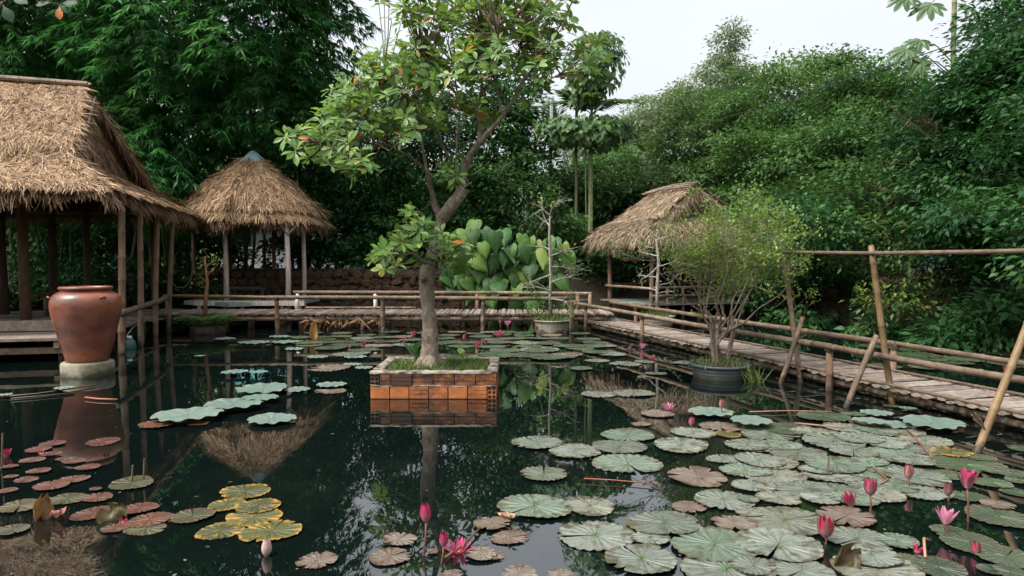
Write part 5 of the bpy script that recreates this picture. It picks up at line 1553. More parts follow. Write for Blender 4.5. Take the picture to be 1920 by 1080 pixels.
# ------------------------------------------------------------------ big heart-leaved plant behind the walkway
def heart_leaf(n=9, m=7):
    """broad heart-shaped blade with quilted veins; base at origin, tip at y=1"""
    rows_ = []
    for i in range(n):
        t = i / (n - 1)
        y = -0.16 + 1.16 * t
        if t < 0.14: hw = 0.30 + 0.85 * t
        else: hw = 0.46 * (max(0, 1 - ((t - 0.30) / 0.70) ** 2 if t > 0.30 else 1 - ((0.30 - t) / 0.62) ** 2)) ** 1.15
        if i == n - 1: hw = 0.01
        row = []
        for j in range(m):
            s = -1 + 2 * j / (m - 1)
            yy = y + (0.17 * (1 - abs(s)) ** 2 * (1 - t) ** 3)
            z = 0.16 * abs(s) * hw - 0.34 * max(0, t) ** 2 + 0.008 * math.sin(yy * 26 - abs(s) * 5) * (abs(s) > 0.1) - 0.13 * s * s
            row.append((s * hw, yy, z))
        rows_.append(row)
    return np.array(rows_)
HLM = []
for k in range(2):
    mb = MB(); G_ = heart_leaf(); G_[:, :, 2] += 0.015 * rng.randn(*G_.shape[:2]); mb.grid(G_); HLM.append(mb.mesh('leaf', M['lf_heart'], smooth=True))
bp_ = onY(960, 575, 18.2)
bl_ = thing('big_leaved_plant', (bp_[0], bp_[1] + 0.5, 0.0), 'lush climber with huge heart shaped quilted leaves behind the walkway', 'plant')
SP = [(880, 425, 24, 18, 4), (890, 455, 46, 28, 14), (950, 455, 46, 28, 16), (1000, 470, 50, 35, 16), (930, 490, 60, 35, 18), (1000, 520, 60, 28, 16), (900, 535, 60, 25, 14), (960, 545, 70, 25, 14), (850, 520, 20, 30, 7), (1040, 480, 30, 30, 6)]
mbs = MB()
for (px, py, rx, ry, n) in SP:
    for k in range(n):
        a, q = rng.rand() * 6.283, math.sqrt(rng.rand())
        p = onY(px + rx * q * math.cos(a), py + ry * q * math.sin(a), 17.75 + 0.5 * rng.rand() + 0.4 * (abs(px - 955) / 120.0))
        f = np.array([rng.randn() * 0.55, -0.35 - 0.35 * rng.rand(), -0.85 + rng.randn() * 0.3])
        u = np.array([rng.randn() * 0.5, -0.55 - 0.5 * rng.rand(), 0.75])
        R_ = frames(f[None], u[None])[0]
        s = 0.34 + 0.25 * rng.rand()
        o = link_mesh('leaf', HLM[k % 2], bl_)
        o.matrix_basis = Matrix.Translation(Vector(p) - bl_.location) @ Matrix([[*R_[i], 0] for i in range(3)] + [[0, 0, 0, 1]]) @ Matrix.Scale(s, 4)
        e = np.array([p[0] * 0.6 + bp_[0] * 0.4, p[1] + 0.5, max(0.3, p[2] - 0.7)])
        mbs.tube([p, (p + e) / 2 + np.array([0, 0.05, 0.08]), e], [0.008, 0.01, 0.014], 5, cap=False)
mbs.build('leaf_stalks', M['stem_green'], bl_, kind='stuff')
mb = MB()
for k in range(6):
    x = bp_[0] - 1.3 + k * 0.55
    mb.tube([(x, 19.0, -0.4), (x + rng.randn() * 0.1, 18.8, 0.7), (x + rng.randn() * 0.2, 18.6, 1.6)], [0.04, 0.035, 0.02], 6)
mb.build('stems', M['bark'], bl_)

# ------------------------------------------------------------------ palms, climbing vines
def frond_mesh(L_, n, leaf_l, arch, tint):
    """one pinnate palm frond starting at origin along +y, arching down"""
    P_, Fw, U, S, T = [], [], [], [], []
    mb = MB(); sp = []
    for i in range(12):
        t = i / 11
        sp.append((0, L_ * (t - 0.12 * arch * t * t), L_ * (0.25 * t - arch * 0.6 * t * t)))
    sp = np.array(sp)
    for i in range(n):
        t = 0.12 + 0.88 * i / (n - 1)
        p = np.array([np.interp(t, np.linspace(0, 1, 12), sp[:, k]) for k in range(3)])
        for s in (-1, 1):
            P_.append(p); Fw.append((s * 0.9, 0.75, -0.12 - 0.25 * rng.rand())); U.append((0.0, 0.2, 1.0)); S.append(leaf_l * (0.45 + 0.65 * math.sin(math.pi * min(1, t * 0.9 + 0.08)))); T.append(tint + 0.3 * rng.rand())
    return sp, [np.array(a, float) for a in (P_, Fw, U, S, T)]
def palm(label, base, top, r, fronds, L_, group='slender palms'):
    t = thing('palm_tree', base, label, 'palm', group)
    base, top = np.array(base), np.array(top)
    mb = MB(); n = 24
    ts = np.linspace(0, 1, n)[:, None]
    mb.tube(base * (1 - ts) + top * ts + np.array([0.03, 0, 0]) * np.sin(ts * 5), [r * (1.1 - 0.25 * i / n) * (1.08 if i % 2 else 1.0) for i in range(n)], 9)
    mb.build('trunk', M['palm_trunk'], t, smooth=True)
    for k, (az, el, arch) in enumerate(fronds):
        sp, (P_, Fw, U, S, T) = frond_mesh(L_ * (0.85 + 0.3 * rng.rand()), 26, 0.42, arch, 0.3)
        ce, se = math.cos(el), math.sin(el)
        Rx = np.array([[1, 0, 0], [0, ce, -se], [0, se, ce]]); ca, sa = math.cos(az), math.sin(az)
        Rz = np.array([[ca, -sa, 0], [sa, ca, 0], [0, 0, 1]]); R_ = Rz @ Rx
        tpl = BLADE[0] * np.array([1.3, 1, 1])
        me = cloud_mesh('frond', tpl, BLADE[1], P_ @ R_.T + top, np.einsum('ij,njk->nik', R_, frames(Fw, U)), S, T, M['lf_palm'], tuple(t.location))
        o = link_mesh('frond', me, t)
        mb = MB(); mb.tube(sp @ R_.T + top, np.linspace(0.02, 0.006, 12), 5, cap=False)
        ms = mb.mesh('midrib', M['palm_trunk'], tuple(t.location)); link_mesh('midrib', ms, o)
    return t
gz = lambda x, y: float(ground_h(x, y))
q0, q1 = onY(1076, 470, 22.8), onY(1083, 205, 22.8)
palm('slender brown palm trunk standing left of the pair right of centre', (q0[0], q0[1], gz(q0[0], q0[1])), tuple(q1), 0.055, [(0.9, 0.9, 0.7), (2.4, 0.7, 0.8), (3.8, 0.8, 0.7), (5.2, 0.6, 0.9)], 1.1)
q0, q1 = onY(1103, 470, 22.4), onY(1110, 215, 22.4)
palm('slender green palm trunk standing right of the pair right of centre', (q0[0], q0[1], gz(q0[0], q0[1])), tuple(q1), 0.075, [(-0.6, 1.1, 0.4), (0.5, 0.9, 0.5), (-1.6, 0.5, 0.9), (1.6, 0.5, 0.9), (3.0, 0.6, 0.9), (-2.6, 0.4, 1.0)], 1.6)
q0, q1 = onY(1030, 470, 23.6), onY(1035, 275, 23.6)
palm('young palm with upright fronds left of the vine clad trunks', (q0[0], q0[1], gz(q0[0], q0[1])), tuple(q1), 0.06, [(1.2, 1.25, 0.2), (-1.1, 1.2, 0.25), (0.2, 1.35, 0.2), (1.8, 0.8, 0.7), (-1.8, 0.7, 0.8), (2.8, 0.6, 0.9), (-2.9, 0.5, 0.9), (-1.2, 0.3, 1.0), (1.2, 0.3, 1.0)], 1.9)
q0, q1 = onY(1225, 470, 26), onY(1225, 300, 26)
palm('short palm crown with upright fronds above the left slope of the ragged hut', (q0[0], q0[1], gz(q0[0], q0[1])), tuple(q1), 0.07, [(0.6, 1.25, 0.2), (-0.6, 1.25, 0.2), (1.5, 0.9, 0.5), (-1.5, 0.9, 0.5), (3.0, 0.8, 0.6)], 1.1)
HV = (np.array([(0, 0, 0), (-0.40, 0.12, 0.05), (-0.36, 0.48, 0.03), (0, 1, -0.15), (0.36, 0.48, 0.03), (0.40, 0.12, 0.05), (0, 0.4, -0.02)], float), np.array([(0, 6, 2, 1), (6, 3, 3, 2), (0, 5, 4, 6), (6, 4, 3, 3)]))
HV = (np.array([(0, 0, 0), (-0.40, 0.15, 0.05), (-0.05, 0.5, 0.0), (0, 1, -0.15), (0.05, 0.5, 0.0), (0.40, 0.15, 0.05)], float), np.array([(0, 2, 3, 1), (0, 5, 3, 4)]))
def vine(label, lobes, base, stem):
    t = thing('climbing_vine', base, label, 'vine', 'vines on the palms')
    mb = MB(); mb.tube(stem, 0.02, 6); mb.build('stem', M['stem_green'], t)
    P_, Fw, U, S, T = [], [], [], [], []
    for c, r in lobes:
        n = int(620 * r[0] * r[2])
        d = unit(rng.randn(n, 3)); rad = 0.45 + 0.6 * rng.rand(n) ** 0.5
        P_.append(c + d * r * rad[:, None]); Fw.append(d * 0.5 + np.array([0, -0.2, -0.9]) + rng.randn(n, 3) * 0.25); U.append(d + np.array([0, -0.3, 0.8])); S.append(0.24 * (0.6 + 0.7 * rng.rand(n))); T.append(rng.rand(n))
    P_, Fw, U, S, T = [np.concatenate(a) for a in (P_, Fw, U, S, T)]
    me = cloud_mesh('foliage', LEAF2[0] * np.array([1.5, 1, 1]), LEAF2[1], P_, frames(Fw, U), S, T, M['lf_vine'], tuple(t.location))
    o = link_mesh('foliage', me, t); o['kind'] = 'stuff'
k0 = onY(1112, 200, 22.2)
vine('heavy vine with hanging heart shaped leaves against the sky beside the planter tree crown',
     [lobe(1118, 118, 22.2, 56, 58), lobe(1095, 160, 22.2, 36, 38), lobe(1140, 85, 22.2, 26, 28)], (k0[0], k0[1], gz(k0[0], k0[1])), [(k0[0], k0[1], 1.2), tuple(onY(1110, 260, 22.2)), tuple(onY(1112, 100, 22.2))])
k0 = onY(1095, 245, 22.0)
vine('leafy vine wrapped in a wide collar round the twin palm trunks',
     [lobe(1050, 245, 22.2, 46, 26), lobe(1130, 245, 22, 46, 32), lobe(1090, 240, 22, 50, 26), lobe(1165, 240, 22.3, 24, 18)], (k0[0], k0[1], gz(k0[0], k0[1])), [(k0[0] + 0.1, k0[1], 1.2), tuple(onY(1098, 330, 22.0)), tuple(onY(1095, 240, 22.0))])

# tall lobed-leaf plant at top right
def lobed_leaf(nl=9):
    V, F = [(0, 0, 0)], []
    n = nl * 4
    for i in range(n + 1):
        a = -2.75 + 5.5 * i / n
        k = 0.5 + 0.5 * math.cos((a / 5.5 + 0.5) * nl * 2 * math.pi + math.pi)
        rr = (0.60 + 0.40 * k ** 0.7) * (0.80 + 0.20 * math.cos(a))
        V.append((0.5 * rr * math.sin(a), 0.5 * rr * math.cos(a), -0.10 * rr + 0.04 * math.cos(a * nl)))
        V.append((rr * math.sin(a), rr * math.cos(a), -0.42 * rr * rr + 0.03 * math.sin(a * nl)))
    for i in range(n):
        F += [(0, 1 + 2 * i, 3 + 2 * i), (1 + 2 * i, 2 + 2 * i, 4 + 2 * i, 3 + 2 * i)]
    return V, F
V, F = lobed_leaf()
lob_me = bpy.data.meshes.new('leaf'); lob_me.from_pydata(V, [], F); lob_me.materials.append(M['lf_lobed'] if 'lf_lobed' in M else M['lf_big_o'])
q0 = onY(1792, 120, 14.6)
ub = thing('lobed_leaf_plant', (q0[0], q0[1], 1.2), 'tall pale stem with big lobed leaves against the sky at top right', 'plant')
mb = MB(); mb.tube([(q0[0] + 0.15, q0[1] + 0.1, 1.0), onY(1790, 300, 14.7), onY(1787, 110, 14.6), onY(1791, -60, 14.5)], [0.06, 0.06, 0.05, 0.045], 9, knots=0.25); mb.build('stem', M['palm_trunk'], ub, smooth=True)
for (px, py, dz, s, az, tl, hx, hy) in ((1700, 92, -0.2, 0.36, 2.9, 0.9, 1788, 150), (1722, 112, -0.3, 0.30, 2.5, 1.0, 1788, 140), (1725, 75, -0.1, 0.30, 3.3, 0.5, 1788, 120), (1745, 8, -0.2, 0.36, 3.2, 0.7, 1790, -20), (1700, -5, 0.0, 0.33, 2.8, 0.6, 1790, -30), (1840, 95, -0.3, 0.34, -0.3, 0.9, 1788, 120), (1812, 10, -0.2, 0.3, 0.2, 0.6, 1790, -10), (1850, 60, -0.1, 0.28, 0.4, 0.8, 1788, 90)):
    c = onY(px, py, 14.6 + dz); s *= 1.25
    h = onY(hx, hy, 14.6)
    f = np.array([math.cos(az), -0.5, -tl]); u = np.array([0.2 * math.cos(az), -0.75, 0.8])
    R_ = frames(f[None], u[None])[0]
    o = link_mesh('leaf', lob_me, ub)
    o.matrix_basis = Matrix.Translation(Vector(c) - ub.location) @ Matrix([[*R_[i], 0] for i in range(3)] + [[0, 0, 0, 1]]) @ Matrix.Scale(s, 4)
    mb = MB(); mb.tube([h, (h + c) / 2 + Z3 * 0.12, c], [0.014, 0.011, 0.009], 5); mb.build('leaf_stalk', M['stem_green'], ub)

# a cable crossing the right hand trees
mb = MB(); pts = [onY(1250 + 420 * i / 10, 0, 1) for i in range(11)]
A_, B_ = onY(1100, 285, 24), onY(1760, 68, 11.4)
C_ = B_ + (B_ - A_) * 0.35
ts = np.linspace(0, 1, 14)[:, None]
cp_ = A_ * (1 - ts) + C_ * ts + np.array([0, 0, -1.1]) * (ts * (1 - ts))
mb.tube(cp_, 0.009, 5)
props(mb.build('overhead_cable', M['wire'], base=tuple(A_)), 'thin dark cable crossing before the right hand tree crowns', 'cable')

# overhanging twig at the top left corner, from a limb above the frame
twl = lme.copy(); twl.materials.clear(); twl.materials.append(M['lf_dark'])
q0 = onY(95, -30, 5.2)
tw = thing('overhanging_branch', tuple(q0), 'twig with a few green leaves and one orange leaf hanging into the top left corner', 'branch')
mb = MB(); mb.tube([onY(-330, -420, 5.6), onY(-120, -190, 5.4), q0, onY(90, 3, 5.2), onY(112, 10, 5.2)], [0.05, 0.03, 0.012, 0.006, 0.004], 7); mb.tube([q0, onY(20, -5, 5.3), onY(-5, 12, 5.3)], [0.012, 0.007, 0.004], 6)
mb.build('twig', M['bark'], tw, smooth=True)
for (px, py, fx, fz, s, col) in ((112, 8, 0.9, 0.1, 0.14, 0), (112, 8, 0.7, -0.6, 0.10, 0), (112, 9, 0.05, -1.0, 0.11, 1), (100, 5, -0.9, -0.1, 0.12, 0), (118, 5, 0.4, 0.9, 0.14, 0), (90, 2, -0.6, 0.6, 0.12, 0), (5, 8, 0.5, -0.7, 0.16, 0), (0, 12, -0.2, -0.9, 0.15, 0), (20, -4, 0.8, -0.2, 0.15, 0)):
    f = np.array([fx, -0.3, fz])
    R_ = frames(f[None], np.array([[0.1, -0.9, 0.5]]))[0]
    o = link_mesh('leaf', twl, tw)
    if col:
        m2 = lme.copy();  m2.materials.clear(); m2.materials.append(M['orange_leaf'] if 'orange_leaf' in M else M['dry']); o.data = m2
        o['label'] = 'orange old leaf'
    o.matrix_basis = Matrix.Translation(Vector(onY(px, py, 5.2)) - tw.location) @ Matrix([[*R_[i], 0] for i in range(3)] + [[0, 0, 0, 1]]) @ Matrix.Diagonal((s * 1.4, s, s, 1))

# ------------------------------------------------------------------ clay jar and plinth
JC = onz(165, 702, 0.0)
pz = thing('concrete_plinth', (JC[0], JC[1], 0), 'round mossy concrete plinth in the water under the clay jar', 'plinth')
mb = MB(); mb.lathe((JC[0], JC[1], 0), [(0.0, -0.6), (0.305, -0.6), (0.312, 0.0), (0.313, 0.15), (0.302, 0.175), (0.26, 0.182), (0.0, 0.184)], 48, wob=lambda t, z: 1 + 0.006 * math.sin(5 * t))
mb.build('plinth_block', M['plinth'] if 'plinth' in M else M['concrete'], pz, smooth=True)
jar = thing('clay_jar', (JC[0], JC[1], 0.184), 'big glossy red-brown clay jar standing on a concrete plinth in the water', 'jar')
prof = [(0.0, 0.0), (0.24, 0.0), (0.252, 0.012), (0.262, 0.06), (0.292, 0.18), (0.330, 0.33), (0.368, 0.48), (0.398, 0.60), (0.416, 0.70), (0.418, 0.77), (0.405, 0.83), (0.375, 0.875), (0.335, 0.903), (0.298, 0.918), (0.288, 0.93)]
mb = MB(); mb.lathe((JC[0], JC[1], 0.184), prof, 64, wob=lambda t, z: 1 + 0.004 * math.sin(2 * t + 3 * z))
mb.build('body', M['jar'], jar, smooth=True)
mb = MB(); mb.lathe((JC[0], JC[1], 0.184), [(0.286, 0.925), (0.292, 0.94), (0.308, 0.948), (0.316, 0.960), (0.314, 0.976), (0.302, 0.985), (0.282, 0.982), (0.268, 0.96), (0.262, 0.92), (0.25, 0.80), (0.0, 0.78)], 64)
mb.build('rim', M['jar'], jar, smooth=True)
for a in (-0.55, -2.55, 0.9, 2.2):
    c = np.array([JC[0] + 0.405 * math.cos(a), JC[1] + 0.405 * math.sin(a), 0.184 + 0.845])
    tang = np.array([-math.sin(a), math.cos(a), 0]); out = np.array([math.cos(a), math.sin(a), 0.6])
    mb = MB(); mb.tube([c - tang * 0.035 - out * 0.015, c - tang * 0.02 + out * 0.02, c + tang * 0.02 + out * 0.02, c + tang * 0.035 - out * 0.015], 0.012, 7)
    mb.build('lug', M['jar'], jar, smooth=True)

# white pipe along the deck edge and a teal float under it
mb = MB(); mb.tube([onz(222, 633, 0.13), onz(236, 631, 0.16), onz(250, 613, 0.25), onz(272, 603, 0.28), onz(308, 597, 0.28)], 0.014, 7)
q = onz(236, 631, 0.16)
props(mb.build('water_pipe', M['pipe'], base=tuple(q), smooth=True), 'thin white pipe bent along the deck edge right of the jar', 'pipe')
q = onz(243, 653, 0.0)
fl = thing('plastic_float', tuple(q), 'teal plastic container half hidden under the deck right of the jar', 'container')
mb = MB(); mb.lathe((q[0], q[1], 0), [(0.0, -0.1), (0.10, -0.08), (0.115, 0.03), (0.09, 0.13), (0.05, 0.17), (0.035, 0.185), (0.0, 0.19)], 20); mb.build('body', M['teal_float'], fl, smooth=True)
mb = MB(); mb.lathe((q[0], q[1], 0), [(0.042, 0.18), (0.042, 0.215), (0.0, 0.22)], 14); mb.build('lid', M['pipe'], fl, smooth=True)

# ------------------------------------------------------------------ potted plants in the pond
def pot(parent, c, R_, top, mat, rim=0.03, depth=0.5):
    mb = MB()
    mb.lathe(c, [(0.0, -depth), (R_ * 0.80, -depth), (R_ * 0.86, 0.0 - 0.02), (R_ * 0.93, top * 0.6), (R_ * 0.955, top - rim - 0.004), (R_ * 1.0, top - rim), (R_ * 1.015, top - rim * 0.4), (R_ * 1.0, top), (R_ * 0.94, top), (R_ * 0.93, top - 0.05)], 48)
    o = mb.build('pot', M[mat], parent, smooth=True)
    for zr in (0.35, 0.6):
        mb = MB(); zc = top * zr; rr = R_ * (0.86 + (0.93 - 0.86) * zr / 0.6) + 0.003
        n = 40
        mb.tube([(c[0] + rr * math.cos(2 * math.pi * i / n), c[1] + rr * math.sin(2 * math.pi * i / n), c[2] + zc) for i in range(n + 1)], 0.005, 5, cap=False)
        mb.build('ridge_band', M[mat], o, base=tuple(parent.location), smooth=True)
    mb = MB(); mb.lathe(c, [(R_ * 0.94, top - 0.045), (R_ * 0.5, top - 0.01), (0.0, top + 0.015)], 30, wob=lambda t, z: 1 + 0.01 * math.sin(7 * t))
    mb.build('soil', M['moss'] if mat == 'pot_pale' else M['soil'], parent, smooth=True)


def bushy(parent, c, stems, spread, height, leafn, leaf_len, mat, bark, r0=0.02, top_bias=0.35, sub=5, leaf_zone=None, wx_=1.0):
    """many upright forking stems with small leaves on the twigs"""
    mb = MB(); tips = []
    for k in range(stems):
        a = 2 * math.pi * k / stems + rng.rand() * 0.7
        lean = spread * (0.15 + 0.85 * rng.rand())
        ta = a - a % (2 * math.pi / 3)
        b0 = np.array(c) + np.array([math.cos(ta) * 0.09, math.sin(ta) * 0.09, 0])
        fk = b0 + np.array([math.cos(ta) * 0.07, math.sin(ta) * 0.07, height * (0.10 + 0.12 * rng.rand())])
        e = np.array(c) + np.array([math.cos(a) * lean * wx_, math.sin(a) * lean * 0.9, height * (0.62 + 0.36 * rng.rand()) * (1 - 0.25 * lean / spread)])
        m = b0 * 0.55 + e * 0.45 + np.array([0, 0, 0.10 * height]) + rng.randn(3) * 0.05
        m[2] -= 0.07 * height
        Q = [b0, fk, fk * 0.5 + m * 0.5 + rng.randn(3) * 0.05, m, (m + e) / 2 + rng.randn(3) * 0.06, e]
        mb.tube(Q, [r0 * 1.7, r0 * 1.2, r0 * 0.85, r0 * 0.6, r0 * 0.42, r0 * 0.2], 6, cap=False)
        for j in range(sub):
            t_ = 0.35 + 0.6 * rng.rand()
            s = m * (1 - t_) + e * t_
            d = unit(rng.randn(3) * np.array([1, 1, 0.6]) + np.array([0, 0, 0.55]))
            q = s + d * height * (0.12 + 0.17 * rng.rand())
            mb.tube([s, (s + q) / 2 + rng.randn(3) * 0.02, q], [r0 * 0.35, r0 * 0.25, r0 * 0.12], 5, cap=False)
            tips += [s * 0.4 + q * 0.6, q, (s + q) / 2]
            for i in range(2):
                q2 = q + unit(rng.randn(3) + np.array([0, 0, 0.4])) * height * (0.05 + 0.07 * rng.rand())
                mb.tube([(s + q) / 2 if i else q, q2], [r0 * 0.18, r0 * 0.08], 4, cap=False)
                tips.append(q2)
        tips.append(e)
    mb.build('stems', M[bark], parent, smooth=True)
    tips = np.array(tips)
    if leaf_zone is not None:
        tips = tips[leaf_zone(tips)]
        tips = tips[rng.rand(len(tips)) < 0.5]
    n = leafn
    i = rng.randint(len(tips), size=n)
    p = tips[i] + rng.randn(n, 3) * height * 0.026
    f = unit(rng.randn(n, 3) + np.array([0, 0, 0.15]))
    me = cloud_mesh('foliage', LEAF2[0], LEAF2[1], p, frames(f, Z3 + rng.randn(n, 3) * 0.5), leaf_len * (0.6 + 0.7 * rng.rand(n)), np.clip(rng.rand(len(tips))[i] * 0.4 + 0.6 * rng.rand(n), 0, 1), M[mat], tuple(parent.location))
    o = link_mesh('foliage', me, parent); o['kind'] = 'stuff'


c1 = onz(1350, 706, 0.0)
ps = thing('potted_shrub', (c1[0], c1[1], 0), 'many-stemmed yellow green shrub in a slate grey pot beside the footbridge', 'potted shrub')
pot(ps, (c1[0], c1[1], 0), 0.385, 0.175, 'pot_dark')
bushy(ps, (c1[0], c1[1] + 0.02, 0.17), 15, 1.05, 2.35, 9500, 0.05, 'lf_shrub', 'bark_pale', 0.016, sub=8, leaf_zone=lambda p: (rng.rand(len(p)) < np.clip(0.34 + (p[:, 2] - 0.75) * 0.45 + (p[:, 0] - c1[0]) * 0.40, 0.06, 1)))
grass_patch('grass', None, np.stack([c1[0] + 0.3 * rng.randn(350) * 0.6, c1[1] + 0.3 * rng.randn(350) * 0.6, np.full(350, 0.165)], 1), 0.10, 'lf_grass', tuple(ps.location), 0.05, parent=ps)
# grass tuft in the water right of that pot
q = onz(1415, 716, 0)
n = 70
grass_patch('grass_tuft', 'small tuft of grass in the water right of the slate grey pot', np.stack([q[0] + 0.05 * rng.randn(n), q[1] + 0.05 * rng.randn(n), np.zeros(n)], 1), 0.22, 'lf_grass', tuple(q), 0.03)

c2 = onY(1035, 600, 14.6); c2[2] = 0.0
pb = thing('potted_bonsai', (c2[0], c2[1], 0), 'sparse white-barked bonsai in a pale round pot in front of the walkway', 'potted bonsai')
pot(pb, (c2[0], c2[1], 0), 0.375, 0.27, 'pot_pale')
mb = MB()
Pq = [onY(px, py, c2[1]) for px, py in ((1033, 598), (1031, 560), (1033, 520), (1031, 480), (1030, 440), (1031, 405))]
mb.tube(Pq, [0.042, 0.034, 0.031, 0.028, 0.024, 0.016], 9, wob=0.12)
for (px, py, qx, qy) in ((1031, 404, 1048, 375), (1031, 404, 1014, 388), (1031, 425, 1018, 415), (1032, 480, 1060, 468), (1032, 500, 1075, 505), (1032, 515, 990, 530), (1032, 530, 1072, 520), (1032, 545, 985, 540), (1032, 470, 1005, 462), (1033, 560, 1066, 568)):
    a, b = onY(px, py, c2[1]), onY(qx, qy, c2[1] + rng.randn() * 0.3)
    m = (a + b) / 2 + rng.randn(3) * 0.05
    mb.tube([a, m, b], [0.018, 0.013, 0.006], 6, cap=False)
    for k in range(9):
        w_ = rng.rand(); e = b + rng.randn(3) * np.array([0.2, 0.2, 0.14]); mb.tube([m * (1 - w_) + b * w_, e], [0.006, 0.002], 4, cap=False)
mb.build('trunk', M['bark_white'], pb, smooth=True)
def sprinkle(parent, boxes, leaf_len, mat, n, sig=0.12):
    ctr = np.array([boxes[i] for i in rng.randint(len(boxes), size=n)])
    p = ctr + rng.randn(n, 3) * sig
    me = cloud_mesh('foliage', LEAF2[0], LEAF2[1], p, frames(rng.randn(n, 3), Z3 + rng.randn(n, 3) * 0.6), leaf_len * (0.6 + 0.7 * rng.rand(n)), rng.rand(n), M[mat], tuple(parent.location))
    o = link_mesh('foliage', me, parent); o['kind'] = 'stuff'
sprinkle(pb, [onY(px, py, c2[1]) for px, py in ((1062, 470), (1075, 508), (990, 530), (1010, 580), (1020, 575), (985, 545), (1058, 580), (1045, 500), (1070, 560), (1000, 575), (1015, 560), (1008, 590), (1052, 590))], 0.06, 'lf_mid', 900, 0.12)
n = 500
grass_patch('grass', None, np.stack([c2[0] + 0.22 * rng.randn(n) * 0.75, c2[1] + 0.22 * rng.randn(n) * 0.75, np.full(n, 0.265)], 1), 0.13, 'lf_grass', tuple(pb.location), 0.04, parent=pb)

c3 = onz(1232, 613, 0.0)
pc = thing('potted_tree', (c3[0], c3[1], 0), 'thin white trunk of a bare tree in a pale pot behind the footbridge rails', 'potted tree')
pot(pc, (c3[0], c3[1], 0), 0.39, 0.26, 'pot_pale')
mb = MB()
Pq = [onY(px, py, c3[1]) for px, py in ((1233, 590), (1232, 540), (1235, 490), (1231, 450), (1232, 430))]
mb.tube(Pq, [0.045, 0.038, 0.034, 0.028, 0.016], 8, wob=0.1)
for (py, qx, qy) in ((450, 1262, 440), (455, 1205, 462), (480, 1195, 470), (500, 1270, 488), (520, 1196, 515), (535, 1262, 525), (500, 1210, 520), (545, 1200, 540), (550, 1268, 548)):
    a, b = onY(1233, py, c3[1]), onY(qx, qy, c3[1] + rng.randn() * 0.3)
    m = (a + b) / 2 + rng.randn(3) * 0.05
    mb.tube([a, m, b], [0.017, 0.012, 0.005], 6, cap=False)
    for k in range(4): mb.tube([m * 0.3 + b * 0.7, b + rng.randn(3) * 0.15], [0.007, 0.003], 4, cap=False)
mb.build('trunk', M['bark_white'] if 'bark_white' in M else M['bark_pale'], pc, smooth=True)
sprinkle(pc, [onY(px, py, c3[1]) for px, py in ((1262, 500), (1200, 520), (1265, 545), (1205, 470))], 0.06, 'lf_shrub', 110, 0.14)
n = 420
grass_patch('grass', None, np.stack([c3[0] + 0.24 * rng.randn(n) * 0.75, c3[1] + 0.24 * rng.randn(n) * 0.75, np.full(n, 0.255)], 1), 0.12, 'lf_grass', tuple(pc.location), 0.045, parent=pc)

# fern-covered stump with a small reddish tree
c4 = onY(388, 600, 14.45); c4[2] = 0.0
sp_ = thing('fern_stump', (c4[0], c4[1], 0), 'stump overgrown with ferns carrying a small reddish sapling before the walkway', 'stump')
mb = MB(); mb.lathe((c4[0], c4[1], 0), [(0.33, -0.3), (0.34, 0.0), (0.33, 0.06), (0.31, 0.12), (0.27, 0.17), (0.17, 0.21), (0.0, 0.22)], 40, wob=lambda t, z: 1 + 0.08 * math.sin(5 * t) + 0.05 * math.sin(13 * t + 15 * z) + 0.04 * rng.randn())
mb.build('stump', M['bark_dark'], sp_, smooth=True)
mb = MB(); mb.tube([onY(px, py, c4[1]) for px, py in ((384, 590), (386, 555), (389, 530), (386, 505), (384, 480))], [0.05, 0.042, 0.035, 0.024, 0.012], 8, wob=0.08)
tp = []
for (py, qx, qy) in ((530, 372, 510), (520, 403, 505), (505, 377, 482), (515, 410, 495), (500, 396, 478), (540, 370, 530)):
    a, b = onY(387, py, c4[1]), onY(qx, qy, c4[1] + rng.randn() * 0.2); mb.tube([a, (a + b) / 2 + rng.randn(3) * 0.03, b], [0.016, 0.01, 0.004], 5, cap=False); tp.append(b)
mb.build('sapling', M['bark_red'] if 'bark_red' in M else M['bark'], sp_, smooth=True)
sprinkle(sp_, tp, 0.085, 'lf_shrub', 110, 0.10)
P_, Fw, U, S, T = [], [], [], [], []
for k in range(110):
    a = rng.rand() * 6.283; q = 0.30 * math.sqrt(rng.rand()); L_ = 0.34 + 0.28 * rng.rand()
    b0 = np.array([c4[0] + q * math.cos(a), c4[1] + q * math.sin(a), 0.20]); d = np.array([math.cos(a), math.sin(a), 0])
    for i in range(11):
        t_ = i / 10; p = b0 + d * L_ * t_ * 0.9 + Z3 * (L_ * (1.5 * t_ - 1.7 * t_ * t_))
        sd = np.cross(d, Z3)
        for s in (-1, 1):
            P_.append(p); Fw.append(sd * s + d * 0.5 - Z3 * 0.1); U.append(Z3); S.append(0.12 * (1.1 - t_)); T.append(rng.rand())
me = cloud_mesh('fern_fronds', LEAF1[0], LEAF1[1], np.array(P_), frames(np.array(Fw), np.array(U)), np.array(S), T, M['lf_fern'], tuple(sp_.location))
o = link_mesh('fern_fronds', me, sp_); o['kind'] = 'stuff'

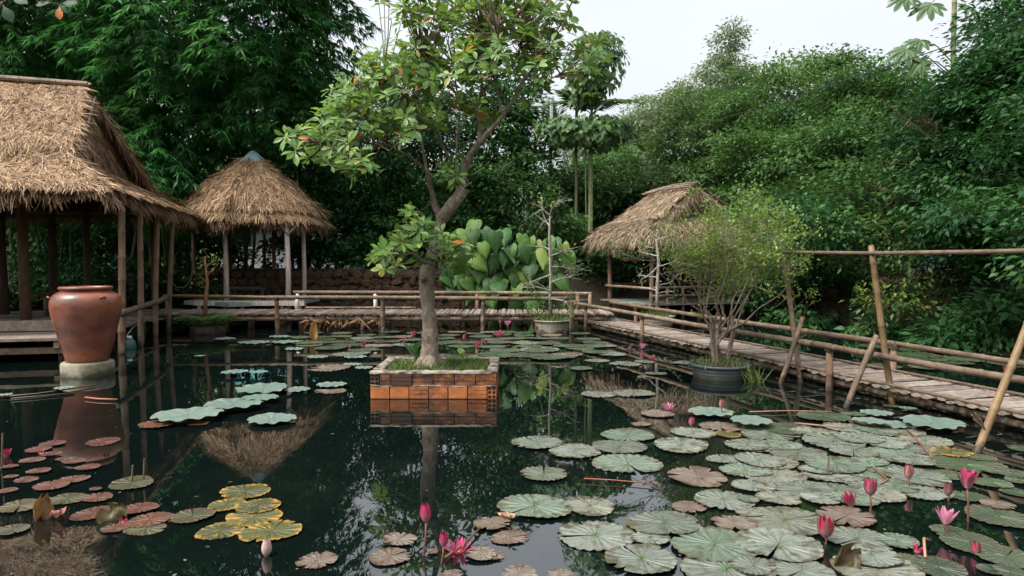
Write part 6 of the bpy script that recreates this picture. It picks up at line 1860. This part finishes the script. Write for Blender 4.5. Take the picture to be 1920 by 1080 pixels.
# ------------------------------------------------------------------ lily pads
def pad_mesh(kind, seed):
    rs = np.random.RandomState(seed)
    n = 118
    lily = kind != 'lotus'
    gap = (0.012 + 0.07 * rs.rand() ** 2) if lily else 0.0
    th_ = np.linspace(gap, 2 * math.pi - gap, n)
    teeth = 26 if lily else 11
    ph = rs.rand(8) * 6.283
    rim = 1 + 0.045 * np.sin(2 * th_ + ph[0]) + 0.035 * np.sin(3 * th_ + ph[1]) + 0.015 * np.sin(7 * th_ + ph[5])
    saw = (th_ * teeth / math.pi) % 1.0
    rim = rim + ((0.075 * (np.abs(saw - 0.5) - 0.25)) if lily else 0.04 * np.sin(teeth * th_ + ph[2]))
    if kind == 'lily':                                   # rips and bites in some margins
        for a in rs.rand(rs.randint(0, 4)) * 6.283:
            rim = rim - (0.15 + 0.3 * rs.rand()) * np.exp(-((th_ - a) / (0.03 + 0.05 * rs.rand())) ** 2)
    if kind == 'torn':
        for a in rs.rand(4) * 6.283:
            rim = rim - 0.42 * np.exp(-((th_ - a) / 0.09) ** 2)
    rings = [0.02, 0.16, 0.4, 0.65, 0.85, 0.95, 1.0]
    folds = rs.randint(8, 13); rs_c = rs.rand() if rs.rand() < 0.4 else 0.0
    V = []
    for q in rings:
        for i, t in enumerate(th_):
            k = rim[i] if q > 0.9 else 1 + (rim[i] - 1) * q
            x, y = q * k * math.cos(t), q * k * math.sin(t)
            if lily:
                z = 0.009 * q * math.sin(2 * folds * t + ph[3]) + 0.012 * q * q * math.sin(3 * t + ph[4]) + 0.05 * rs_c * q ** 6 * max(0, math.sin(t + ph[6])) ** 4 + 0.02 * (q > 0.94) * (0.5 + 0.5 * math.sin(teeth * t))
            else:
                z = 0.03 * q * q + 0.012 * q ** 3 * math.sin(5 * t + ph[3]) + 0.022 * q ** 5 * math.sin(teeth * t + ph[4]) - 0.02 * (1 - q)
            V.append((x, y, z))
    F = []
    for r_ in range(len(rings) - 1):
        for i in range(n - 1):
            F.append((r_ * n + i, (r_ + 1) * n + i, (r_ + 1) * n + i + 1, r_ * n + i + 1))
        if not lily: F.append((r_ * n + n - 1, (r_ + 1) * n + n - 1, (r_ + 1) * n, r_ * n))
    me = bpy.data.meshes.new('lily_pad')
    me.from_pydata(V, [], F)
    me.polygons.foreach_set('use_smooth', [True] * len(me.polygons))
    return me
PM = {'P': ('lily', 'pad_lily', 14), 'D': ('lily', 'pad_lily', 8), 'L': ('lotus', 'pad_lotus', 4), 'R': ('lily', 'pad_old', 6), 'B': ('torn', 'pad_old', 4), 'Y': ('lily', 'pad_yellow', 4), 'O': ('lily', 'pad_old', 3)}
PMESH = {}
for k, (kd, mt, nn) in PM.items():
    PMESH[k] = []
    for i in range(nn):
        me = pad_mesh(kd, 100 + 17 * i + ord(k)); me.materials.append(M[mt]); PMESH[k].append(me)
PCOL = {'P': ((0.118, 0.135, 0.11), (0.205, 0.22, 0.188)), 'D': ((0.033, 0.052, 0.027), (0.075, 0.098, 0.056)), 'L': ((0.100, 0.158, 0.138), (0.155, 0.20, 0.165)), 'R': ((0.085, 0.018, 0.014), (0.125, 0.045, 0.020)),
        'B': ((0.145, 0.098, 0.076), (0.19, 0.15, 0.125)), 'Y': ((0.055, 0.060, 0.018), (0.095, 0.095, 0.027)), 'O': ((0.05, 0.048, 0.02), (0.08, 0.078, 0.032))}
PNAME = {'P': ('pale grey-green toothed lily pad', 'lily_pad', 'lily pad'), 'D': ('dark green toothed lily pad', 'lily_pad', 'lily pad'), 'L': ('pale teal wavy lotus pad', 'lotus_pad', 'lotus pad'), 'R': ('red-brown lily pad', 'lily_pad', 'lily pad'),
         'B': ('faded pinkish beige ragged lily pad', 'lily_pad', 'lily pad'), 'Y': ('yellowing lily pad', 'lily_pad', 'lily pad'), 'O': ('olive brown lily pad', 'lily_pad', 'lily pad')}
PADS = []
def pads(kind, lst):
    for a in lst: PADS.append((kind, *a))
pads('P', [(1008, 829, 88), (1078, 845, 95), (1162, 837, 97), (1177, 815, 98), (1177, 869, 117), (1123, 739, 70), (1188, 737, 77), (1020, 888, 82), (1277, 834, 105), (1300, 811, 77), (1402, 833, 80), (1357, 860, 57), (1002, 948, 123), (1107, 948, 103), (1357, 937, 113),
           (1245, 980, 128), (1117, 1003, 137), (1220, 1007, 73), (1203, 1047, 133), (1340, 1020, 153), (1363, 1067, 167), (1424, 862, 90), (1443, 813, 103), (1420, 838, 67), (1563, 827, 113), (1613, 820, 85), (1660, 829, 87), (1600, 845, 90), (1687, 853, 110), (1713, 863, 67),
           (1497, 850, 97), (1450, 866, 93), (1567, 870, 110), (1560, 889, 100), (1453, 893, 112), (1510, 917, 103), (1567, 919, 93), (1663, 880, 80), (1720, 893, 110), (1653, 927, 80), (1733, 923, 93), (1473, 975, 137), (1460, 1020, 150), (1607, 1010, 115), (1683, 1013, 75),
           (1633, 1040, 100), (1647, 1067, 150), (1413, 1060, 80), (1503, 1070, 117), (1403, 935, 40), (1405, 960, 45), (1530, 880, 60), (1625, 905, 80)])
pads('D', [(1543, 780, 90), (1477, 803, 90), (1812, 870, 123), (1837, 857, 50), (1813, 930, 63), (1873, 968, 107), (1900, 887, 60), (1913, 900, 50), (1912, 840, 40), (1903, 922, 45), (1782, 997, 67), (1820, 1017, 97), (1760, 1063, 95), (1887, 1043, 105), (1860, 1067, 50), (1895, 1072, 60), (1700, 1050, 60), (1600, 776, 37), (1672, 761, 28), (1775, 890, 60), (1860, 905, 60)])
pads('L', [(1332, 772, 87), (1408, 788, 82), (1643, 774, 57), (1633, 789, 67), (1680, 796, 62), (1748, 792, 115), (1702, 765, 30), (352, 777, 122), (437, 757, 105), (489, 745, 65), (494, 728, 100), (557, 730, 50), (509, 785, 92), (440, 697, 50), (485, 697, 35), (622, 721, 57), (595, 669, 45), (666, 669, 45), (660, 683, 36), (682, 689, 38), (552, 654, 37),
           (422, 635, 40), (477, 642, 57), (537, 641, 55), (525, 631, 38), (375, 667, 20), (120, 727, 34), (8, 740, 28)])
pads('B', [(1232, 775, 58), (1202, 795, 37), (1307, 893, 113), (1350, 800, 77), (1292, 950, 62), (1377, 980, 80), (957, 1007, 68), (925, 1040, 45), (973, 1075, 70), (1050, 1077, 50), (1870, 945, 53), (1587, 967, 110), (749, 1010, 60), (732, 1043, 78), (811, 1033, 23), (902, 1037, 64), (595, 1050, 76), (922, 980, 67), (849, 1076, 40), (615, 690, 73), (620, 733, 60)])
pads('Y', [(1365, 814, 47), (1783, 847, 73), (460, 921, 84), (484, 948, 76), (424, 946, 64), (477, 969, 100), (413, 995, 84), (508, 995, 108)])
pads('R', [(98, 831, 42), (71, 842, 43), (193, 828, 57), (139, 864, 38), (165, 875, 42), (118, 860, 24), (96, 850, 32), (60, 862, 40), (20, 893, 25), (49, 899, 40), (14, 919, 32), (98, 909, 62), (138, 898, 52), (183, 932, 53), (261, 952, 65), (175, 962, 73), (216, 990, 45), (179, 916, 20), (73, 882, 36), (281, 974, 73), (297, 794, 65), (372, 793, 40), (18, 874, 28)])
pads('O', [(37, 948, 73), (126, 935, 70), (247, 905, 73), (361, 966, 72), (273, 991, 70), (24, 992, 53)])
rs = np.random.RandomState(3)
# the dense far band before the walkway, and a few beyond the bridge
placed = [(p[1], p[2], p[3]) for p in PADS]
tries = 0; nfar = 0
while nfar < 62 and tries < 6000:
    tries += 1
    px, py = 560 + rs.rand() * 640, 622 + 48 * rs.rand() ** 1.1
    wd = 30 + (py - 615) * 0.75 * (0.7 + 0.5 * rs.rand())
    if py > 640 and 690 < px < 930 and py > 650: continue
    if px > 1090 and py < 630 + (px - 1090) * 0.32: continue
    if px > 1000 and py < 626 and px < 1075: continue
    if px < 640 and py > 655: continue
    if any(abs(px - a) < (wd + c) * 0.36 and abs(py - b) < 4.5 for a, b, c in placed): continue
    placed.append((px, py, wd)); nfar += 1
    PADS.append(('D' if rs.rand() < 0.82 else ('P' if rs.rand() < 0.6 else 'B'), px, py, wd))
nb = 0
while nb < 18:
    px, py = 1640 + rs.rand() * 280, 640 + 60 * rs.rand()
    if py > 690: continue
    wd = 55 + 35 * rs.rand()
    if any(abs(px - a) < (wd + c) * 0.36 and abs(py - b) < 6 for a, b, c in placed): continue
    placed.append((px, py, wd)); nb += 1
    PADS.append(('D', px, py, wd))
nd = 0; tries = 0
while nd < 44 and tries < 8000:                          # the raft at right is closed almost everywhere
    tries += 1
    if nd < 24: px, py, wd = 1395 + rs.rand() * 350, 800 + 135 * rs.rand(), 66 + 30 * rs.rand()
    else: px, py, wd = 1230 + rs.rand() * 480, 945 + 140 * rs.rand(), 90 + 40 * rs.rand()
    if any(math.hypot((px - a) / (0.33 * (wd + c)), (py - b) / (0.10 * (wd + c))) < 1 for a, b, c in placed): continue
    placed.append((px, py, wd)); nd += 1
    PADS.append(('P', px, py, wd))
for px, py, wd in ((1173, 682, 58), (1208, 678, 35), (1283, 680, 40), (1130, 648, 50), (1149, 664, 50), (1090, 690, 40), (1230, 700, 36), (1010, 655, 70), (1050, 668, 60), (1120, 676, 46)):
    PADS.append(('P', px, py, wd))

ORD = ['first', 'second', 'third', 'fourth', 'fifth', 'sixth', 'seventh', 'eighth', 'ninth', 'tenth', 'eleventh', 'twelfth', 'thirteenth', 'fourteenth', 'fifteenth', 'sixteenth', 'seventeenth', 'eighteenth', 'nineteenth', 'twentieth', 'twenty-first', 'twenty-second', 'twenty-third', 'twenty-fourth', 'twenty-fifth', 'twenty-sixth', 'twenty-seventh', 'twenty-eighth', 'twenty-ninth', 'thirtieth', 'thirty-first', 'thirty-second']
def region(px, py):
    if px > 1430 and py < 706: return 'beyond the footbridge'
    if py < 672:
        if px < 570: return 'below the conical hut'
        if px < 690: return 'between hut and planter tree'
        if px < 830: return 'behind the left half of the planter'
        if px < 950: return 'behind the right half of the planter'
        if px < 1080: return 'before the pale far pot'
        return 'by the far end of the footbridge'
    if px < 300:
        return 'near the clay jar' if py < 800 else ('in the upper half of the bottom left patch' if py < 915 else 'in the lower half of the bottom left patch')
    if px < 690:
        return 'on open water left of the planter' if py < 810 else 'in the yellow patch at lower left'
    if px < 985 and py > 900: return 'round the lone pink bud at bottom centre'
    if py < 760: return 'between the planter and the slate pot'
    if px < 1250: return 'in open water right of the planter' if py < 900 else 'in the white sky reflection'
    if px < 1430: return 'in front of the slate pot' if py < 900 else ('midway below the slate pot' if py < 1000 else 'at the bottom below the slate pot')
    if px < 1760:
        if py < 800: return 'at the feet of the crossed poles'
        return ('in the far rows of the right raft' if py < 838 else 'in the middle rows of the right raft' if py < 885 else 'in the near rows of the right raft') if py < 940 else ('below the right raft' if py < 1015 else 'along the bottom edge at right')
    return 'in the right corner under the bridge' if py < 940 else 'in the bottom right corner'
byreg = {}
PSHORT = {'P': 'pale lily pad', 'D': 'dark green lily pad', 'L': 'teal lotus pad', 'R': 'red-brown lily pad', 'B': 'ragged beige lily pad', 'Y': 'yellowing lily pad', 'O': 'olive lily pad'}
for i, p in enumerate(PADS):
    byreg.setdefault((p[0], region(p[1], p[2])), []).append(i)
LAB = {}
for (k, rg), ids in byreg.items():
    ids.sort(key=lambda i: PADS[i][1])
    for j, i in enumerate(ids):
        if len(ids) == 1: LAB[i] = '%s %s' % (PNAME[k][0], rg)
        elif j == 0: LAB[i] = 'leftmost %s %s' % (PNAME[k][0], rg)
        elif j == len(ids) - 1: LAB[i] = 'rightmost %s %s' % (PNAME[k][0], rg)
        else: LAB[i] = '%s %s, %s from left' % (PSHORT[k] if len(rg.split()) > 6 else PNAME[k][0], rg, ORD[j])
for i, (k, px, py, wd) in enumerate(PADS):
    z = 0.004 + 0.014 * rs.rand()
    if k == 'L' and py > 690: z = 0.02 + 0.04 * rs.rand()
    c = onz(px, py, z)
    R_ = wd / 2 * c[1] / F_PX * (1.0 + 0.08 * rs.rand()) * (0.92 if k == 'L' else 1.0)
    col0, col1 = PCOL[k]
    f = rs.rand()
    o = link_mesh(PNAME[k][1], PMESH[k][rs.randint(len(PMESH[k]))], None, c, ((rs.rand() - 0.5) * 0.03, (rs.rand() - 0.5) * 0.03, rs.rand() * 6.283), (R_, R_ * (0.92 + 0.16 * rs.rand()), R_))
    cc = np.array([a * (1 - f) + b * f for a, b in zip(col0, col1)])
    if k in 'PD' and rs.rand() < 0.14: cc = cc * np.array([1.0, 0.92, 0.86])           # turning brown
    elif k in 'PD' and rs.rand() < 0.3: cc = cc * np.array([0.86, 1.0, 0.88])
    o.color = (*cc, 1)
    props(o, LAB[i], PNAME[k][2], 'floating %ss' % PNAME[k][2])

# curled, upturned old leaves at lower left and a fallen dry lotus leaf
def curl(name, label, c, ln, wd, fwd, up, col, roll=1.2):
    n, m = 9, 9
    P_ = []
    for i in range(n):
        t = i / (n - 1); row = []
        hw = wd * math.sin(math.pi * (0.12 + 0.80 * t)) ** 0.7
        for j in range(m):
            a = (-1 + 2 * j / (m - 1)) * roll
            row.append((hw * math.sin(a) / roll * 1.2, ln * t + 0.02 * math.sin(4 * a), hw * (1 - math.cos(a)) + 0.012 * math.sin(9 * t + j)))
        P_.append(row)
    mb = MB(); mb.grid(np.array(P_)); me = mb.mesh(name, M['curl'], smooth=True)
    R_ = frames(np.array([fwd], float), np.array([up], float))[0]
    o = link_mesh(name, me)
    o.matrix_basis = Matrix.Translation(Vector(c)) @ Matrix([[*R_[i], 0] for i in range(3)] + [[0, 0, 0, 1]])
    o.color = (*col, 1)
    props(o, label, 'leaf')
M['curl'] = tinted_mat('old_curled_leaf', 0.5, 0.5, 14, 0.2)
curl('curled_leaf', 'upright curled brown lily leaf in the bottom left patch', onz(72, 975, 0.0), 0.14, 0.06, (0.15, 0.2, 1), (0.8, -0.6, 0), (0.22, 0.11, 0.035))
curl('curled_leaf', 'pinkish rolled lily leaf lying right of the upright brown one', onz(103, 968, 0.02), 0.11, 0.035, (0.6, -0.4, 0.35), (0, 0, 1), (0.45, 0.20, 0.15))
curl('curled_leaf', 'dark olive folded lily leaf standing over red pads at lower left', onz(228, 975, 0.0), 0.11, 0.09, (-0.6, 0.15, 0.55), (0, -1, 0.4), (0.09, 0.07, 0.02))
curl('dry_lotus_leaf', 'withered golden brown lotus leaf standing in the water under the walkway', onz(588, 637, 0.0), 0.32, 0.09, (0.1, 0, 1), (0, -1, 0.1), (0.36, 0.19, 0.06))
curl('curled_leaf', 'rolled dark lily leaf with orange ribs near the bottom right', onz(1570, 1062, 0.0), 0.13, 0.07, (0.55, 0.1, 0.45), (0.1, -1, 0.3), (0.08, 0.055, 0.02))
curl('curled_leaf', 'thin beige rolled leaf beside the ragged pads at bottom centre', onz(938, 965, 0.02), 0.10, 0.02, (0.6, -0.6, 0.1), (0, 0, 1), (0.50, 0.32, 0.2))

# dry palm fronds tucked under the walkway
for (px, lab) in ((575, 'dry brown frond hanging under the walkway below the white post'), (612, 'dry brown frond hanging under the walkway, middle of three'), (668, 'dry brown frond hanging under the walkway near the leaning stick')):
    q = onY(px, 600, 15.1)
    P_, Fw = [], []
    for i in range(26):
        t_ = i / 25 * 0.5
        P_.append(q + np.array([t_, 0, 0.02 * math.sin(i)])); Fw.append((0.5 * rng.randn() - 0.5, -0.3 * rng.rand(), -0.6 + 0.5 * rng.randn()))
    me = cloud_mesh('dry_frond', BLADE[0] * np.array([1.8, 1, 1]), BLADE[1], np.array(P_), frames(np.array(Fw), rng.randn(26, 3)), 0.16 + 0.1 * rng.rand(26), rng.rand(26), M['dry'], tuple(q))
    props(link_mesh('dry_frond', me, None, tuple(q)), lab, 'dry frond')

# ------------------------------------------------------------------ water lily flowers
def petal_mesh(wd=0.17, cup=0.25):
    P_ = []
    for i in range(6):
        t = i / 5; hw = wd * (math.sin(math.pi * (0.10 + 0.86 * t)) ** 0.8); hw = 0.01 if i == 5 else hw
        P_.append([(-hw, t, cup * hw + 0.05 * t * t), (0, t, 0.05 * t * t - 0.02), (hw, t, cup * hw + 0.05 * t * t)])
    mb = MB(); mb.grid(np.array(P_)); return mb.mesh('petal', M['petal'], smooth=True)
PET = petal_mesh()
P_ = []
for i in range(7):
    t = i / 6; hw = 0.16 * math.sin(math.pi * (0.14 + 0.80 * t)) ** 0.8; hw = 0.008 if i == 6 else hw
    P_.append([(-hw, t, 0.5 * hw - 0.15 * math.sin(math.pi * t ** 0.8)), (0, t, -0.17 * math.sin(math.pi * t ** 0.8)), (hw, t, 0.5 * hw - 0.15 * math.sin(math.pi * t ** 0.8))])
mb = MB(); mb.grid(np.array(P_)); BUD = mb.mesh('petal', M['petal'], smooth=True)
PINK, DEEP, PALE, LIGHT = (0.56, 0.065, 0.18), (0.46, 0.018, 0.09), (0.62, 0.46, 0.43), (0.64, 0.25, 0.36)
def flower(px, py, base_y, size, openness, col, label, tilt=(0, 0), sepal=(0.22, 0.08, 0.07), base_x=None):
    """flower centre at pixel (px, py); its stalk meets the water at row base_y; size = flower height in metres"""
    b0 = onz(px if base_x is None else base_x, base_y, 0.0)
    top = onY(px, py, b0[1])
    axis = unit(np.array([tilt[0], tilt[1], 1.0]))
    f0 = top - axis * size * 0.5
    t = thing('water_lily_flower', tuple(b0), label, 'flower', 'pink water lily flowers')
    mb = MB(); mb.tube([b0 - Z3 * 0.15, b0, (b0 + f0) / 2 + np.array([0.004, 0, 0]), f0], [0.006, 0.006, 0.0055, 0.006], 7)
    o = mb.build('stalk', M['stalk'], t, smooth=True); o.color = (0.16, 0.06, 0.04, 1)
    e = unit(np.cross(axis, np.array([0.3, 1, 0.1]))); e2 = np.cross(axis, e)
    rows_ = [(4, openness * 1.15 + 0.03, 1.0, sepal if openness < 0.5 else col), (6, openness * 0.85, 0.97, col), (5, openness * 0.45, 0.88, col)]
    for ri, (n, op, ln, cc) in enumerate(rows_):
        for k in range(n):
            a = 2 * math.pi * (k + 0.5 * ri) / n + 0.2 * rng.rand()
            rad_ = e * math.cos(a) + e2 * math.sin(a)
            ang_ = op * (0.9 + 0.25 * rng.rand())
            f = axis * math.cos(ang_) + rad_ * math.sin(ang_)
            u = axis * math.sin(ang_) - rad_ * math.cos(ang_)
            R_ = frames(f[None], u[None])[0]
            p = f0 + rad_ * (0.010 if openness < 0.3 else 0.014)
            s = size * ln
            w_ = s * (0.85 if openness < 0.3 else 0.8)
            o = link_mesh('petal', BUD if openness < 0.25 else PET, t)
            o.matrix_basis = Matrix.Translation(Vector(p) - t.location) @ Matrix([[*R_[i], 0] for i in range(3)] + [[0, 0, 0, 1]]) @ Matrix.Diagonal((w_, s, s, 1))
            v = 0.85 + 0.3 * rng.rand()
            o.color = (min(1, cc[0] * v), min(1, cc[1] * v), min(1, cc[2] * v), 1)
    if openness > 0.4:
        mb = MB(); mb.tube([f0, f0 + axis * size * 0.25], [0.014, 0.018], 8); o = mb.build('stamens', M['stalk'], t); o.color = (0.6, 0.35, 0.05, 1)
for a in ((1815, 896, 978, 0.115, 0.42, PINK, 'wide open pink lily flower standing tall on the right raft', (0.05, 0)),
          (1775, 966, 1003, 0.095, 0.50, LIGHT, 'pale pink open lily flower with a drooping petal near the right corner', (0.1, 0)),
          (1592, 936, 952, 0.090, 0.35, DEEP, 'half open magenta lily flower leaning low over dark water', (-0.35, 0)),
          (1632, 912, 960, 0.105, 0.14, PINK, 'slender pink lily bud right of the leaning magenta flower', (0, 0)),
          (1704, 884, 915, 0.095, 0.08, (0.66, 0.22, 0.24), 'closed pinkish lily bud above the middle of the right raft', (0, 0)),
          (1548, 988, 1020, 0.115, 0.18, DEEP, 'thick magenta lily bud above pads near the bottom', (0, 0)),
          (1830, 1027, 1040, 0.065, 0.10, DEEP, 'small dark magenta bud just above a pad in the right corner', (0, 0)),
          (1778, 916, 938, 0.085, 0.06, (0.12, 0.05, 0.05), 'dark brown spent lily bud left of the tall open flower', (0, 0)),
          (1723, 1030, 1034, 0.05, 0.5, DEEP, 'tiny magenta flower lying on dark water at lower right', (0.5, 0)),
          (798, 961, 1042, 0.095, 0.05, DEEP, 'lone tall magenta lily bud at bottom centre', (-0.05, 0), (0.5, 0.05, 0.14), 794),
          (832, 1011, 1055, 0.065, 0.06, DEEP, 'short magenta lily bud beside the lone tall bud', (0.05, 0), (0.4, 0.05, 0.12), 828),
          (859, 1024, 1036, 0.085, 0.95, PINK, 'star shaped open pink flower floating at bottom centre', (0, -0.1)),
          (1253, 761, 768, 0.085, 0.75, LIGHT, 'open pink flower floating left of the teal pads by the slate pot', (0, 0)),
          (1353, 757, 780, 0.085, 0.06, (0.62, 0.25, 0.2), 'brownish pink bud rising from a teal pad below the slate pot', (0, 0)),
          (1297, 790, 800, 0.085, 0.08, PINK, 'pink bud leaning left of the teal pads below the slate pot', (0.08, 0)),
          (775, 626, 645, 0.125, 0.22, PINK, 'large pink bud left of the planter tree trunk', (-0.1, 0)),
          (871, 632, 645, 0.110, 0.12, PINK, 'upright pink bud right of the planter tree trunk', (0, 0)),
          (937, 623, 629, 0.13, 0.8, PINK, 'open pink flower on the far band right of the planter tree', (0, 0)),
          (952, 605, 622, 0.13, 0.6, LIGHT, 'pale pink open flower standing highest on the far band', (0, 0)),
          (938, 603, 620, 0.09, 0.08, PINK, 'slim pink bud beside the highest open flower on the far band', (0, 0)),
          (1006, 616, 628, 0.12, 0.25, PINK, 'half open pink flower left of the pale far pot', (0, 0)),
          (896, 643, 648, 0.08, 0.6, PINK, 'small pink flower low on the far band, left of two', (0, 0)),
          (911, 641, 646, 0.08, 0.3, DEEP, 'small deep pink flower low on the far band, right of two', (0, 0)),
          (758, 638, 642, 0.07, 0.5, PINK, 'tiny pink flower left of the large pink bud by the trunk', (0, 0)),
          (682, 646, 652, 0.09, 0.35, DEEP, 'deep pink flower on the far band left of the planter', (0.1, 0)),
          (655, 649, 652, 0.06, 0.3, LIGHT, 'tiny pale pink bud on the far band farthest left', (0, 0)),
          (1205, 648, 655, 0.105, 0.6, LIGHT, 'open pale pink flower on dark water before the footbridge', (0.1, 0)),
          (1221, 669, 672, 0.06, 0.9, PINK, 'pink flower floating flat below the pale one before the footbridge', (0, 0)),
          (1182, 651, 656, 0.07, 0.08, DEEP, 'small red bud left of the pale flower before the footbridge', (0, 0)),
          (13, 849, 856, 0.07, 0.3, DEEP, 'magenta flower at the left edge above red pads', (0.1, 0)),
          (77, 848, 851, 0.03, 0.5, DEEP, 'tiny magenta flower among the red pads at left', (0, 0)),
          (500, 1026, 1042, 0.090, 0.03, PALE, 'closed pale cream bud below the yellow pads', (0.03, 0), (0.7, 0.5, 0.42)),
          (1850, 650, 655, 0.05, 0.4, PINK, 'pink flower beyond the footbridge, left of two', (0, 0)),
          (1884, 690, 694, 0.05, 0.4, DEEP, 'deep pink flower beyond the footbridge, right of two', (0, 0)),
          (1318, 608, 616, 0.08, 0.4, PINK, 'pink flower glimpsed through the potted shrub stems', (0, 0)),
          (231, 977, 980, 0.03, 0.5, DEEP, 'magenta petal heap on the pads at lower left', (0.4, 0))):
    flower(*a)

# floating stalks
G_ST = 'floating stalks'
for pts, r, col, lab in (
        ([(1700, 806), (1715, 825), (1748, 857)], 0.006, (0.22, 0.07, 0.03), 'arched reddish stalk by the right raft'),
        ([(1095, 897), (1150, 900), (1240, 908)], 0.004, (0.28, 0.08, 0.04), 'thin red stalk floating across the sky reflection'),
        ([(1405, 772), (1480, 770), (1560, 772)], 0.005, (0.30, 0.16, 0.11), 'pale stalk floating at the feet of the crossed poles'),
        ([(1490, 793), (1540, 798), (1582, 802)], 0.008, (0.26, 0.13, 0.09), 'thick reddish stalk floating above the right raft'),
        ([(160, 745), (185, 748), (220, 749)], 0.010, (0.30, 0.11, 0.06), 'short red stalk floating in the jar reflection'),
        ([(0, 744), (70, 738), (180, 722)], 0.008, (0.12, 0.085, 0.055), 'long brown stick floating below the jar plinth'),
        ([(20, 747), (80, 742), (140, 736)], 0.006, (0.10, 0.07, 0.05), 'thin brown stick floating left of the jar reflection'),
        ([(1735, 1045), (1732, 1020), (1745, 1013)], 0.007, (0.35, 0.18, 0.11), 'bent pale stalk near the bottom right'),
        ([(1640, 880), (1665, 900), (1650, 907)], 0.005, (0.27, 0.08, 0.03), 'crossed red stalks in the middle of the right raft'),
        ([(900, 990), (870, 1020), (835, 1045)], 0.006, (0.14, 0.08, 0.04), 'brown stalk linking pads at bottom centre')):
    P_ = [onz(px, py, 0.02) for px, py in pts]
    P_[1][2] += 0.03 if 'arched' in lab or 'bent' in lab else 0
    if 'board' in lab:
        for p in P_: p[2] = -0.0
    mb = MB(); mb.tube(P_, r, 7); o = mb.build('floating_stalk' if 'board' not in lab else 'sunken_board', M['stalk'], base=tuple(P_[1]), smooth=True); o.color = (*col, 1)
    props(o, lab, 'stalk' if 'board' not in lab else 'board', G_ST if 'board' not in lab else None)
for (px, py, ty, lab) in ((247, 905, 872, 'dead brown stalk poking up through the olive pad, left of two'), (269, 902, 860, 'dead brown stalk poking up through the olive pad, right of two'), (3, 880, 812, 'thin green stalk at the left edge behind the magenta flower'), (1552, 890, 855, 'thin dark stalk standing in the dense right raft')):
    b0 = onz(px, py, 0); t0 = onY(px + 2, ty, b0[1])
    mb = MB(); mb.tube([b0 - Z3 * 0.1, b0, (b0 + t0) / 2, t0], 0.006, 6); o = mb.build('dead_stalk', M['stalk'], base=tuple(b0)); o.color = (0.15, 0.10, 0.05, 1)
    props(o, lab, 'stalk', 'standing stalks')

# specks of leaf litter and pollen drifting on the surface
n = 480
px_, py_ = rng.rand(n) * 1920, 625 + 455 * rng.rand(n) ** 1.4
P_ = np.array([onz(a, b, 0.003) for a, b in zip(px_, py_)])
P_ = P_[(P_[:, 0] < 9) & (P_[:, 0] > -12)]
P_ = P_[~((P_[:, 0] > PX0 - 0.05) & (P_[:, 0] < PX1 + 0.05) & (P_[:, 1] > PY0 - 0.05) & (P_[:, 1] < PY1 + 0.05))]
n = len(P_)
az = rng.rand(n) * 6.283
me = cloud_mesh('floating_litter', LEAF1[0] * np.array([1.2, 1, 0.1]), LEAF1[1], P_, frames(np.stack([np.cos(az), np.sin(az), 0 * az], 1), np.tile(Z3, (n, 1))), 0.008 + 0.03 * rng.rand(n) ** 3, rng.rand(n), M['litter'], (0, 8, 0))
props(link_mesh('floating_litter', me, None, (0, 8, 0)), 'specks of leaf litter drifting on the pond', 'litter', kind='stuff')
